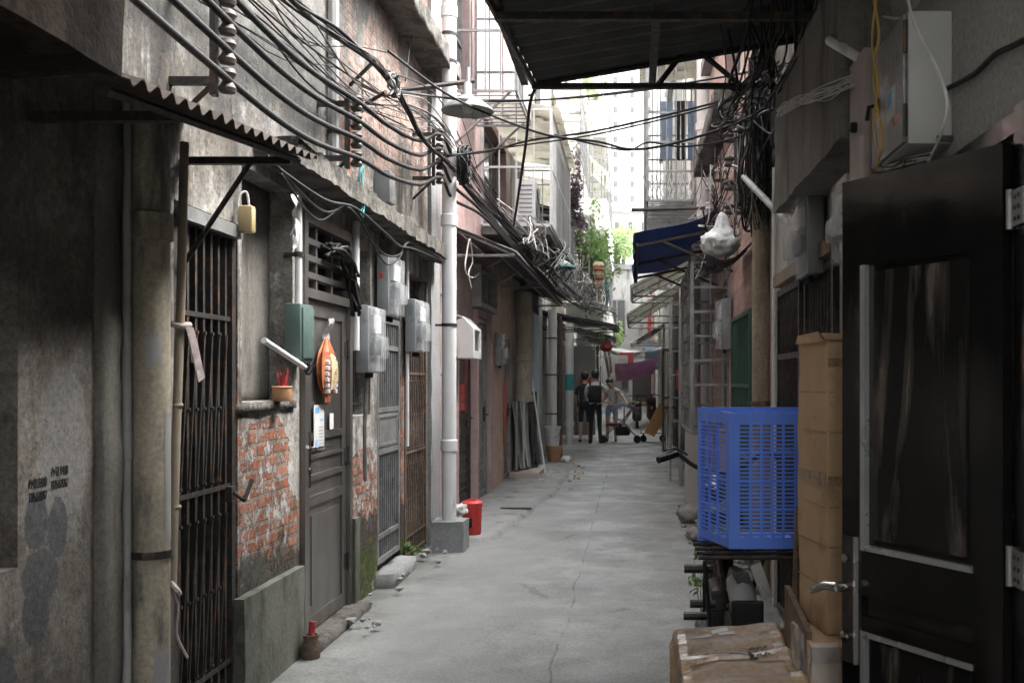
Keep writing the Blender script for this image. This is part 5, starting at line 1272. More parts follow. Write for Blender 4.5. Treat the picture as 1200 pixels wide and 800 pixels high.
# ------------------------------------------------------------------ right: open steel door
hx, hy, fx, fy = .955, 2.60, .655, 3.13        # hinge edge and free edge
dv = Vector((fx - hx, fy - hy, 0)); W = dv.length; dv.normalize()
nv = Vector((-dv.y, dv.x, 0))
if nv.x > 0: nv = -nv                          # outward face looks towards the lane
rz = math.atan2(dv.y, dv.x)
sd = thing('open_steel_door', 'dark stainless steel door standing open on the right with lever handle', 'door', (hx, hy, .06), rz)
sgn = 1 if (Matrix.Rotation(rz, 3, 'Z') @ Vector((0, 1, 0))).dot(nv) > 0 else -1
H = 2.09
def fb(b, u0, u1, d0, d1, z0, z1): b.box(u0, u1, sgn * d0, sgn * d1, z0, z1)
b = MB(); fb(b, .004, W, -.022, .0, 0, H); b.build('door_leaf', 'doordark', sd, True)
b = MB()
for (u0, u1, z0, z1) in ((.004, .10, 0, H), (W - .085, W, 0, H), (.10, W - .085, H - .26, H), (.10, W - .085, 0, .08), (.10, W - .085, .85, .985), (.10, W - .085, .745, .79)):
    fb(b, u0, u1, .0005, .014, z0, z1)
b.build('door_stile', 'doordark', sd, True)
b = MB()
ow = .016
for (u0, u1, z0, z1) in ((.10, W - .085, .985, 1.0), (.10, W - .085, .73, .745), (W - .104, W - .085, 1.0, H - .26), (W - .104, W - .085, .08, .73)): fb(b, u0, u1, .0008, .020, z0, z1)
b.build('bright_trim', 'stain', sd, True, label='bright steel trim strip round the door panels')
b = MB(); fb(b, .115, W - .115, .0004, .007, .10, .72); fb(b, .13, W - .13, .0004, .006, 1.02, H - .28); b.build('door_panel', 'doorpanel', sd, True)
b = MB().mat('iron'); fb(b, W - .062, W - .008, .0145, .022, .64, 1.02); b.mat('stain'); fb(b, W - .072, W - .0625, .0142, .026, .64, 1.02)
b.mat('chrome')
y_ = sgn * .022
b.tube([(W - .035, y_, .87), (W - .035, y_ + sgn * .045, .87)], .015, 10)
b.tube([(W - .035, y_ + sgn * .045, .87), (W + .01, y_ + sgn * .055, .868), (W + .05, y_ + sgn * .055, .85), (W + .075, y_ + sgn * .05, .84)], [.015, .013, .012, .009], 10, 0)
b.lathe([(.017, 0), (.017, .018), (.012, .022)], (W - .035, y_, .72), 12, (0, sgn, 0)); b.lathe([(.013, 0), (.013, .016)], (W - .035, y_, .955), 12, (0, sgn, 0))
b.build('handle', 'stain', sd, True, smooth=True)
fp = thing('door_frame_post', 'dark steel door frame post with hinges at the right edge', 'door frame', (.98, 2.54, 0))
b = MB(); b.box(.965, 1.0, 2.47, 2.585, 0, 2.24); b.box(.985, 1.0, 2.585, 3.36, 2.185, 2.24); b.build('post', 'doordark', fp)
for z in (1.98, 1.08):
    b = MB().mat('galv'); b.box(.957, .9645, 2.505, 2.575, z - .045, z + .045); b.tube([(.957, 2.59, z - .05), (.957, 2.59, z + .05)], .010, 8)
    hg = b.build('hinge', 'galv', fp)
    for q in (-.028, 0, .028):
        for yy in (2.53, 2.556):
            b = MB(); b.lathe([(.006, 0), (.006, .003)], (.957, yy, z + q), 8, (-1, 0, 0)); b.build('screw', 'iron', hg)

# ------------------------------------------------------------------ right: boxes on the wall
ec = thing('electrical_cabinet', 'big pale grey electrical cabinet with stickers high on the right wall', 'electrical cabinet', (.9, 3.4, 2.28))
b = MB().mat('cab'); b.bevbox(.862, 1.0, 3.19, 3.63, 2.285, 2.70, .006)
b.build('cabinet_body', 'cab', ec, smooth=True)
b = MB(); b.bevbox(.848, .861, 3.20, 3.62, 2.292, 2.693, .004); b.build('cabinet_door', 'cabside', ec, smooth=True)
for z in (2.36, 2.62):
    b = MB(); b.tube([(.853, 3.192, z - .05), (.853, 3.192, z + .05)], .007, 8); b.build('hinge', 'iron', ec)
b = MB(); b.bevbox(.95, 1.0, 3.183, 3.1895, 2.29, 2.31, .002); b.build('bracket', 'iron', ec)
b = MB().mat('paper'); b.box(.8466, .8478, 3.29, 3.40, 2.40, 2.50); b.mat('blueink'); b.box(.8458, .8465, 3.33, 3.39, 2.44, 2.495)
b.mat('red'); b.slab([(.8462, 3.300, 2.372), (.8462, 3.334, 2.372), (.8462, 3.317, 2.40)], (-.001, 0, 0)); b.box(.8462, .8475, 3.225, 3.292, 2.378, 2.388)
b.build('sticker', 'paper', ec)
b = MB(); b.bevbox(.842, .8475, 3.50, 3.53, 2.47, 2.51, .002); b.tube([(.842, 3.515, 2.49), (.815, 3.515, 2.485), (.81, 3.52, 2.44)], .008, 8); b.build('latch', 'black', ec)
eb = thing('backing_board', 'pinkish grey board mounted behind the electrical cabinet', 'board', (.9, 3.78, 2.2))
b = MB(); b.bevbox(.83, .998, 3.66, 3.90, 2.22, 2.74, .006); b.build('board', 'pinkboard', eb); b = MB(); b.lathe([(.02, 0), (.02, .02), (.012, .025)], (.83, 3.78, 2.48), 10, (-1, 0, 0)); b.build('cap', 'black', eb)
meter_box('grey meter box under the concrete canopy next to the brown pole', RX - .02, 5.20, 5.58, 2.09, 2.50, -1)
meter_box('second grey meter box partly hidden by the open steel door', RX - .02, 4.02, 4.36, 2.02, 2.38, -1)
mb3 = meter_box('small white meter box above the ladder-like cage', RX - .02, 10.05, 10.4, 1.85, 2.35, -1)
cable('white cable looping down over the electrical cabinet', [WX(1060, -20, .80), WX(1072, 30, .80), WX(1100, 85, .81), WX(1110, 125, .82), WX(1100, 165, .82), WX(1085, 195, .86)], .005, 'cablewhite')
cable('second white cable behind the electrical cabinet', [WX(1085, -10, .95), WX(1060, 20, .93), WX(1035, 20, .93)], .005, 'cablewhite')
cable('yellow wire hanging in front of the cabinet', [WX(1022, -10, .82), WX(1030, 40, .82), WX(1024, 80, .82), WX(1028, 125, .82), WX(1034, 165, .82), WX(1026, 200, .82)], .005, 'cableyellow')
cable('second yellow wire twisted beside the first one', [WX(1028, -10, .815), WX(1022, 50, .815), WX(1029, 100, .815), WX(1024, 140, .815), WX(1030, 180, .815)], .004, 'cableyellow')
cable('white wire dropping left of the cabinet', [WX(993, -10, .85), WX(996, 40, .85), WX(1002, 80, .85)], .005, 'cablewhite')
cable('black cable clipped across the grey wall', [WX(1108, 105, .985), WX(1140, 88, .985), WX(1165, 65, .985), WX(1185, 55, .985), WX(1215, 40, .985)], .008, 'black')
lines = [jit([WX(935, 125, .78), WX(915, 133, .74), WX(925, 120, .72), WX(960, 112, .74), WX(995, 95, .8)], .025) for _ in range(12)]
bundle('wire_tuft', 'splayed tuft of thin pale wires beside the cabinet', lines, .0022, 'cablewhite', 'wires')
lines = [jit([WX(1070, 175, .95), WX(1060, 190, .9), WX(1040, 195, .88), WX(1085, 190, .92)], .03) for _ in range(8)]
bundle('wire_tuft', 'loose wires below the electrical cabinet', lines, .003, 'cablewhite', 'wires', ['black', 'cablewhite'])
pipe('short white pipe sticking out of the concrete canopy', [(.86, 3.72, 2.70), (.79, 4.08, 2.90)], .02, 'pvc', 10)
# ------------------------------------------------------------------ right: pole, struts, tangles
pl = thing('utility_pole', 'tall brown cement pole with a rusty collar on the right', 'utility pole', (.93, 7.45, 0))
b = MB(); b.tube([(.955, 7.45, -.05), (.955, 7.45, 6.6)], [.083, .068], 20); b.build('shaft', 'polemat', pl, smooth=True)
b = MB(); 
for z in (1.30, 1.38): b.lathe([(.083, -.016), (.090, -.014), (.090, .014), (.083, .016)], (.955, 7.45, z), 20)
b.build('collar', 'rust', pl)
pipe('slanting grey strut from the pole to the meter box', [WD(872, 208, 7.2), WD(926, 264, 5.7)], .022, 'greypipe', 10, cat='strut')
pipe('thin white conduit behind the brown pole', [(.975, 7.0, 0), (.975, 7.0, 3.0)], .014, 'pvc', 8)
lines = []
for k in range(80):
    x0 = random.uniform(.85, 1.0); y0 = random.uniform(6.9, 7.6)
    pts = [Vector((x0 + .1, y0 - .5, 4.1)), Vector((x0, y0, 3.75)), Vector((x0 - random.uniform(-.02, .08), y0, 3.4)), Vector((x0 - random.uniform(-.02, .09), y0 + .1, 3.0)), Vector((x0 - random.uniform(0, .10), y0 + .2, random.uniform(2.6, 2.95)))]
    if random.random() < .6: pts += [pts[-1] + Vector((.06, .3, .1)), pts[-1] + Vector((.0, .6, .35))]
    lines.append(jit(pts, .045))
bundle('cable_tangle', 'dense black tangle of cables hanging in front of the brown pole', lines, (.003, .010), 'black', 'cable tangle', ['black', 'black', 'black', 'cablegrey'])
lines = []
for k in range(30):
    p = Vector((random.uniform(.68, .92), random.uniform(8, 11.5), random.uniform(2.9, 4.0)))
    lines.append(jit([p, p + Vector((.05, .2, -.3)), p + Vector((-.08, .4, -.5)), p + Vector((.1, .7, -.25)), p + Vector((.15, 1.0, .2))], .13))
bundle('cable_tangle', 'grey and pale wire loops on the pink brick wall behind the pole', lines, (.003, .008), 'cablegrey', 'cable tangle', ['cablegrey', 'black', 'black', 'cablewhite'])
lines = []
for k in range(34):
    x0 = random.uniform(.5, .95); y0 = random.uniform(4.2, 5.6)
    lines.append(jit([(x0, y0, 3.48), (x0 + .05, y0 + .3, 3.2), (x0, y0 + .9, 3.12), (x0 + .1, y0 + 1.5, 3.3), (.9, y0 + 2, 3.45)], .1))
bundle('cable_tangle', 'dark wires bunched under the canopy at the right wall', lines, (.003, .010), 'black', 'cable tangle')
for k, lab in enumerate(('insulator rack on the right wall above the white bag', 'insulator rack on the right wall further from the pole')):
    t = thing('insulator_rack', lab, 'insulator rack', (RX, 8.6 + k * 2.2, 2.8), 0, 'insulator racks on the right wall')
    y = 8.6 + k * 2.2
    b = MB(); b.box(.86, .885, y - .02, y + .02, 2.85, 3.75)
    for z in (2.95, 3.65): b.box(.885, RX + .02, y - .018, y + .018, z - .015, z + .015)
    b.build('bracket', 'iron', t)
    for q in range(4):
        z = 2.98 + q * .2; b = MB(); b.lathe([(.012, -.045), (.036, -.04), (.046, -.025), (.028, 0), (.046, .025), (.036, .04), (.012, .045)], (.82, y, z), 12); b.build('insulator', 'cablewhite' if k else 'porcelain', t, smooth=True)
cable('black bar-like cable arm reaching from the right wall over the blue awning', [WD(740, 246, 12.4), WD(790, 245, 12.4), WD(850, 243, 12.4)], .022, 'iron', 2)
# right-hand clutter further along
pipe('big white downpipe on the white tiled house corner', [(.93, 13.2, .0), (.93, 13.2, 7.5)], .09, 'pvc', 18, (4.8, 3.2, 6.4))
pipe('mottled pinkish-grey pipe beside the ladder-like cage', [(.80, 12.9, 0), (.80, 12.9, 2.9)], .07, 'greypipe', 14, (1.2,))
pipe('tall grey post left of the louvred panel', [(.72, 15.0, 0), (.72, 15.0, 2.9)], .03, 'greypipe', 10)
pn = thing('louvred_panel', 'pale grey louvred panel with mint top beside the ladder-like cage', 'panel', (.83, 14.1, 0))
b = MB(); b.box(.78, .97, 13.75, 13.80, .5, 2.2)
for i in range(16): b.box(.79, .96, 13.725, 13.752, .6 + i * .085, .64 + i * .085, Matrix.Rotation(-.4, 3, 'X'))
b.build('louvres', 'cab', pn); b = MB(); b.box(.78, .94, 13.74, 13.79, 2.203, 2.75); b.build('top_panel', 'mint', pn)
b = MB(); b.box(.84, .90, 13.728, 13.738, 2.25, 2.45); b.build('slot', 'black', pn)
lc = thing('ladder_frame', 'grey ladder-like frame standing against the right wall', 'ladder frame', (.62, 15.8, 0))
b = MB()
for x in (.60, .86): b.box(x - .016, x + .016, 15.78, 15.82, 0, 2.75)
for i in range(6): b.box(.616, .844, 15.785, 15.815, .9 + i * .36, .93 + i * .36)
b.build('rails', 'galv', lc)
def aircon(label, X, y0, y1, z0, s=1, H=.55, D=.28):
    t = thing('air_conditioner', label, 'air conditioner', (X, (y0 + y1) / 2, z0), 0, 'outdoor air conditioner units')
    b = MB(); b.bevbox(X, X + s * D, y0, y1, z0, z0 + H, .012); b.build('casing', 'pvc', t, smooth=True)
    xf = X + s * D; b = MB(); yc = y0 + (y1 - y0) * .4; zc = z0 + H / 2
    for k in range(5): b.lathe([(.05 + .042 * k, 0), (.055 + .042 * k, .006), (.06 + .042 * k, 0)], (xf, yc, zc), 20, (s, 0, 0))
    for k in range(8): z = z0 + .06 + k * (H - .1) / 8; b.box(xf, xf + s * .004, y1 - .12, y1 - .03, z, z + .025)
    for k in range(9): z = z0 + .06 + k * (H - .1) / 9; b.box(X + s * .05, xf - s * .04, y0 - .004, y0 + .001, z, z + .02)
    b.build('fan_grille', 'meter', t)
    b = MB(); b.box(X - s * .02, xf, y0 + .1, y0 + .13, z0 - .03, z0); b.box(X - s * .02, xf, y1 - .13, y1 - .1, z0 - .03, z0); b.build('bracket', 'galv', t)
    return t
aircon('white air conditioner standing in the white barred cage on the pink house', LX + .38, 13.4, 14.1, 3.56, 1, .62, .26)
aircon('white air conditioner on the right wall above the ladder-like cage', RX - .02, 11.9, 12.6, 2.82, -1)
aircon('white air conditioner below the balcony plants on the cream house', LX + .1, 25.2, 26.1, 3.68, 1, .6, .7)
aircon('white air conditioner lower down beside the blue cloth', LX + .1, 28, 28.9, 3.05, 1, .6, 1.0)
md = thing('mesh_door', 'dark brown wire mesh door standing open far down the right side', 'door', (.98, 21.5, 0))
b = MB(); w_ = .05
b.box(  .64, .69, 21.4, 21.44, .05, 2.2); b.box(.93, .98, 21.4, 21.44, .05, 2.2)
for z in (.05, .95, 1.15, 2.15): b.box(.69, .93, 21.4, 21.44, z, z + .05)
b.build('frame', 'rust', md); b = MB()
for i in range(6): x = .71 + i * .042; b.box(x - .005, x + .005, 21.415, 21.425, .1, 2.15)
for i in range(44): z = .1 + i * .047; b.box(.69, .93, 21.4145, 21.4255, z - .004, z + .004)
b.build('wire_mesh', 'rust', md)
b = MB(); b.box(.90, .985, 20.4, 20.7, 1.35, 1.75); b.thing('red_box', 'red', 'red wall box next to the open mesh door', 'box')
b = MB(); b.cloth((.72, 14.8, 1.2), (.86, 14.8, 1.2), (.88, 14.8, .55), (.70, 14.8, .5), 8, 8, 0, .05, .004, 8); b.thing('cloth_rag', 'greycloth', 'grey rag hung on the right wall below the louvred panel', 'rag', smooth='all')
b = MB(); b.bevbox(.66, .97, 12.2, 12.6, 0, .95, .01); b.box(.655, .66, 12.22, 12.58, .1, .9); b.thing('metal_cabinet', 'cab', 'pale grey metal cabinet standing behind the blue crate', 'cabinet')
# laundry in the big cage
for i, (x, m_, lab) in enumerate(((.42, 'denim', 'pair of blue jeans'), (.62, 'blackcloth', 'black trousers'), (.80, 'denim', 'faded jeans'))):
    b = MB()
    for q in (0, .09): b.cloth((x + q, 14.7, 5.55), (x + .085 + q, 14.7, 5.55), (x + .075 + q, 14.72, 4.7), (x + .01 + q, 14.7, 4.72), 5, 10, 0, .02, .02, 6)
    b.thing('hanging_trousers', m_, lab + (' hanging at the outer end of the cage', ' hanging in the middle of the cage', ' hanging nearest the wall in the cage')[i], 'trousers', smooth='all')

# ------------------------------------------------------------------ cardboard boxes
def carton(name, label, cx, cy, w_, d_, z0, h, m='card', rz=0, dent=.012, seed=0, flutes=0, tapes=True):
    t = thing(name, label, 'cardboard box', (cx, cy, z0), rz)
    bm = bmesh.new(); bmesh.ops.create_cube(bm, size=1)
    for v in bm.verts: v.co = Vector((v.co.x * w_, v.co.y * d_, (v.co.z + .5) * h))
    bmesh.ops.bevel(bm, geom=bm.edges[:], offset=.004, segments=2, profile=.5, affect='EDGES')
    for _ in range(5):
        es = [e for e in bm.edges if e.calc_length() > .06]
        if es: bmesh.ops.subdivide_edges(bm, edges=es, cuts=1, use_grid_fill=True)
    for v in bm.verts:
        p = v.co + Vector((seed, seed * 2, 0)); k = .3 if v.co.z < .02 else 1
        v.co += (noise.noise_vector(p * 4) * dent + noise.noise_vector(p * 13) * dent * .35) * k
        if flutes: v.co.z += .006 * math.sin(v.co.y * flutes) * (1 if v.co.z > h * .9 else 0)
        if v.co.z < 0: v.co.z = 0
    b = MB(); b.frombm(bm); b.build('carton', m, t, True, smooth=True)
    return t
# big wrapped box at the bottom of the picture
BX = dict(cx=.275, cy=2.98, w=.34, d=.60, h=.75)
c1 = thing('cardboard_box', 'dented taped cardboard box with black marker writing on its top, in front', 'cardboard box', (.30, 2.98, 0))
bm = bmesh.new(); bmesh.ops.create_cube(bm, size=1)
for v in bm.verts: v.co = Vector((v.co.x * .34, v.co.y * .62, (v.co.z + .5) * .76))
for v in bm.verts:
    if v.co.z > .5:
        if v.co.x < 0: v.co.z -= .045; v.co.x -= .005
        if v.co.y > 0: v.co.z += .012
bmesh.ops.bevel(bm, geom=bm.edges[:], offset=.022, segments=3, profile=.6, affect='EDGES')
for _ in range(6):
    es = [e for e in bm.edges if e.calc_length() > .035]
    if es: bmesh.ops.subdivide_edges(bm, edges=es, cuts=1, use_grid_fill=True)
for v in bm.verts:
    top = max(0, (v.co.z - .55) / .2)
    v.co += noise.noise_vector(v.co * 3.2 + Vector((3, 1, 0))) * .022 + noise.noise_vector(v.co * 9) * .009
    if v.co.z > .70:
        v.co.z += .007 * math.sin(v.co.y * 46 + 1.2 * noise.noise(v.co * 4)) 
    if v.co.z < 0: v.co.z = 0
from mathutils.bvhtree import BVHTree
bvh = BVHTree.FromBMesh(bm)
b = MB(); b.frombm(bm); b.build('carton', 'card2', c1, True, smooth='all')
def drape(cen, w_, l, ang, lift=.0025, n=10, m=2):
    """strip lying on the top of the big carton"""
    ca, sa = math.cos(ang), math.sin(ang); vs = []; fs = []
    for j in range(m + 1):
        for i in range(n + 1):
            u = (i / n - .5) * l; v = (j / m - .5) * w_
            x = cen[0] + ca * u - sa * v; y = cen[1] + sa * u + ca * v
            hit = bvh.ray_cast(Vector((x, y, 2)), Vector((0, 0, -1)))[0]
            z = hit.z if hit else .70
            vs.append((x, y, z + lift))
    for j in range(m):
        for i in range(n):
            k = j * (n + 1) + i; fs.append((k, k + 1, k + n + 2, k + n + 1))
    return vs, fs
for q in (((-.085, .24), .028, .075, .3), ((-.02, .27), .022, .05, .1), ((-.0, .245), .022, .05, 0), ((.13, .20), .02, .045, -.9)):
    b = MB(); b.add(*drape(*q)); b.build('paper_label', 'paper', c1, True)
b = MB(); b.add(*drape((-.155, 0), .05, .60, PI / 2, .0035, 22)); b.add(*drape((.155, 0), .06, .60, PI / 2, .0035, 22)); b.add(*drape((0, .02), .055, .33, 0, .0032, 14)); b.build('packing_tape', 'tape', c1, True)
b = MB()
def stroke(pts, r=.004):
    P = []
    for (x, y) in pts:
        hit = bvh.ray_cast(Vector((x, y, 2)), Vector((0, 0, -1)))[0]; P.append(Vector((x, y, (hit.z if hit else .7) + .003)))
    vs = []; fs = []
    for i, p in enumerate(P):
        tt = P[min(i + 1, len(P) - 1)] - P[max(i - 1, 0)]; nn = Vector((-tt.y, tt.x, 0)).normalized() * r; vs += [p - nn, p + nn]
    for i in range(len(P) - 1): fs.append((2 * i, 2 * i + 1, 2 * i + 3, 2 * i + 2))
    b.add(vs, fs)
stroke([(.06 + .004 * i, -.10 + .0 * i) for i in range(18)], .003); stroke([(.06 + .035 - .035 * math.cos(a), -.10 + .05 * math.sin(a)) for a in [i * PI / 14 for i in range(15)]], .003)   # letter D
for q in range(4): stroke([(.045 + .006 * i, .0 + q * .032 + .008 * math.sin(i * 1.7 + q)) for i in range(11)], .0035)
stroke([(-.06 + .01 * i, .055 - .0004 * i * i) for i in range(12)], .006); stroke([(.045, .05), (.052, .03), (.055, .01), (.055, -.02)], .012); stroke([(-.11 + .012 * i, .075) for i in range(8)], .004); stroke([(-.10, .06), (-.085, .05), (-.07, .045)], .009)
b.build('marker_writing', 'ink', c1, True)
# tall box on a taped box
c2 = carton('cardboard_box', 'cardboard box wrapped in shiny clear film under the tall box', .76, 3.62, .33, .36, 0, .66, 'card', .05, .012, 3)
b = MB(); b.cloth((-.172, -.187, .40), (-.172, .15, .40), (-.160, .15, .672), (-.160, -.18, .672), 12, 8, 0, .010, .002, 14); b.cloth((-.165, -.19, .30), (-.07, -.192, .30), (-.07, -.19, .672), (-.165, -.188, .672), 10, 8, 0, .008, .002, 14)
b.build('clear_film', 'film', c2, True, smooth='all')
b = MB(); b.box(-.168, .168, -.1835, -.1815, .60, .655); b.build('packing_tape', 'tape', c2, True)
c3 = carton('cardboard_box', 'tall upright brown cardboard box with taped seam leaning by the gate', .79, 3.74, .27, .32, .665, 1.03, 'card', .15, .008, 9)
for q in ((-.1395, -.1375, -.15, .15, .515, .555), (-.134, .134, -.165, -.163, .515, .55), (-.134, .134, -.165, -.163, .93, .96)):
    b = MB(); b.box(*q); b.build('packing_tape', 'tape', c3, True)
for z in (.16, .30, .44, .70, .84):
    for q in ((-.1385, -.1365, -.155, .155), (-.13, .13, -.1635, -.1618)):
        b = MB(); b.box(*q, z, z + .004); b.build('fold_crease', 'card2', c3, True)
b = MB(); b.cloth((-.145, -.17, 1.02), (.135, -.17, 1.02), (.135, -.10, 1.045), (-.13, -.08, 1.05), 8, 4, 0, .006); b.cloth((-.145, .16, 1.02), (-.145, -.17, 1.02), (-.155, -.12, 1.055), (-.15, .12, 1.05), 8, 4, 0, .008); b.build('flap', 'card', c3, True, smooth='all')

# ------------------------------------------------------------------ blue crate on its side
cr = thing('plastic_crate', 'blue slotted plastic crate stood on its end on the motorbike rack', 'crate', (.60, 4.86, .765), R(2))
CW, CH, CD = .36, .63, .40     # across the lane, tall, along the lane
def slotted(b, M, U, V, nu, nv, fr=.035, rib=.006, bar=.0075, t=.0035):
    """slotted plate in local (u,v), mapped by M; nu ribs columns, nv rows of slots"""
    def bx(u0, u1, v0, v1, d0=-t, d1=t):
        vs = [M @ Vector((u, v, d)) for d in (d0, d1) for v in (v0, v1) for u in (u0, u1)]
        b.add(vs, [(0, 2, 3, 1), (4, 5, 7, 6), (0, 1, 5, 4), (2, 6, 7, 3), (0, 4, 6, 2), (1, 3, 7, 5)])
    bx(0, U, 0, fr); bx(0, U, V - fr, V); bx(0, fr, fr, V - fr); bx(U - fr, U, fr, V - fr)
    for i in range(1, nu):
        u = fr + (U - 2 * fr) * i / nu; bx(u - rib, u + rib, fr, V - fr)
    rows = []
    for j in range(1, nv):
        v = fr + (V - 2 * fr) * j / nv; wide = (j % 7 == 0)
        for i in range(nu):
            u0 = fr + (U - 2 * fr) * i / nu + (rib if i else 0); u1 = fr + (U - 2 * fr) * (i + 1) / nu - (rib if i < nu - 1 else 0)
            bx(u0, u1, v - (bar * .95 if wide else bar * .6), v + (bar * .95 if wide else bar * .6), -t * .7, t * .7)
    for i in range(1, nu):
        u = fr + (U - 2 * fr) * i / nu; bx(u - .004, u + .004, fr * .3, V - fr * .3, t, t * 2.2)
    for j in range(0, nv + 1, 7):
        v = fr + (V - 2 * fr) * j / nv; bx(fr * .3, U - fr * .3, v - .004, v + .004, t + .0006, t * 2.2 + .0006)
X0 = -CW / 2
def frm(o, u, v): 
    u = Vector(u); v = Vector(v); n_ = u.cross(v); return Matrix(((u.x, v.x, n_.x, o[0]), (u.y, v.y, n_.y, o[1]), (u.z, v.z, n_.z, o[2]), (0, 0, 0, 1)))
tz = .045   # taper: the far (open) rim is wider
b = MB(); slotted(b, frm((X0 + .02, -CD / 2, .02), (1, 0, 0), (0, 0, 1)), CW - .02, CH - .02, 5, 28, .045); b.build('base_panel', 'blue', cr, True)
# left side panel, flared towards the open rim
u = Vector((-.26, 1, 0)).normalized()
b = MB(); slotted(b, frm((X0 + .02 + u.x * CD, -CD / 2 + u.y * CD, .02), tuple(-u), (0, 0, 1)), CD, CH - .02, 3, 28, .04); b.build('side_panel', 'blue', cr, True)
u2 = Vector((.20, 1, 0)).normalized()
b = MB(); slotted(b, frm((X0 + CW, -CD / 2, .02), tuple(u2), (0, 0, 1)), CD, CH - .02, 3, 28, .04); b.build('side_panel', 'blue', cr, True)
b = MB(); slotted(b, frm((X0 + .02, -CD / 2, CH), (1, 0, 0), (0, 1, 0)), CW - .02, CD, 4, 14, .04); b.build('end_panel', 'blue', cr, True)
b = MB(); slotted(b, frm((X0 + .02, CD / 2, .02), (1, 0, 0), (0, -1, 0)), CW - .02, CD, 4, 14, .04); b.build('end_panel', 'blue', cr, True)
b = MB(); xa, xb = X0 - .085, X0 + CW + .07
b.box(xa, xb, CD / 2 - .02, CD / 2 + .02, CH - .01, CH + .02); b.box(xa, xb, CD / 2 - .02, CD / 2 + .02, -.005, .03); b.box(xa, xa + .035, CD / 2 - .02, CD / 2 + .02, .03, CH - .01); b.box(xb - .035, xb, CD / 2 - .02, CD / 2 + .02, .03, CH - .01)
b.build('rim', 'blue', cr, True)

# ------------------------------------------------------------------ parked motorbike under the crate
mk = thing('motorbike', 'black motorbike parked on the right carrying the blue crate', 'motorbike', (.54, 5.2, 0))
def wheel(b, c, r, t_, n=28):
    b.lathe([(r * .74, -t_), (r * .9, -t_ * 1.1), (r, -t_ * .4), (r, t_ * .4), (r * .9, t_ * 1.1), (r * .74, t_), (r * .74, -t_)], c, n, (1, 0, 0))
def make_wheel(c, r=.27, t_=.05):
    b = MB(); wheel(b, c, r, t_); w_ = b.build('wheel', 'black', mk, smooth=True)
    b = MB(); b.lathe([(.05, -.05), (.05, .05)], c, 12, (1, 0, 0)); b.lathe([(r * .68, -.03), (r * .75, -.03), (r * .75, .03), (r * .68, .03), (r * .68, -.03)], c, 24, (1, 0, 0))
    for k in range(10):
        a = k * PI / 5; b.tube([Vector(c) + Vector((0, .04 * math.cos(a), .04 * math.sin(a))), Vector(c) + Vector((0, r * .7 * math.cos(a), r * .7 * math.sin(a)))], .006, 5)
    b.build('rim', 'galv', w_)
make_wheel((.50, 4.72, .27)); make_wheel((.50, 5.95, .27))
b = MB()
arc = [(.50, 4.72 + .33 * math.cos(a), .27 + .33 * math.sin(a)) for a in [R(200) - i * R(13) for i in range(12)]]
b.tube(arc, .062, 10); b.build('rear_mudguard', 'greypipe', mk, smooth=True)
b = MB(); b.tube([(.50, 5.95 + .31 * math.cos(a), .27 + .31 * math.sin(a)) for a in [R(20) + i * R(13) for i in range(11)]], .05, 8); b.build('front_mudguard', 'black', mk, smooth=True)
b = MB()
b.tube([(.50, 4.72, .27), (.50, 5.15, .34), (.50, 5.35, .34)], .03, 8); b.tube([(.50, 5.85, .72), (.50, 5.55, .45), (.50, 5.3, .40), (.50, 4.95, .62), (.50, 4.6, .66)], .035, 8)
for x in (.43, .57): b.tube([(x, 5.95, .27), (x, 5.86, .65), (x, 5.80, .95)], .018, 8)
b.bevbox(.40, .60, 5.15, 5.48, .22, .50, .03); b.lathe([(.09, -.04), (.10, 0), (.09, .04)], (.50, 5.35, .36), 14, (1, 0, 0)); b.build('frame', 'iron', mk, smooth=True)
b = MB(); b.bevbox(.39, .61, 4.95, 5.50, .70, .78, .03); b.build('seat', 'blackcloth', mk, smooth=True)
b = MB(); b.bevbox(.38, .62, 5.50, 5.82, .62, .86, .06); b.build('tank', 'black', mk, smooth=True)
b = MB()
for x in (.34, .54, .74): b.tube([(x, 4.60, .735), (x, 5.10, .735)], .011, 6)
for y in (4.60, 4.72, 4.85, 4.98, 5.10): b.tube([(.30, y, .752), (.78, y, .752)], .010, 6)
b.tube([(.40, 4.65, .74), (.45, 4.85, .50)], .012, 6); b.tube([(.60, 4.65, .74), (.55, 4.85, .50)], .012, 6); b.build('rack', 'iron', mk)
b = MB(); b.tube([(.16, 5.78, 1.10), (.24, 5.84, 1.14), (.36, 5.82, 1.06), (.50, 5.80, 1.02), (.64, 5.82, 1.06), (.76, 5.84, 1.14), (.84, 5.78, 1.10)], .013, 8, 4)
b.tube([(.15, 5.75, 1.10), (.26, 5.83, 1.13)], .020, 8); b.tube([(.19, 5.90, 1.12), (.25, 5.92, 1.155), (.32, 5.88, 1.12)], .008, 6, 3); b.build('handlebar', 'black', mk, smooth=True)
b = MB(); b.lathe([(.02, -.02), (.085, 0), (.09, .03), (.001, .05)], (.50, 5.98, .92), 16, (0, 1, 0)); b.build('headlight', 'chrome', mk, smooth=True)
b = MB(); b.tube([(.36, 5.45, .25), (.36, 5.05, .30), (.35, 4.55, .36)], [.025, .05], 10); b.tube([(.27, 5.3, .33), (.40, 5.3, .33)], .022, 8); b.tube([(.26, 5.05, .62), (.40, 5.05, .62)], .022, 8); b.tube([(.28, 4.9, .48), (.40, 4.9, .48)], .02, 8); b.build('exhaust', 'iron', mk, smooth=True)
b = MB(); b.tube([(.33, 4.62, .73), (.38, 4.45, .03)], .011, 6); b.tube([(.33, 4.62, .73), (.33, 4.66, .5), (.45, 4.7, .5)], .008, 6); b.build('side_stand', 'black', mk)
b = MB(); b.box(.55, .60, 4.52, 4.54, .58, .74, Matrix.Rotation(-.35, 3, 'Y')); b.build('number_plate', 'stain', mk)
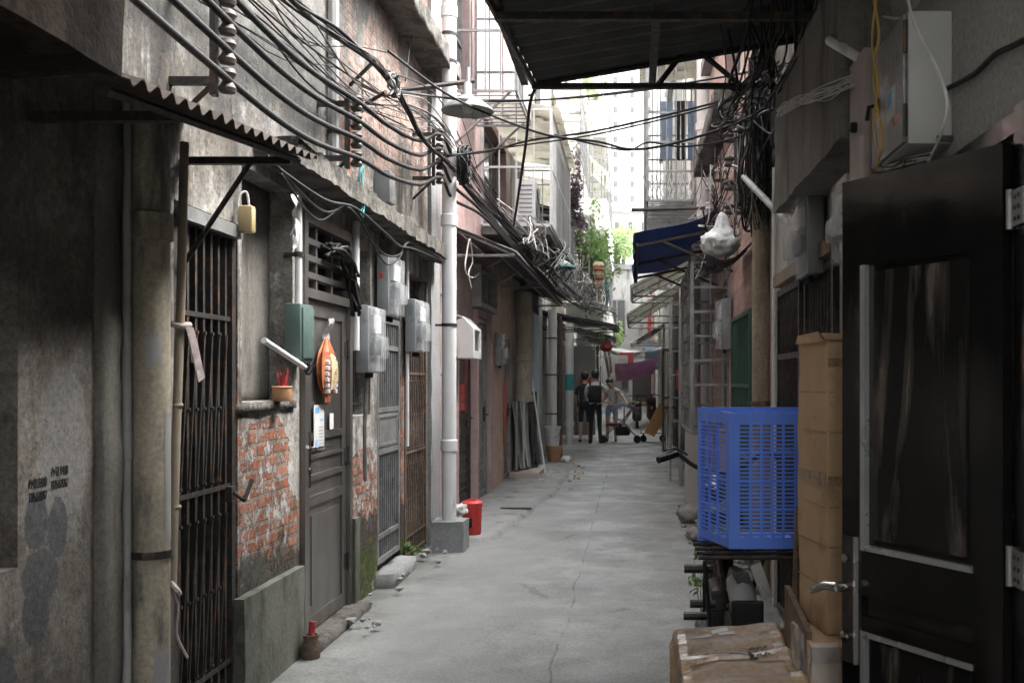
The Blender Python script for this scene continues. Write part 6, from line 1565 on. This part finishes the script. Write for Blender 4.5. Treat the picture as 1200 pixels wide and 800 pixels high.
b = MB(); b.bevbox(.43, .57, 4.40, 4.43, .42, .60, .01); b.build('mud_flap', 'black', mk)
# planks beside it
b = MB(); b.tube([(.63, 4.05, .0), (.66, 4.15, .5), (.70, 4.28, 1.02)], [.022, .017], 6); b.thing('wooden_stick', 'wood', 'weathered wooden stick leaning on the blue crate', 'stick')
b = MB(); b.box(.60, .62, 3.55, 4.05, .02, .72, Matrix.Rotation(.12, 3, 'X')); b.thing('wooden_plank', 'wood', 'grey wooden plank wedged between the boxes', 'plank')
b = MB(); b.box(.55, .95, 4.3, 4.34, .02, .5); b.box(.62, .95, 4.22, 4.26, .02, .36); b.thing('scrap_boards', 'wood', 'dim scrap boards leaning under the crate', 'boards')

# ------------------------------------------------------------------ small things on the ground
bk = thing('red_bucket', 'red plastic bin with cracked lid beside the concrete block', 'bin', (-1.55, 9.95, .05))
b = MB(); b.lathe([(.001, .0), (.084, 0), (.09, .02), (.098, .27), (.103, .27), (.103, .285), (.094, .285), (.09, .26), (.001, .255)], (-1.55, 9.95, .055), 24); b.build('tub', 'red', bk, smooth=True)
b = MB(); b.lathe([(.104, .286), (.106, .305), (.085, .322), (.001, .33)], (-1.55, 9.95, .055), 24); b.box(-1.59, -1.51, 9.93, 9.97, .38, .395); b.build('lid', 'red', bk, smooth=True)
b = MB(); b.box(-1.565, -1.535, 9.846, 9.858, .13, .22); b.build('handle', 'black', bk)
def crumple(name, label, c, r, m, cat, seed=0, flat=.6):
    bm = bmesh.new(); bmesh.ops.create_icosphere(bm, subdivisions=3, radius=1); b = MB()
    for v in bm.verts:
        d0 = v.co.normalized(); k = 1 + .35 * noise.noise(d0 * 2 + Vector((seed, 0, 0))) + .2 * noise.noise(d0 * 6 + Vector((seed, 0, 0)))
        v.co = Vector((d0.x * r * k, d0.y * r * k, (d0.z * k + .75) * r * flat)) + Vector(c); v.co.z = max(v.co.z, c[2])
    b.frombm(bm); return b.thing(name, m, label, cat, smooth='all')
crumple('plastic_bag', 'crumpled white bag tucked between concrete block and red bin', (-1.62, 9.70, .275), .07, 'bag', 'bag', 2, .8)
crumple('plastic_bag', 'small white bag on the ground beside the terracotta planter', (-1.22, 19.3, .0), .11, 'bag', 'bag', 5, .6)
ppot = thing('planter', 'terracotta planter holding up the white bucket', 'planter', (-1.47, 19.5, 0))
b = MB(); b.lathe([(.001, 0), (.11, 0), (.145, .24), (.16, .24), (.16, .30), (.14, .30), (.13, .27), (.001, .26)], (-1.47, 19.5, .0), 22); b.build('pot', 'terracotta', ppot, smooth=True)
wbk = thing('bucket', 'white plastic bucket standing on the terracotta planter', 'bucket', (-1.50, 19.5, .27))
b = MB(); b.lathe([(.001, .0), (.115, 0), (.145, .36), (.16, .365), (.16, .40), (.15, .40), (.14, .37), (.11, .02), (.001, .02)], (-1.50, 19.5, .27), 22); b.build('tub', 'pvc', wbk, smooth=True)
b = MB(); b.tube([(-1.65, 19.5, .62), (-1.62, 19.36, .5), (-1.50, 19.33, .46), (-1.38, 19.36, .5), (-1.35, 19.5, .62)], .006, 5, 4); b.build('handle', 'galv', wbk)
b = MB(); b.roughbox(-1.78, -1.55, 18.2, 18.6, 0, .16, .07, .015); b.thing('cement_lump', 'cement', 'broken cement lump on the ground in front of the bucket', 'cement lump', smooth=True)
for i, (y0, x, h, m_, lab) in enumerate(((15.9, -1.78, 1.05, 'galv', 'grey metal board leaning under the beige flue pipe'), (16.2, -1.70, 1.12, 'dirtywhite', 'pale board leaning beside the grey metal board'), (16.6, -1.6, 1.2, 'iron', 'dark framed board leaning outermost under the flue'))):
    b = MB(); b.box(x - .012, x + .012, y0, y0 + .5, .16, .16 + h, Matrix.Rotation(-.12, 3, 'Y')); frame_yz(b, x - .02, x + .02, y0 - .02, y0 + .52, .15, .16 + h, .03); b.thing('leaning_board', m_, lab, 'board')
b = MB(); b.bevbox(-1.88, -1.42, 15.75, 17.2, 0.0, .13, .01); b.thing('brick_step', 'obrick', 'low brick step under the leaning boards', 'step')
b = MB(); b.tube([(-1.36, 16.3, 0), (-1.62, 16.6, 1.6)], .014, 6); b.thing('thin_rod', 'pvc', 'thin white rod leaning in front of the boards', 'rod')
b = MB().mat('orange'); b.box(-1.86, -1.84, 15.0, 15.08, .9, 1.55); b.mat('redpaper'); b.box(-1.86, -1.845, 15.0, 15.09, .55, .88); b.thing('red_strip', 'red', 'orange and red paper strip beside the grey door', 'paper strip')
b = MB(); b.lathe([(.001, 0), (.05, 0), (.055, .02), (.05, .07), (.055, .075), (.048, .08), (.04, .05), (.001, .05)], (-1.86, 5.45, 1.437), 16)
it = thing('incense_pot', 'small red-brown pot on the ledge under the plaster pier', 'pot', (-1.86, 5.45, 1.437)); b.build('pot', 'terracotta', it, smooth=True)
b = MB()
for k in range(14): b.tube([(-1.86 + .02 * random.uniform(-1, 1), 5.45 + .02 * random.uniform(-1, 1), 1.48), (-1.86 + .03 * random.uniform(-1, 1), 5.45 + .05 * random.uniform(-1, 1), 1.58 + .05 * random.random())], .003, 4)
b.build('incense_stick', 'redpaper', it)
jt = thing('jar', 'rusty little jar with red stub at the doorstep corner', 'jar', (-1.78, 5.72, 0))
b = MB(); b.lathe([(.001, 0), (.05, 0), (.055, .06), (.04, .10), (.045, .13), (.036, .13), (.03, .10), (.001, .09)], (-1.79, 5.72, .0), 14); b.build('jar_body', 'rust', jt, smooth=True)
b = MB(); b.tube([(-1.79, 5.72, .09), (-1.785, 5.73, .2)], .018, 8); b.build('stub', 'redpaper', jt)
# rubble and litter
rb = MB(); random.seed(21)
for k in range(170):
    if k < 90: c = (random.uniform(-1.5, -.8) , random.uniform(14.5, 19.5), .0)
    elif k < 120: c = (random.uniform(-1.85, -1.55), random.uniform(6, 10), .0)
    else: c = (random.uniform(.55, .95), random.uniform(8, 13), .0)
    r = random.uniform(.012, .045); bm = bmesh.new(); bmesh.ops.create_icosphere(bm, subdivisions=1, radius=r)
    for v in bm.verts: v.co = v.co * random.uniform(.7, 1.25); v.co.z *= .6
    rb.mat(random.choice(['stone', 'stone', 'cement', 'terracotta', 'card', 'paper'] if k < 90 else ['stone', 'cement'])); rb.frombm(bm, Matrix.Translation(Vector(c) + Vector((0, 0, .05 if c[0] < -1.2 and c[1] < 18 else .008))))
o = rb.build('rubble', 'stone'); tag(o, 'crumbs of brick and litter along the foot of the walls', 'rubble', kind='stuff')
for (c, r, sd_, lab) in (((.66, 11.2, 0), .16, 1, 'biggest grey stone on the right edge of the lane'), ((.80, 10.6, 0), .13, 4, 'grey stone in front of the metal cabinet'), ((.62, 10.0, 0), .09, 8, 'small stone nearest the motorbike handlebar')):
    crumple('stone', lab, c, r, 'stone', 'stone', sd_, .7)
# ------------------------------------------------------------------ plants
def leaves(b, c, rad, n, size, seed=0, drop=.5):
    rnd = random.Random(seed); cl = [Vector((rnd.gauss(0, .5), rnd.gauss(0, .5), rnd.gauss(0, .5))) for _ in range(max(4, n // 40))]
    for i in range(n):
        k = rnd.choice(cl); p = Vector(c) + Vector(((k.x + rnd.gauss(0, .22)) * rad[0], (k.y + rnd.gauss(0, .22)) * rad[1], (k.z + rnd.gauss(0, .22)) * rad[2]))
        q = Matrix.Rotation(rnd.uniform(0, 6.28), 3, 'Z') @ Matrix.Rotation(rnd.uniform(-1.1, .5), 3, 'X') @ Matrix.Rotation(rnd.uniform(-.8, .8), 3, 'Y')
        s_ = size * rnd.uniform(.6, 1.4)
        b.add([p + q @ Vector(v) for v in ((0, -s_, 0), (s_ * .42, -.1 * s_, s_ * .12), (0, s_, -s_ * .15), (-s_ * .42, -.1 * s_, s_ * .12))], [(0, 1, 2, 3)])
def plant(name, label, cat, c, rad, n, size, m, base, seed=0, group=None, trunk=.02, nb=5):
    t = thing(name, label, cat, base, 0, group); rnd = random.Random(seed)
    b = MB(); leaves(b, c, rad, n, size, seed); b.build('crown', m, t, weld=False)
    b = MB(); bs = Vector(base); ct = Vector(c)
    for k in range(nb):
        e = ct + Vector((rnd.uniform(-.7, .7) * rad[0], rnd.uniform(-.7, .7) * rad[1], rnd.uniform(-.4, .7) * rad[2])); mid = bs.lerp(e, .5) + Vector((rnd.uniform(-.1, .1), rnd.uniform(-.1, .1), .05)) * rad[2]
        b.tube([bs, mid, e], [trunk, trunk * .3], 6, 4)
    b.build('trunk', 'bark', t)
    return t
plant('balcony_plant', 'large leafy green plant spilling over the cream house balcony', 'plant', (-1.02, 24.6, 4.75), (.45, .8, .75), 900, .07, 'leaf', (-1.2, 24.6, 3.9), 1)
plant('balcony_plant', 'trailing green plant below the large one on the balcony edge', 'plant', (-.78, 26.4, 4.3), (.35, .9, .8), 700, .065, 'leaf', (-1.1, 26.4, 3.7), 2)
plant('balcony_plant', 'smaller bush farther along the balcony', 'plant', (-.85, 28.8, 5.2), (.4, .9, .6), 500, .07, 'leaf', (-1.1, 28.8, 4.4), 3)
plant('bougainvillea', 'dark purple leafy shrub hanging from the upper cage', 'shrub', (-1.02, 17.6, 4.75), (.16, .7, .65), 800, .05, 'plum', (-1.3, 17.6, 4.3), 4)
plant('balcony_plant', 'high green plant glimpsed under the canopy on an upper balcony', 'plant', (-1.3, 38.5, 12.2), (.4, .8, .9), 350, .10, 'farleaf', (-1.5, 38.5, 10.5), 5)
plant('roof_plant', 'green roof plant of the cream house against the canopy edge', 'plant', (-1.5, 32, 10.0), (.35, .8, .4), 250, .08, 'farleaf', (-1.5, 32, 9.8), 15)
plant('tree', 'pale green broad tree in front of the tower block', 'tree', (-1.4, 70, 10.7), (2.4, 2.5, .9), 1400, .26, 'farleaf', (-1.6, 70, 0), 6, None, .35, 7)
plant('tree', 'second pale green tree right of the broad one, partly hidden', 'tree', (3.2, 72, 9.8), (2.2, 2.2, 1.2), 1100, .3, 'farleaf', (3.2, 72, 0), 7, None, .3, 6)
plant('tree', 'small light green tree low at the end of the lane', 'tree', (-1.2, 54, 3.9), (.9, 1.2, .8), 260, .16, 'farleaf', (-.9, 54, 0), 8, None, .1, 5)
plant('weed', 'low green weed at the mossy wall foot by the doorstep', 'weed', (-1.83, 8.52, .12), (.06, .1, .09), 90, .025, 'leaf', (-1.85, 8.52, 0), 9, None, .004)
plant('weed', 'dry weed sprouting below the motorbike rack', 'weed', (.44, 6.6, .30), (.09, .12, .12), 70, .022, 'leaf', (.46, 6.6, 0), 10, None, .004)
b = MB(); b.cloth((-.70, 27.2, 4.3), (-.62, 27.6, 4.3), (-.60, 27.6, 3.4), (-.68, 27.2, 3.4), 5, 8, 0, .04, .01, 3); b.thing('hanging_cloth', 'blueink', 'blue cloth hanging beside the balcony plants', 'cloth', smooth='all')
ln = thing('red_lantern', 'orange and cream lantern ornament by the teal street lamp', 'lantern', (-.75, 22.5, 3.6))
b = MB()
for k in range(3): b.lathe([(.02, -.09), (.09, -.08), (.13, 0), (.09, .08), (.02, .09)], (-.72, 22.5, 3.66 + .2 * k), 12)
b.build('body', 'gold', ln, smooth=True); b = MB()
for k in range(3): b.lathe([(.11, -.02), (.165, 0), (.11, .02)], (-.72, 22.5, 3.57 + .2 * k), 12)
b.lathe([(.03, -.2), (.05, 0)], (-.72, 22.5, 3.5), 8); b.build('trim', 'orange', ln)
# ------------------------------------------------------------------ far cloths
b = MB(); b.cloth((-.48, 29.5, 2.02), (.78, 29.5, 2.22), (.62, 29.5, 1.72), (-.46, 29.5, 1.52), 18, 8, .06, .05, .006, 3); b.thing('purple_banner', 'purple', 'plum purple cloth slung across the far lane', 'cloth', smooth='all')
b = MB(); b.cloth((-.7, 33, 2.55), (1.05, 33, 2.55), (1.0, 38, 2.75), (-.8, 38, 2.75), 14, 10, .12, .04, .006, 1.5); b.thing('white_tarpaulin', 'whitetarp', 'white tarpaulin stretched over the far lane above the purple cloth', 'tarpaulin', smooth='all')
b = MB(); bm = bmesh.new(); bmesh.ops.create_icosphere(bm, subdivisions=3, radius=1)
for v in bm.verts: v.co = Vector((v.co.x * .17, v.co.y * .17, v.co.z * .12)) * (1 + .3 * noise.noise(v.co * 2)) + Vector((-.66, 27.2, 2.42))
b.frombm(bm); b.tube([(-.66, 27.2, 2.5), (-.66, 27.2, 2.72)], .012, 5); b.thing('red_bundle', 'redpaper', 'dark red bundle hanging under the small left awning', 'bundle', smooth='all')
bd = thing('notice_board', 'grey shutter with a red figure poster behind the people', 'board', (-1.2, 27.0, 0))
b = MB(); b.box(-1.85, -.95, 26.95, 27.0, .1, 2.45)
for i in range(20): b.box(-1.83, -.97, 26.938, 26.951, .14 + i * .115, .2 + i * .115)
b.build('shutter', 'cement', bd)
b = MB().mat('redpaper'); b.box(-1.36, -1.06, 26.925, 26.934, 1.08, 1.62); b.mat('terracotta'); b.lathe([(.001, 0), (.09, 0), (.09, .006), (.001, .006)], (-1.2, 26.92, 1.75), 14, (0, -1, 0)); b.build('poster', 'redpaper', bd)
# ------------------------------------------------------------------ people
def body(name, label, joints, edges, rads, root, zones, extra=None):
    """one continuous skinned figure; zones(co) -> material index"""
    t = thing(name, label, 'person', root)
    me = bpy.data.meshes.new('body'); me.from_pydata([Vector(j) for j in joints], edges, [])
    o = bpy.data.objects.new('body', me); C.objects.link(o)
    md_ = o.modifiers.new('skin', 'SKIN'); md_.use_smooth_shade = True
    sv = me.skin_vertices[0].data
    for i, r in enumerate(rads): sv[i].radius = r if isinstance(r, tuple) else (r, r); sv[i].use_root = (i == 0)
    ss = o.modifiers.new('sub', 'SUBSURF'); ss.levels = 2; ss.render_levels = 2
    bpy.context.view_layer.update()
    me2 = bpy.data.meshes.new_from_object(o.evaluated_get(bpy.context.evaluated_depsgraph_get()))
    bpy.data.objects.remove(o)
    ms, fn = zones
    me2.materials.clear()
    for m in ms: me2.materials.append(MT[m])
    for p in me2.polygons: p.material_index = fn(p.center); p.use_smooth = True
    ob = bpy.data.objects.new('body', me2); C.objects.link(ob); ob.parent = t
    return t
def hand(b, w_, d_, side, s=1.0):
    w_ = Vector(w_); d_ = Vector(d_).normalized(); a = d_.cross(Vector((0, 1, 0))); a = a.normalized() if a.length > .1 else Vector((1, 0, 0))
    b.tube([w_, w_ + d_ * .05 * s, w_ + d_ * .085 * s], [.024, .036, .032], 8)
    for k in range(4):
        st_ = w_ + d_ * .08 * s + a * (.02 * (k - 1.5)) * s; L = (.062, .075, .07, .055)[k] * s
        b.tube([st_, st_ + d_ * L * .55 + Vector((0, .006, 0)), st_ + d_ * L + Vector((0, .02, 0))], [.0095, .008, .006], 6)
    st_ = w_ + d_ * .03 * s + a * .03 * side; b.tube([st_, st_ + d_ * .03 + a * .025 * side, st_ + d_ * .06 + a * .028 * side], [.011, .0095, .007], 6)
def stand(off, lean=0, s=1.0, arms='down', face=1):
    """joints for a standing adult, height about 1.7*s, facing +y*face"""
    J = [(0, 0, .93), (0, .0, 1.08), (0, .01, 1.26), (0, 0, 1.40), (0, .01, 1.475), (0, .02 * face, 1.55), (0, .03 * face, 1.635), (0, .02 * face, 1.70),
         (-.09, 0, .88), (-.10, .02 * face, .48), (-.11, -.02 * face, .10), (-.12, -.03 * face, .04), (-.13, .13 * face, .03),
         (.09, 0, .88), (.10, .03 * face, .48), (.12, -.01 * face, .10), (.13, -.02 * face, .04), (.15, .14 * face, .03)]
    return [(x * s + off[0], y * s + off[1], z * s) for (x, y, z) in J]
ED = [(0, 1), (1, 2), (2, 3), (3, 4), (4, 5), (5, 6), (6, 7), (0, 8), (8, 9), (9, 10), (10, 11), (11, 12), (0, 13), (13, 14), (14, 15), (15, 16), (16, 17)]
RD = [(.155, .11), (.145, .10), (.165, .11), (.13, .09), .055, .075, .092, .06, .085, .06, .045, .045, .036, .085, .06, .045, .045, .036]
# man with white shirt and black backpack, back towards us
off = (-.88, 24.9); J = stand(off, s=1.02)
n0 = len(J)
J += [(off[0] - .19, off[1], 1.40), (off[0] - .25, off[1] + .06, 1.13), (off[0] - .16, off[1] + .22, 1.02), (off[0] + .19, off[1], 1.40), (off[0] + .27, off[1] + .08, 1.14), (off[0] + .22, off[1] + .28, 1.10)]
E = ED + [(3, n0), (n0, n0 + 1), (n0 + 1, n0 + 2), (3, n0 + 3), (n0 + 3, n0 + 4), (n0 + 4, n0 + 5)]
RR = RD + [.06, .045, .032, .06, .045, .032]
def z1(c):
    if c.z > 1.50: return 0
    if abs(c.x - off[0]) > .235 and c.z < 1.24: return 0
    if c.y > off[1] + .13 and c.z > .9: return 0
    if c.z > .97: return 1
    return 3 if c.z < .085 else 2
rt = (0, 0, 0)
p1 = body('person', 'person in white shirt and black trousers with a black backpack, back turned', J, E, RR, rt, (('skin', 'whiteshirt', 'blackcloth', 'black'), z1))
def hairball(p, c, r, name='hair', back=1, long=0):
    bm = bmesh.new(); bmesh.ops.create_icosphere(bm, subdivisions=3, radius=1); b = MB()
    for v in bm.verts:
        d0 = v.co.normalized(); k = r * (1 + .07 * noise.noise(d0 * 5))
        q = Vector((d0.x * k, d0.y * k * 1.08, d0.z * k * 1.1))
        if d0.z < -.1 and d0.y * back > -.2: q *= .72
        if long and d0.y * back < 0 and d0.z < 0: q.z *= 1.8
        v.co = q + Vector(c)
    b.frombm(bm); b.build(name, 'hair', p, smooth='all')
def face(p, c, fy, r=.1):
    b = MB(); c = Vector(c)
    b.tube([c + Vector((0, fy * r * .85, .02)), c + Vector((0, fy * r * 1.12, -.015)), c + Vector((0, fy * r * .9, -.025))], .012, 6)
    for sx in (-1, 1): b.lathe([(.001, -.03), (.018, -.02), (.02, .01), (.001, .03)], c + Vector((sx * r * .93, 0, -.005)), 8)
    b.build('nose_and_ears', 'skin', p, smooth='all')
    b = MB()
    for sx in (-1, 1): b.lathe([(.001, -.008), (.012, 0), (.001, .008)], c + Vector((sx * .034, fy * r * .93, .018)), 8, (0, 1, 0))
    b.box(c.x - .022, c.x + .022, c.y + fy * r * .88, c.y + fy * r * .93, c.z - .052, c.z - .044); b.build('eyes_and_mouth', 'hair', p)
hairball(p1, (off[0], off[1] + .0, 1.69), .108); face(p1, (off[0], off[1] + .03, 1.655), 1)
b = MB(); hand(b, J[n0 + 2], (.4, .8, -.2), 1); hand(b, J[n0 + 5], (.1, .9, -.1), -1); b.build('hand', 'skin', p1, smooth='all')
b = MB(); b.bevbox(off[0] - .16, off[0] + .16, off[1] - .27, off[1] - .10, 1.0, 1.42, .05); b.bevbox(off[0] - .12, off[0] + .12, off[1] - .31, off[1] - .265, 1.03, 1.25, .02)
for sx in (-.12, .12): b.tube([(off[0] + sx, off[1] - .12, 1.40), (off[0] + sx, off[1] - .02, 1.505), (off[0] + sx * .95, off[1] + .12, 1.38), (off[0] + sx, off[1] + .13, 1.1), (off[0] + sx * 1.2, off[1] - .1, 1.03)], .022, 6, 4)
b.build('backpack', 'blackcloth', p1, smooth=True)
# companion in black with bare calves
off2 = (-1.16, 25.5); J2 = stand(off2, s=1.0); n0 = len(J2)
J2 += [(off2[0] - .18, off2[1], 1.37), (off2[0] - .22, off2[1] + .03, 1.10), (off2[0] - .18, off2[1] + .14, .88), (off2[0] + .18, off2[1], 1.37), (off2[0] + .22, off2[1] + .06, 1.10), (off2[0] + .20, off2[1] + .2, .92)]
def z2(c):
    if c.z > 1.47: return 0
    if abs(c.x - off2[0]) > .2 and c.z < 1.18 and c.z > .8: return 0
    if c.z < .06: return 2
    return 1 if c.z > .5 else 0
p2 = body('person', 'person all in black with bare calves, half hidden behind the backpack wearer', J2, E, RR, rt, (('skin', 'blackcloth', 'black'), z2))
hairball(p2, (off2[0], off2[1], 1.655), .108); face(p2, (off2[0], off2[1] + .03, 1.62), 1)
b = MB(); hand(b, J2[n0 + 2], (0, .3, -1), 1); hand(b, J2[n0 + 5], (0, .4, -1), -1); b.build('hand', 'skin', p2, smooth='all')
# woman bending over the stroller
o3 = Vector((-.50, 25.9, 0))
J3 = [(0, 0, .86), (.03, -.02, 1.0), (.03, -.07, 1.14), (.02, -.16, 1.29), (0, -.22, 1.35), (-.03, -.27, 1.40), (-.05, -.31, 1.46), (-.05, -.30, 1.52),
      (-.09, .0, .82), (-.10, .02, .46), (-.11, .06, .10), (-.11, .07, .04), (-.12, -.07, .03), (.09, .0, .82), (.10, -.03, .46), (.10, .05, .10), (.10, .06, .04), (.10, -.08, .03),
      (-.17, -.16, 1.26), (-.22, -.26, 1.04), (-.08, -.42, .98), (.19, -.14, 1.27), (.32, -.22, 1.06), (.42, -.34, .92)]
J3 = [tuple(Vector(j) + o3) for j in J3]; n0 = 18
R3_ = [(.15, .11), (.125, .095), (.14, .10), (.12, .085), .05, .07, .085, .055, .085, .058, .04, .04, .032, .085, .058, .04, .04, .032, .052, .036, .027, .052, .036, .027]
def z3(c):
    q = c - o3
    if q.z > 1.34 and q.y < -.14: return 0
    if q.z < .06: return 3
    if q.z < .66: return 0
    if abs(q.x) > .2 and q.z < 1.16: return 0
    if q.y < -.24 and q.z < 1.2: return 0
    return 2 if q.z < .92 else 1
p3 = body('person', 'person in printed white t-shirt and denim shorts bending over the stroller', J3, E, R3_, rt, (('skin', 'printshirt', 'denim', 'black'), z3))
hairball(p3, tuple(o3 + Vector((-.05, -.27, 1.50))), .10, back=-1); face(p3, tuple(o3 + Vector((-.05, -.33, 1.46))), -1, .09)
b = MB(); hand(b, J3[20], (.6, -.6, -.3), 1); hand(b, J3[23], (.4, -.6, -.5), -1); b.build('hand', 'skin', p3, smooth='all')
# stroller
st = thing('stroller', 'folding baby stroller with dark grey hood and dusty rose seat', 'stroller', (-.25, 25.2, 0))
sx, sy = -.28, 25.3
b = MB()
for q in (-.2, .2):
    b.tube([(sx - .42, sy + q, .12), (sx + .05, sy + q, .55), (sx + .40, sy + q, .98)], .014, 6); b.tube([(sx + .42, sy + q, .12), (sx + .05, sy + q, .55), (sx - .20, sy + q, .62)], .014, 6)
b.tube([(sx + .40, sy - .2, .98), (sx + .46, sy, 1.0), (sx + .40, sy + .2, .98)], .016, 6, 4); b.build('frame', 'galv', st)
b = MB(); b.cloth((sx - .35, sy - .18, .50), (sx - .35, sy + .18, .50), (sx + .05, sy + .18, .47), (sx + .05, sy - .18, .47), 8, 8, .05, .01, .03); b.cloth((sx + .05, sy - .18, .47), (sx + .05, sy + .18, .47), (sx + .28, sy + .18, .85), (sx + .28, sy - .18, .85), 8, 8, .03, .01, .03); b.build('seat', 'rosecloth', st, smooth='all')
b = MB(); vs = []; fs = []; nA, nB = 10, 8
for i in range(nA + 1):
    a = R(15 + 130 * i / nA)
    for j in range(nB + 1):
        q = -1 + 2 * j / nB; rr = .40 * (1 - .25 * q * q) * (1 + .03 * math.cos(i * PI * 1.0)); vs.append((sx + .10 + rr * math.cos(a), sy + q * .24, .60 + rr * math.sin(a)))
for i in range(nA):
    for j in range(nB): k = i * (nB + 1) + j; fs.append((k, k + 1, k + nB + 2, k + nB + 1))
b.add(vs, fs); b.build('hood', 'greycloth', st, smooth='all')
b = MB(); b.bevbox(sx - .12, sx + .25, sy - .17, sy + .17, .18, .40, .06); b.build('basket', 'blackcloth', st, smooth=True)
for (dx, dy) in ((-.42, -.2), (-.42, .2), (.42, -.2), (.42, .2)):
    b = MB(); b.lathe([(.055, -.018), (.085, -.018), (.09, 0), (.085, .018), (.055, .018), (.055, -.018)], (sx + dx, sy + dy, .09), 18, (0, 1, 0)); b.lathe([(.02, -.03), (.02, .03)], (sx + dx, sy + dy, .09), 8, (0, 1, 0))
    for k in range(5): b.tube([(sx + dx, sy + dy, .09), (sx + dx + .06 * math.cos(k * 1.257), sy + dy, .09 + .06 * math.sin(k * 1.257))], .006, 4)
    b.build('wheel', 'black', st)
b = MB(); b.tube([(sx + .2, sy - .2, .98), (sx + .33, sy - .12, 1.02), (sx + .42, sy, .98)], .03, 6, 3); b.build('handle_grip', 'yellow_box', st)
# trolley with orange board
tr = thing('flat_trolley', 'low flat trolley holding an orange cardboard panel', 'trolley', (.5, 25.6, 0))
b = MB(); b.box(.22, .85, 25.4, 25.9, .22, .25); b.tube([(.24, 25.42, .25), (.24, 25.42, .32)], .012, 6); b.build('deck', 'galv', tr)
for (x, y) in ((.30, 25.46), (.78, 25.46), (.30, 25.84), (.78, 25.84)):
    b = MB(); b.lathe([(.03, -.02), (.08, -.02), (.08, .02), (.03, .02)], (x, y, .085), 14, (0, 1, 0)); b.box(x - .015, x + .015, y - .026, y + .026, .085, .22); b.build('caster', 'black', tr)
b = MB(); rot = Matrix.Rotation(R(28), 3, 'Y'); b.box(.32, .60, 25.3, 25.44, .27, 1.10, rot, (.32, 25.3, .27)); b2 = b.thing('cardboard_panel', 'orangeboard', 'orange cardboard panel propped at a slant on the trolley', 'cardboard panel')  # slanted orange cardboard panel on the trolley
# far electric scooters seen beyond the stroller
sc_ = thing('parked_scooter', 'dark scooter parked far down the lane behind the trolley', 'scooter', (.25, 33, 0))
def make_scooter(t, x, y):
    b = MB(); b.bevbox(x - .15, x + .15, y, y + .55, .35, .72, .06); b.bevbox(x - .13, x + .13, y + .55, y + 1.0, .22, .32, .03); b.bevbox(x - .16, x + .16, y + .98, y + 1.12, .25, .95, .04); b.build('body', 'iron', t, smooth=True)
    b = MB(); b.bevbox(x - .14, x + .14, y - .02, y + .6, .725, .82, .035); b.build('seat', 'blackcloth', t, smooth=True)
    for yy in (y + .05, y + 1.2):
        b = MB(); b.lathe([(.12, -.04), (.19, -.045), (.21, 0), (.19, .045), (.12, .04), (.12, -.04)], (x, yy, .21), 20, (1, 0, 0)); b.lathe([(.05, -.04), (.05, .04)], (x, yy, .21), 10, (1, 0, 0)); b.build('wheel', 'black', t, smooth=True)
    b = MB(); b.tube([(x - .32, y + .95, 1.0), (x - .12, y + 1.02, 1.05), (x + .12, y + 1.02, 1.05), (x + .32, y + .95, 1.0)], .016, 6, 3); b.tube([(x, y + 1.05, .9), (x, y + 1.03, 1.05)], .03, 8); b.build('handlebar', 'black', t)
    b = MB(); b.lathe([(.001, -.01), (.05, 0), (.05, .02), (.001, .03)], (x, y - .02, .62), 12, (0, -1, 0)); b.build('tail_light', 'red', t)
make_scooter(sc_, .18, 32.6)
sc2 = dup(sc_, (.75, 34.5, 0), 0, 'second dark scooter parked behind the first one')
tb = thing('street_stall_table', 'small table with goods far down the lane under the purple cloth', 'table', (.15, 36, 0))
b = MB(); b.box(-.3, .7, 36, 36.7, .72, .76); b.build('table_top', 'card', tb)
for (x, y) in ((-.26, 36.04), (.66, 36.04), (-.26, 36.66), (.66, 36.66)):
    b = MB(); b.box(x - .02, x + .02, y - .02, y + .02, 0, .72); b.build('leg', 'iron', tb)
bd2 = MB(); bd2.box(-.75, -.35, 36.5, 36.55, .5, 1.75); bd2.box(-.76, -.34, 36.49, 36.56, 1.75, 1.79); bd2.thing('white_panel', 'white', 'pale flat panel standing far down the lane under the purple cloth', 'white panel')  # plain upright white panel, does not fold
for (x, y, z, w_, h_, m_, lab) in ((-.6, 31.2, 2.3, .5, .7, 'dirtywhite', 'pale shirt-like cloth hanging at the left in front of the white tarpaulin'), (.45, 35, 2.7, .5, .8, 'denim', 'bluish cloth hanging at the right beyond the purple cloth'), (-.5, 43, 2.8, .6, .9, 'redpaper', 'dark red cloth hanging deep in the lane')):
    b = MB(); b.cloth((x, y, z), (x + w_, y, z), (x + w_ * .95, y, z - h_), (x + .03, y, z - h_ * .95), 8, 8, 0, .03, .006, 4); b.thing('hanging_cloth', m_, lab, 'cloth', smooth='all')
# ------------------------------------------------------------------ pale humid air
b = MB(); b.box(-40, 60, -20, 260, -1.2, 90)
hm = bpy.data.materials.new('pale_haze'); hm.use_nodes = True
ht = hm.node_tree; ht.nodes.remove(ht.nodes['Principled BSDF'])
pv = ht.nodes.new('ShaderNodeVolumePrincipled'); pv.inputs['Color'].default_value = (.93, .95, .95, 1); pv.inputs['Density'].default_value = .0004; pv.inputs['Anisotropy'].default_value = .2
ht.links.new(pv.outputs[0], ht.nodes['Material Output'].inputs['Volume'])
MT['haze'] = hm
hz = b.build('haze', 'haze'); hz['kind'] = 'stuff'; hz['label'] = 'pale humid air thickening down the lane'
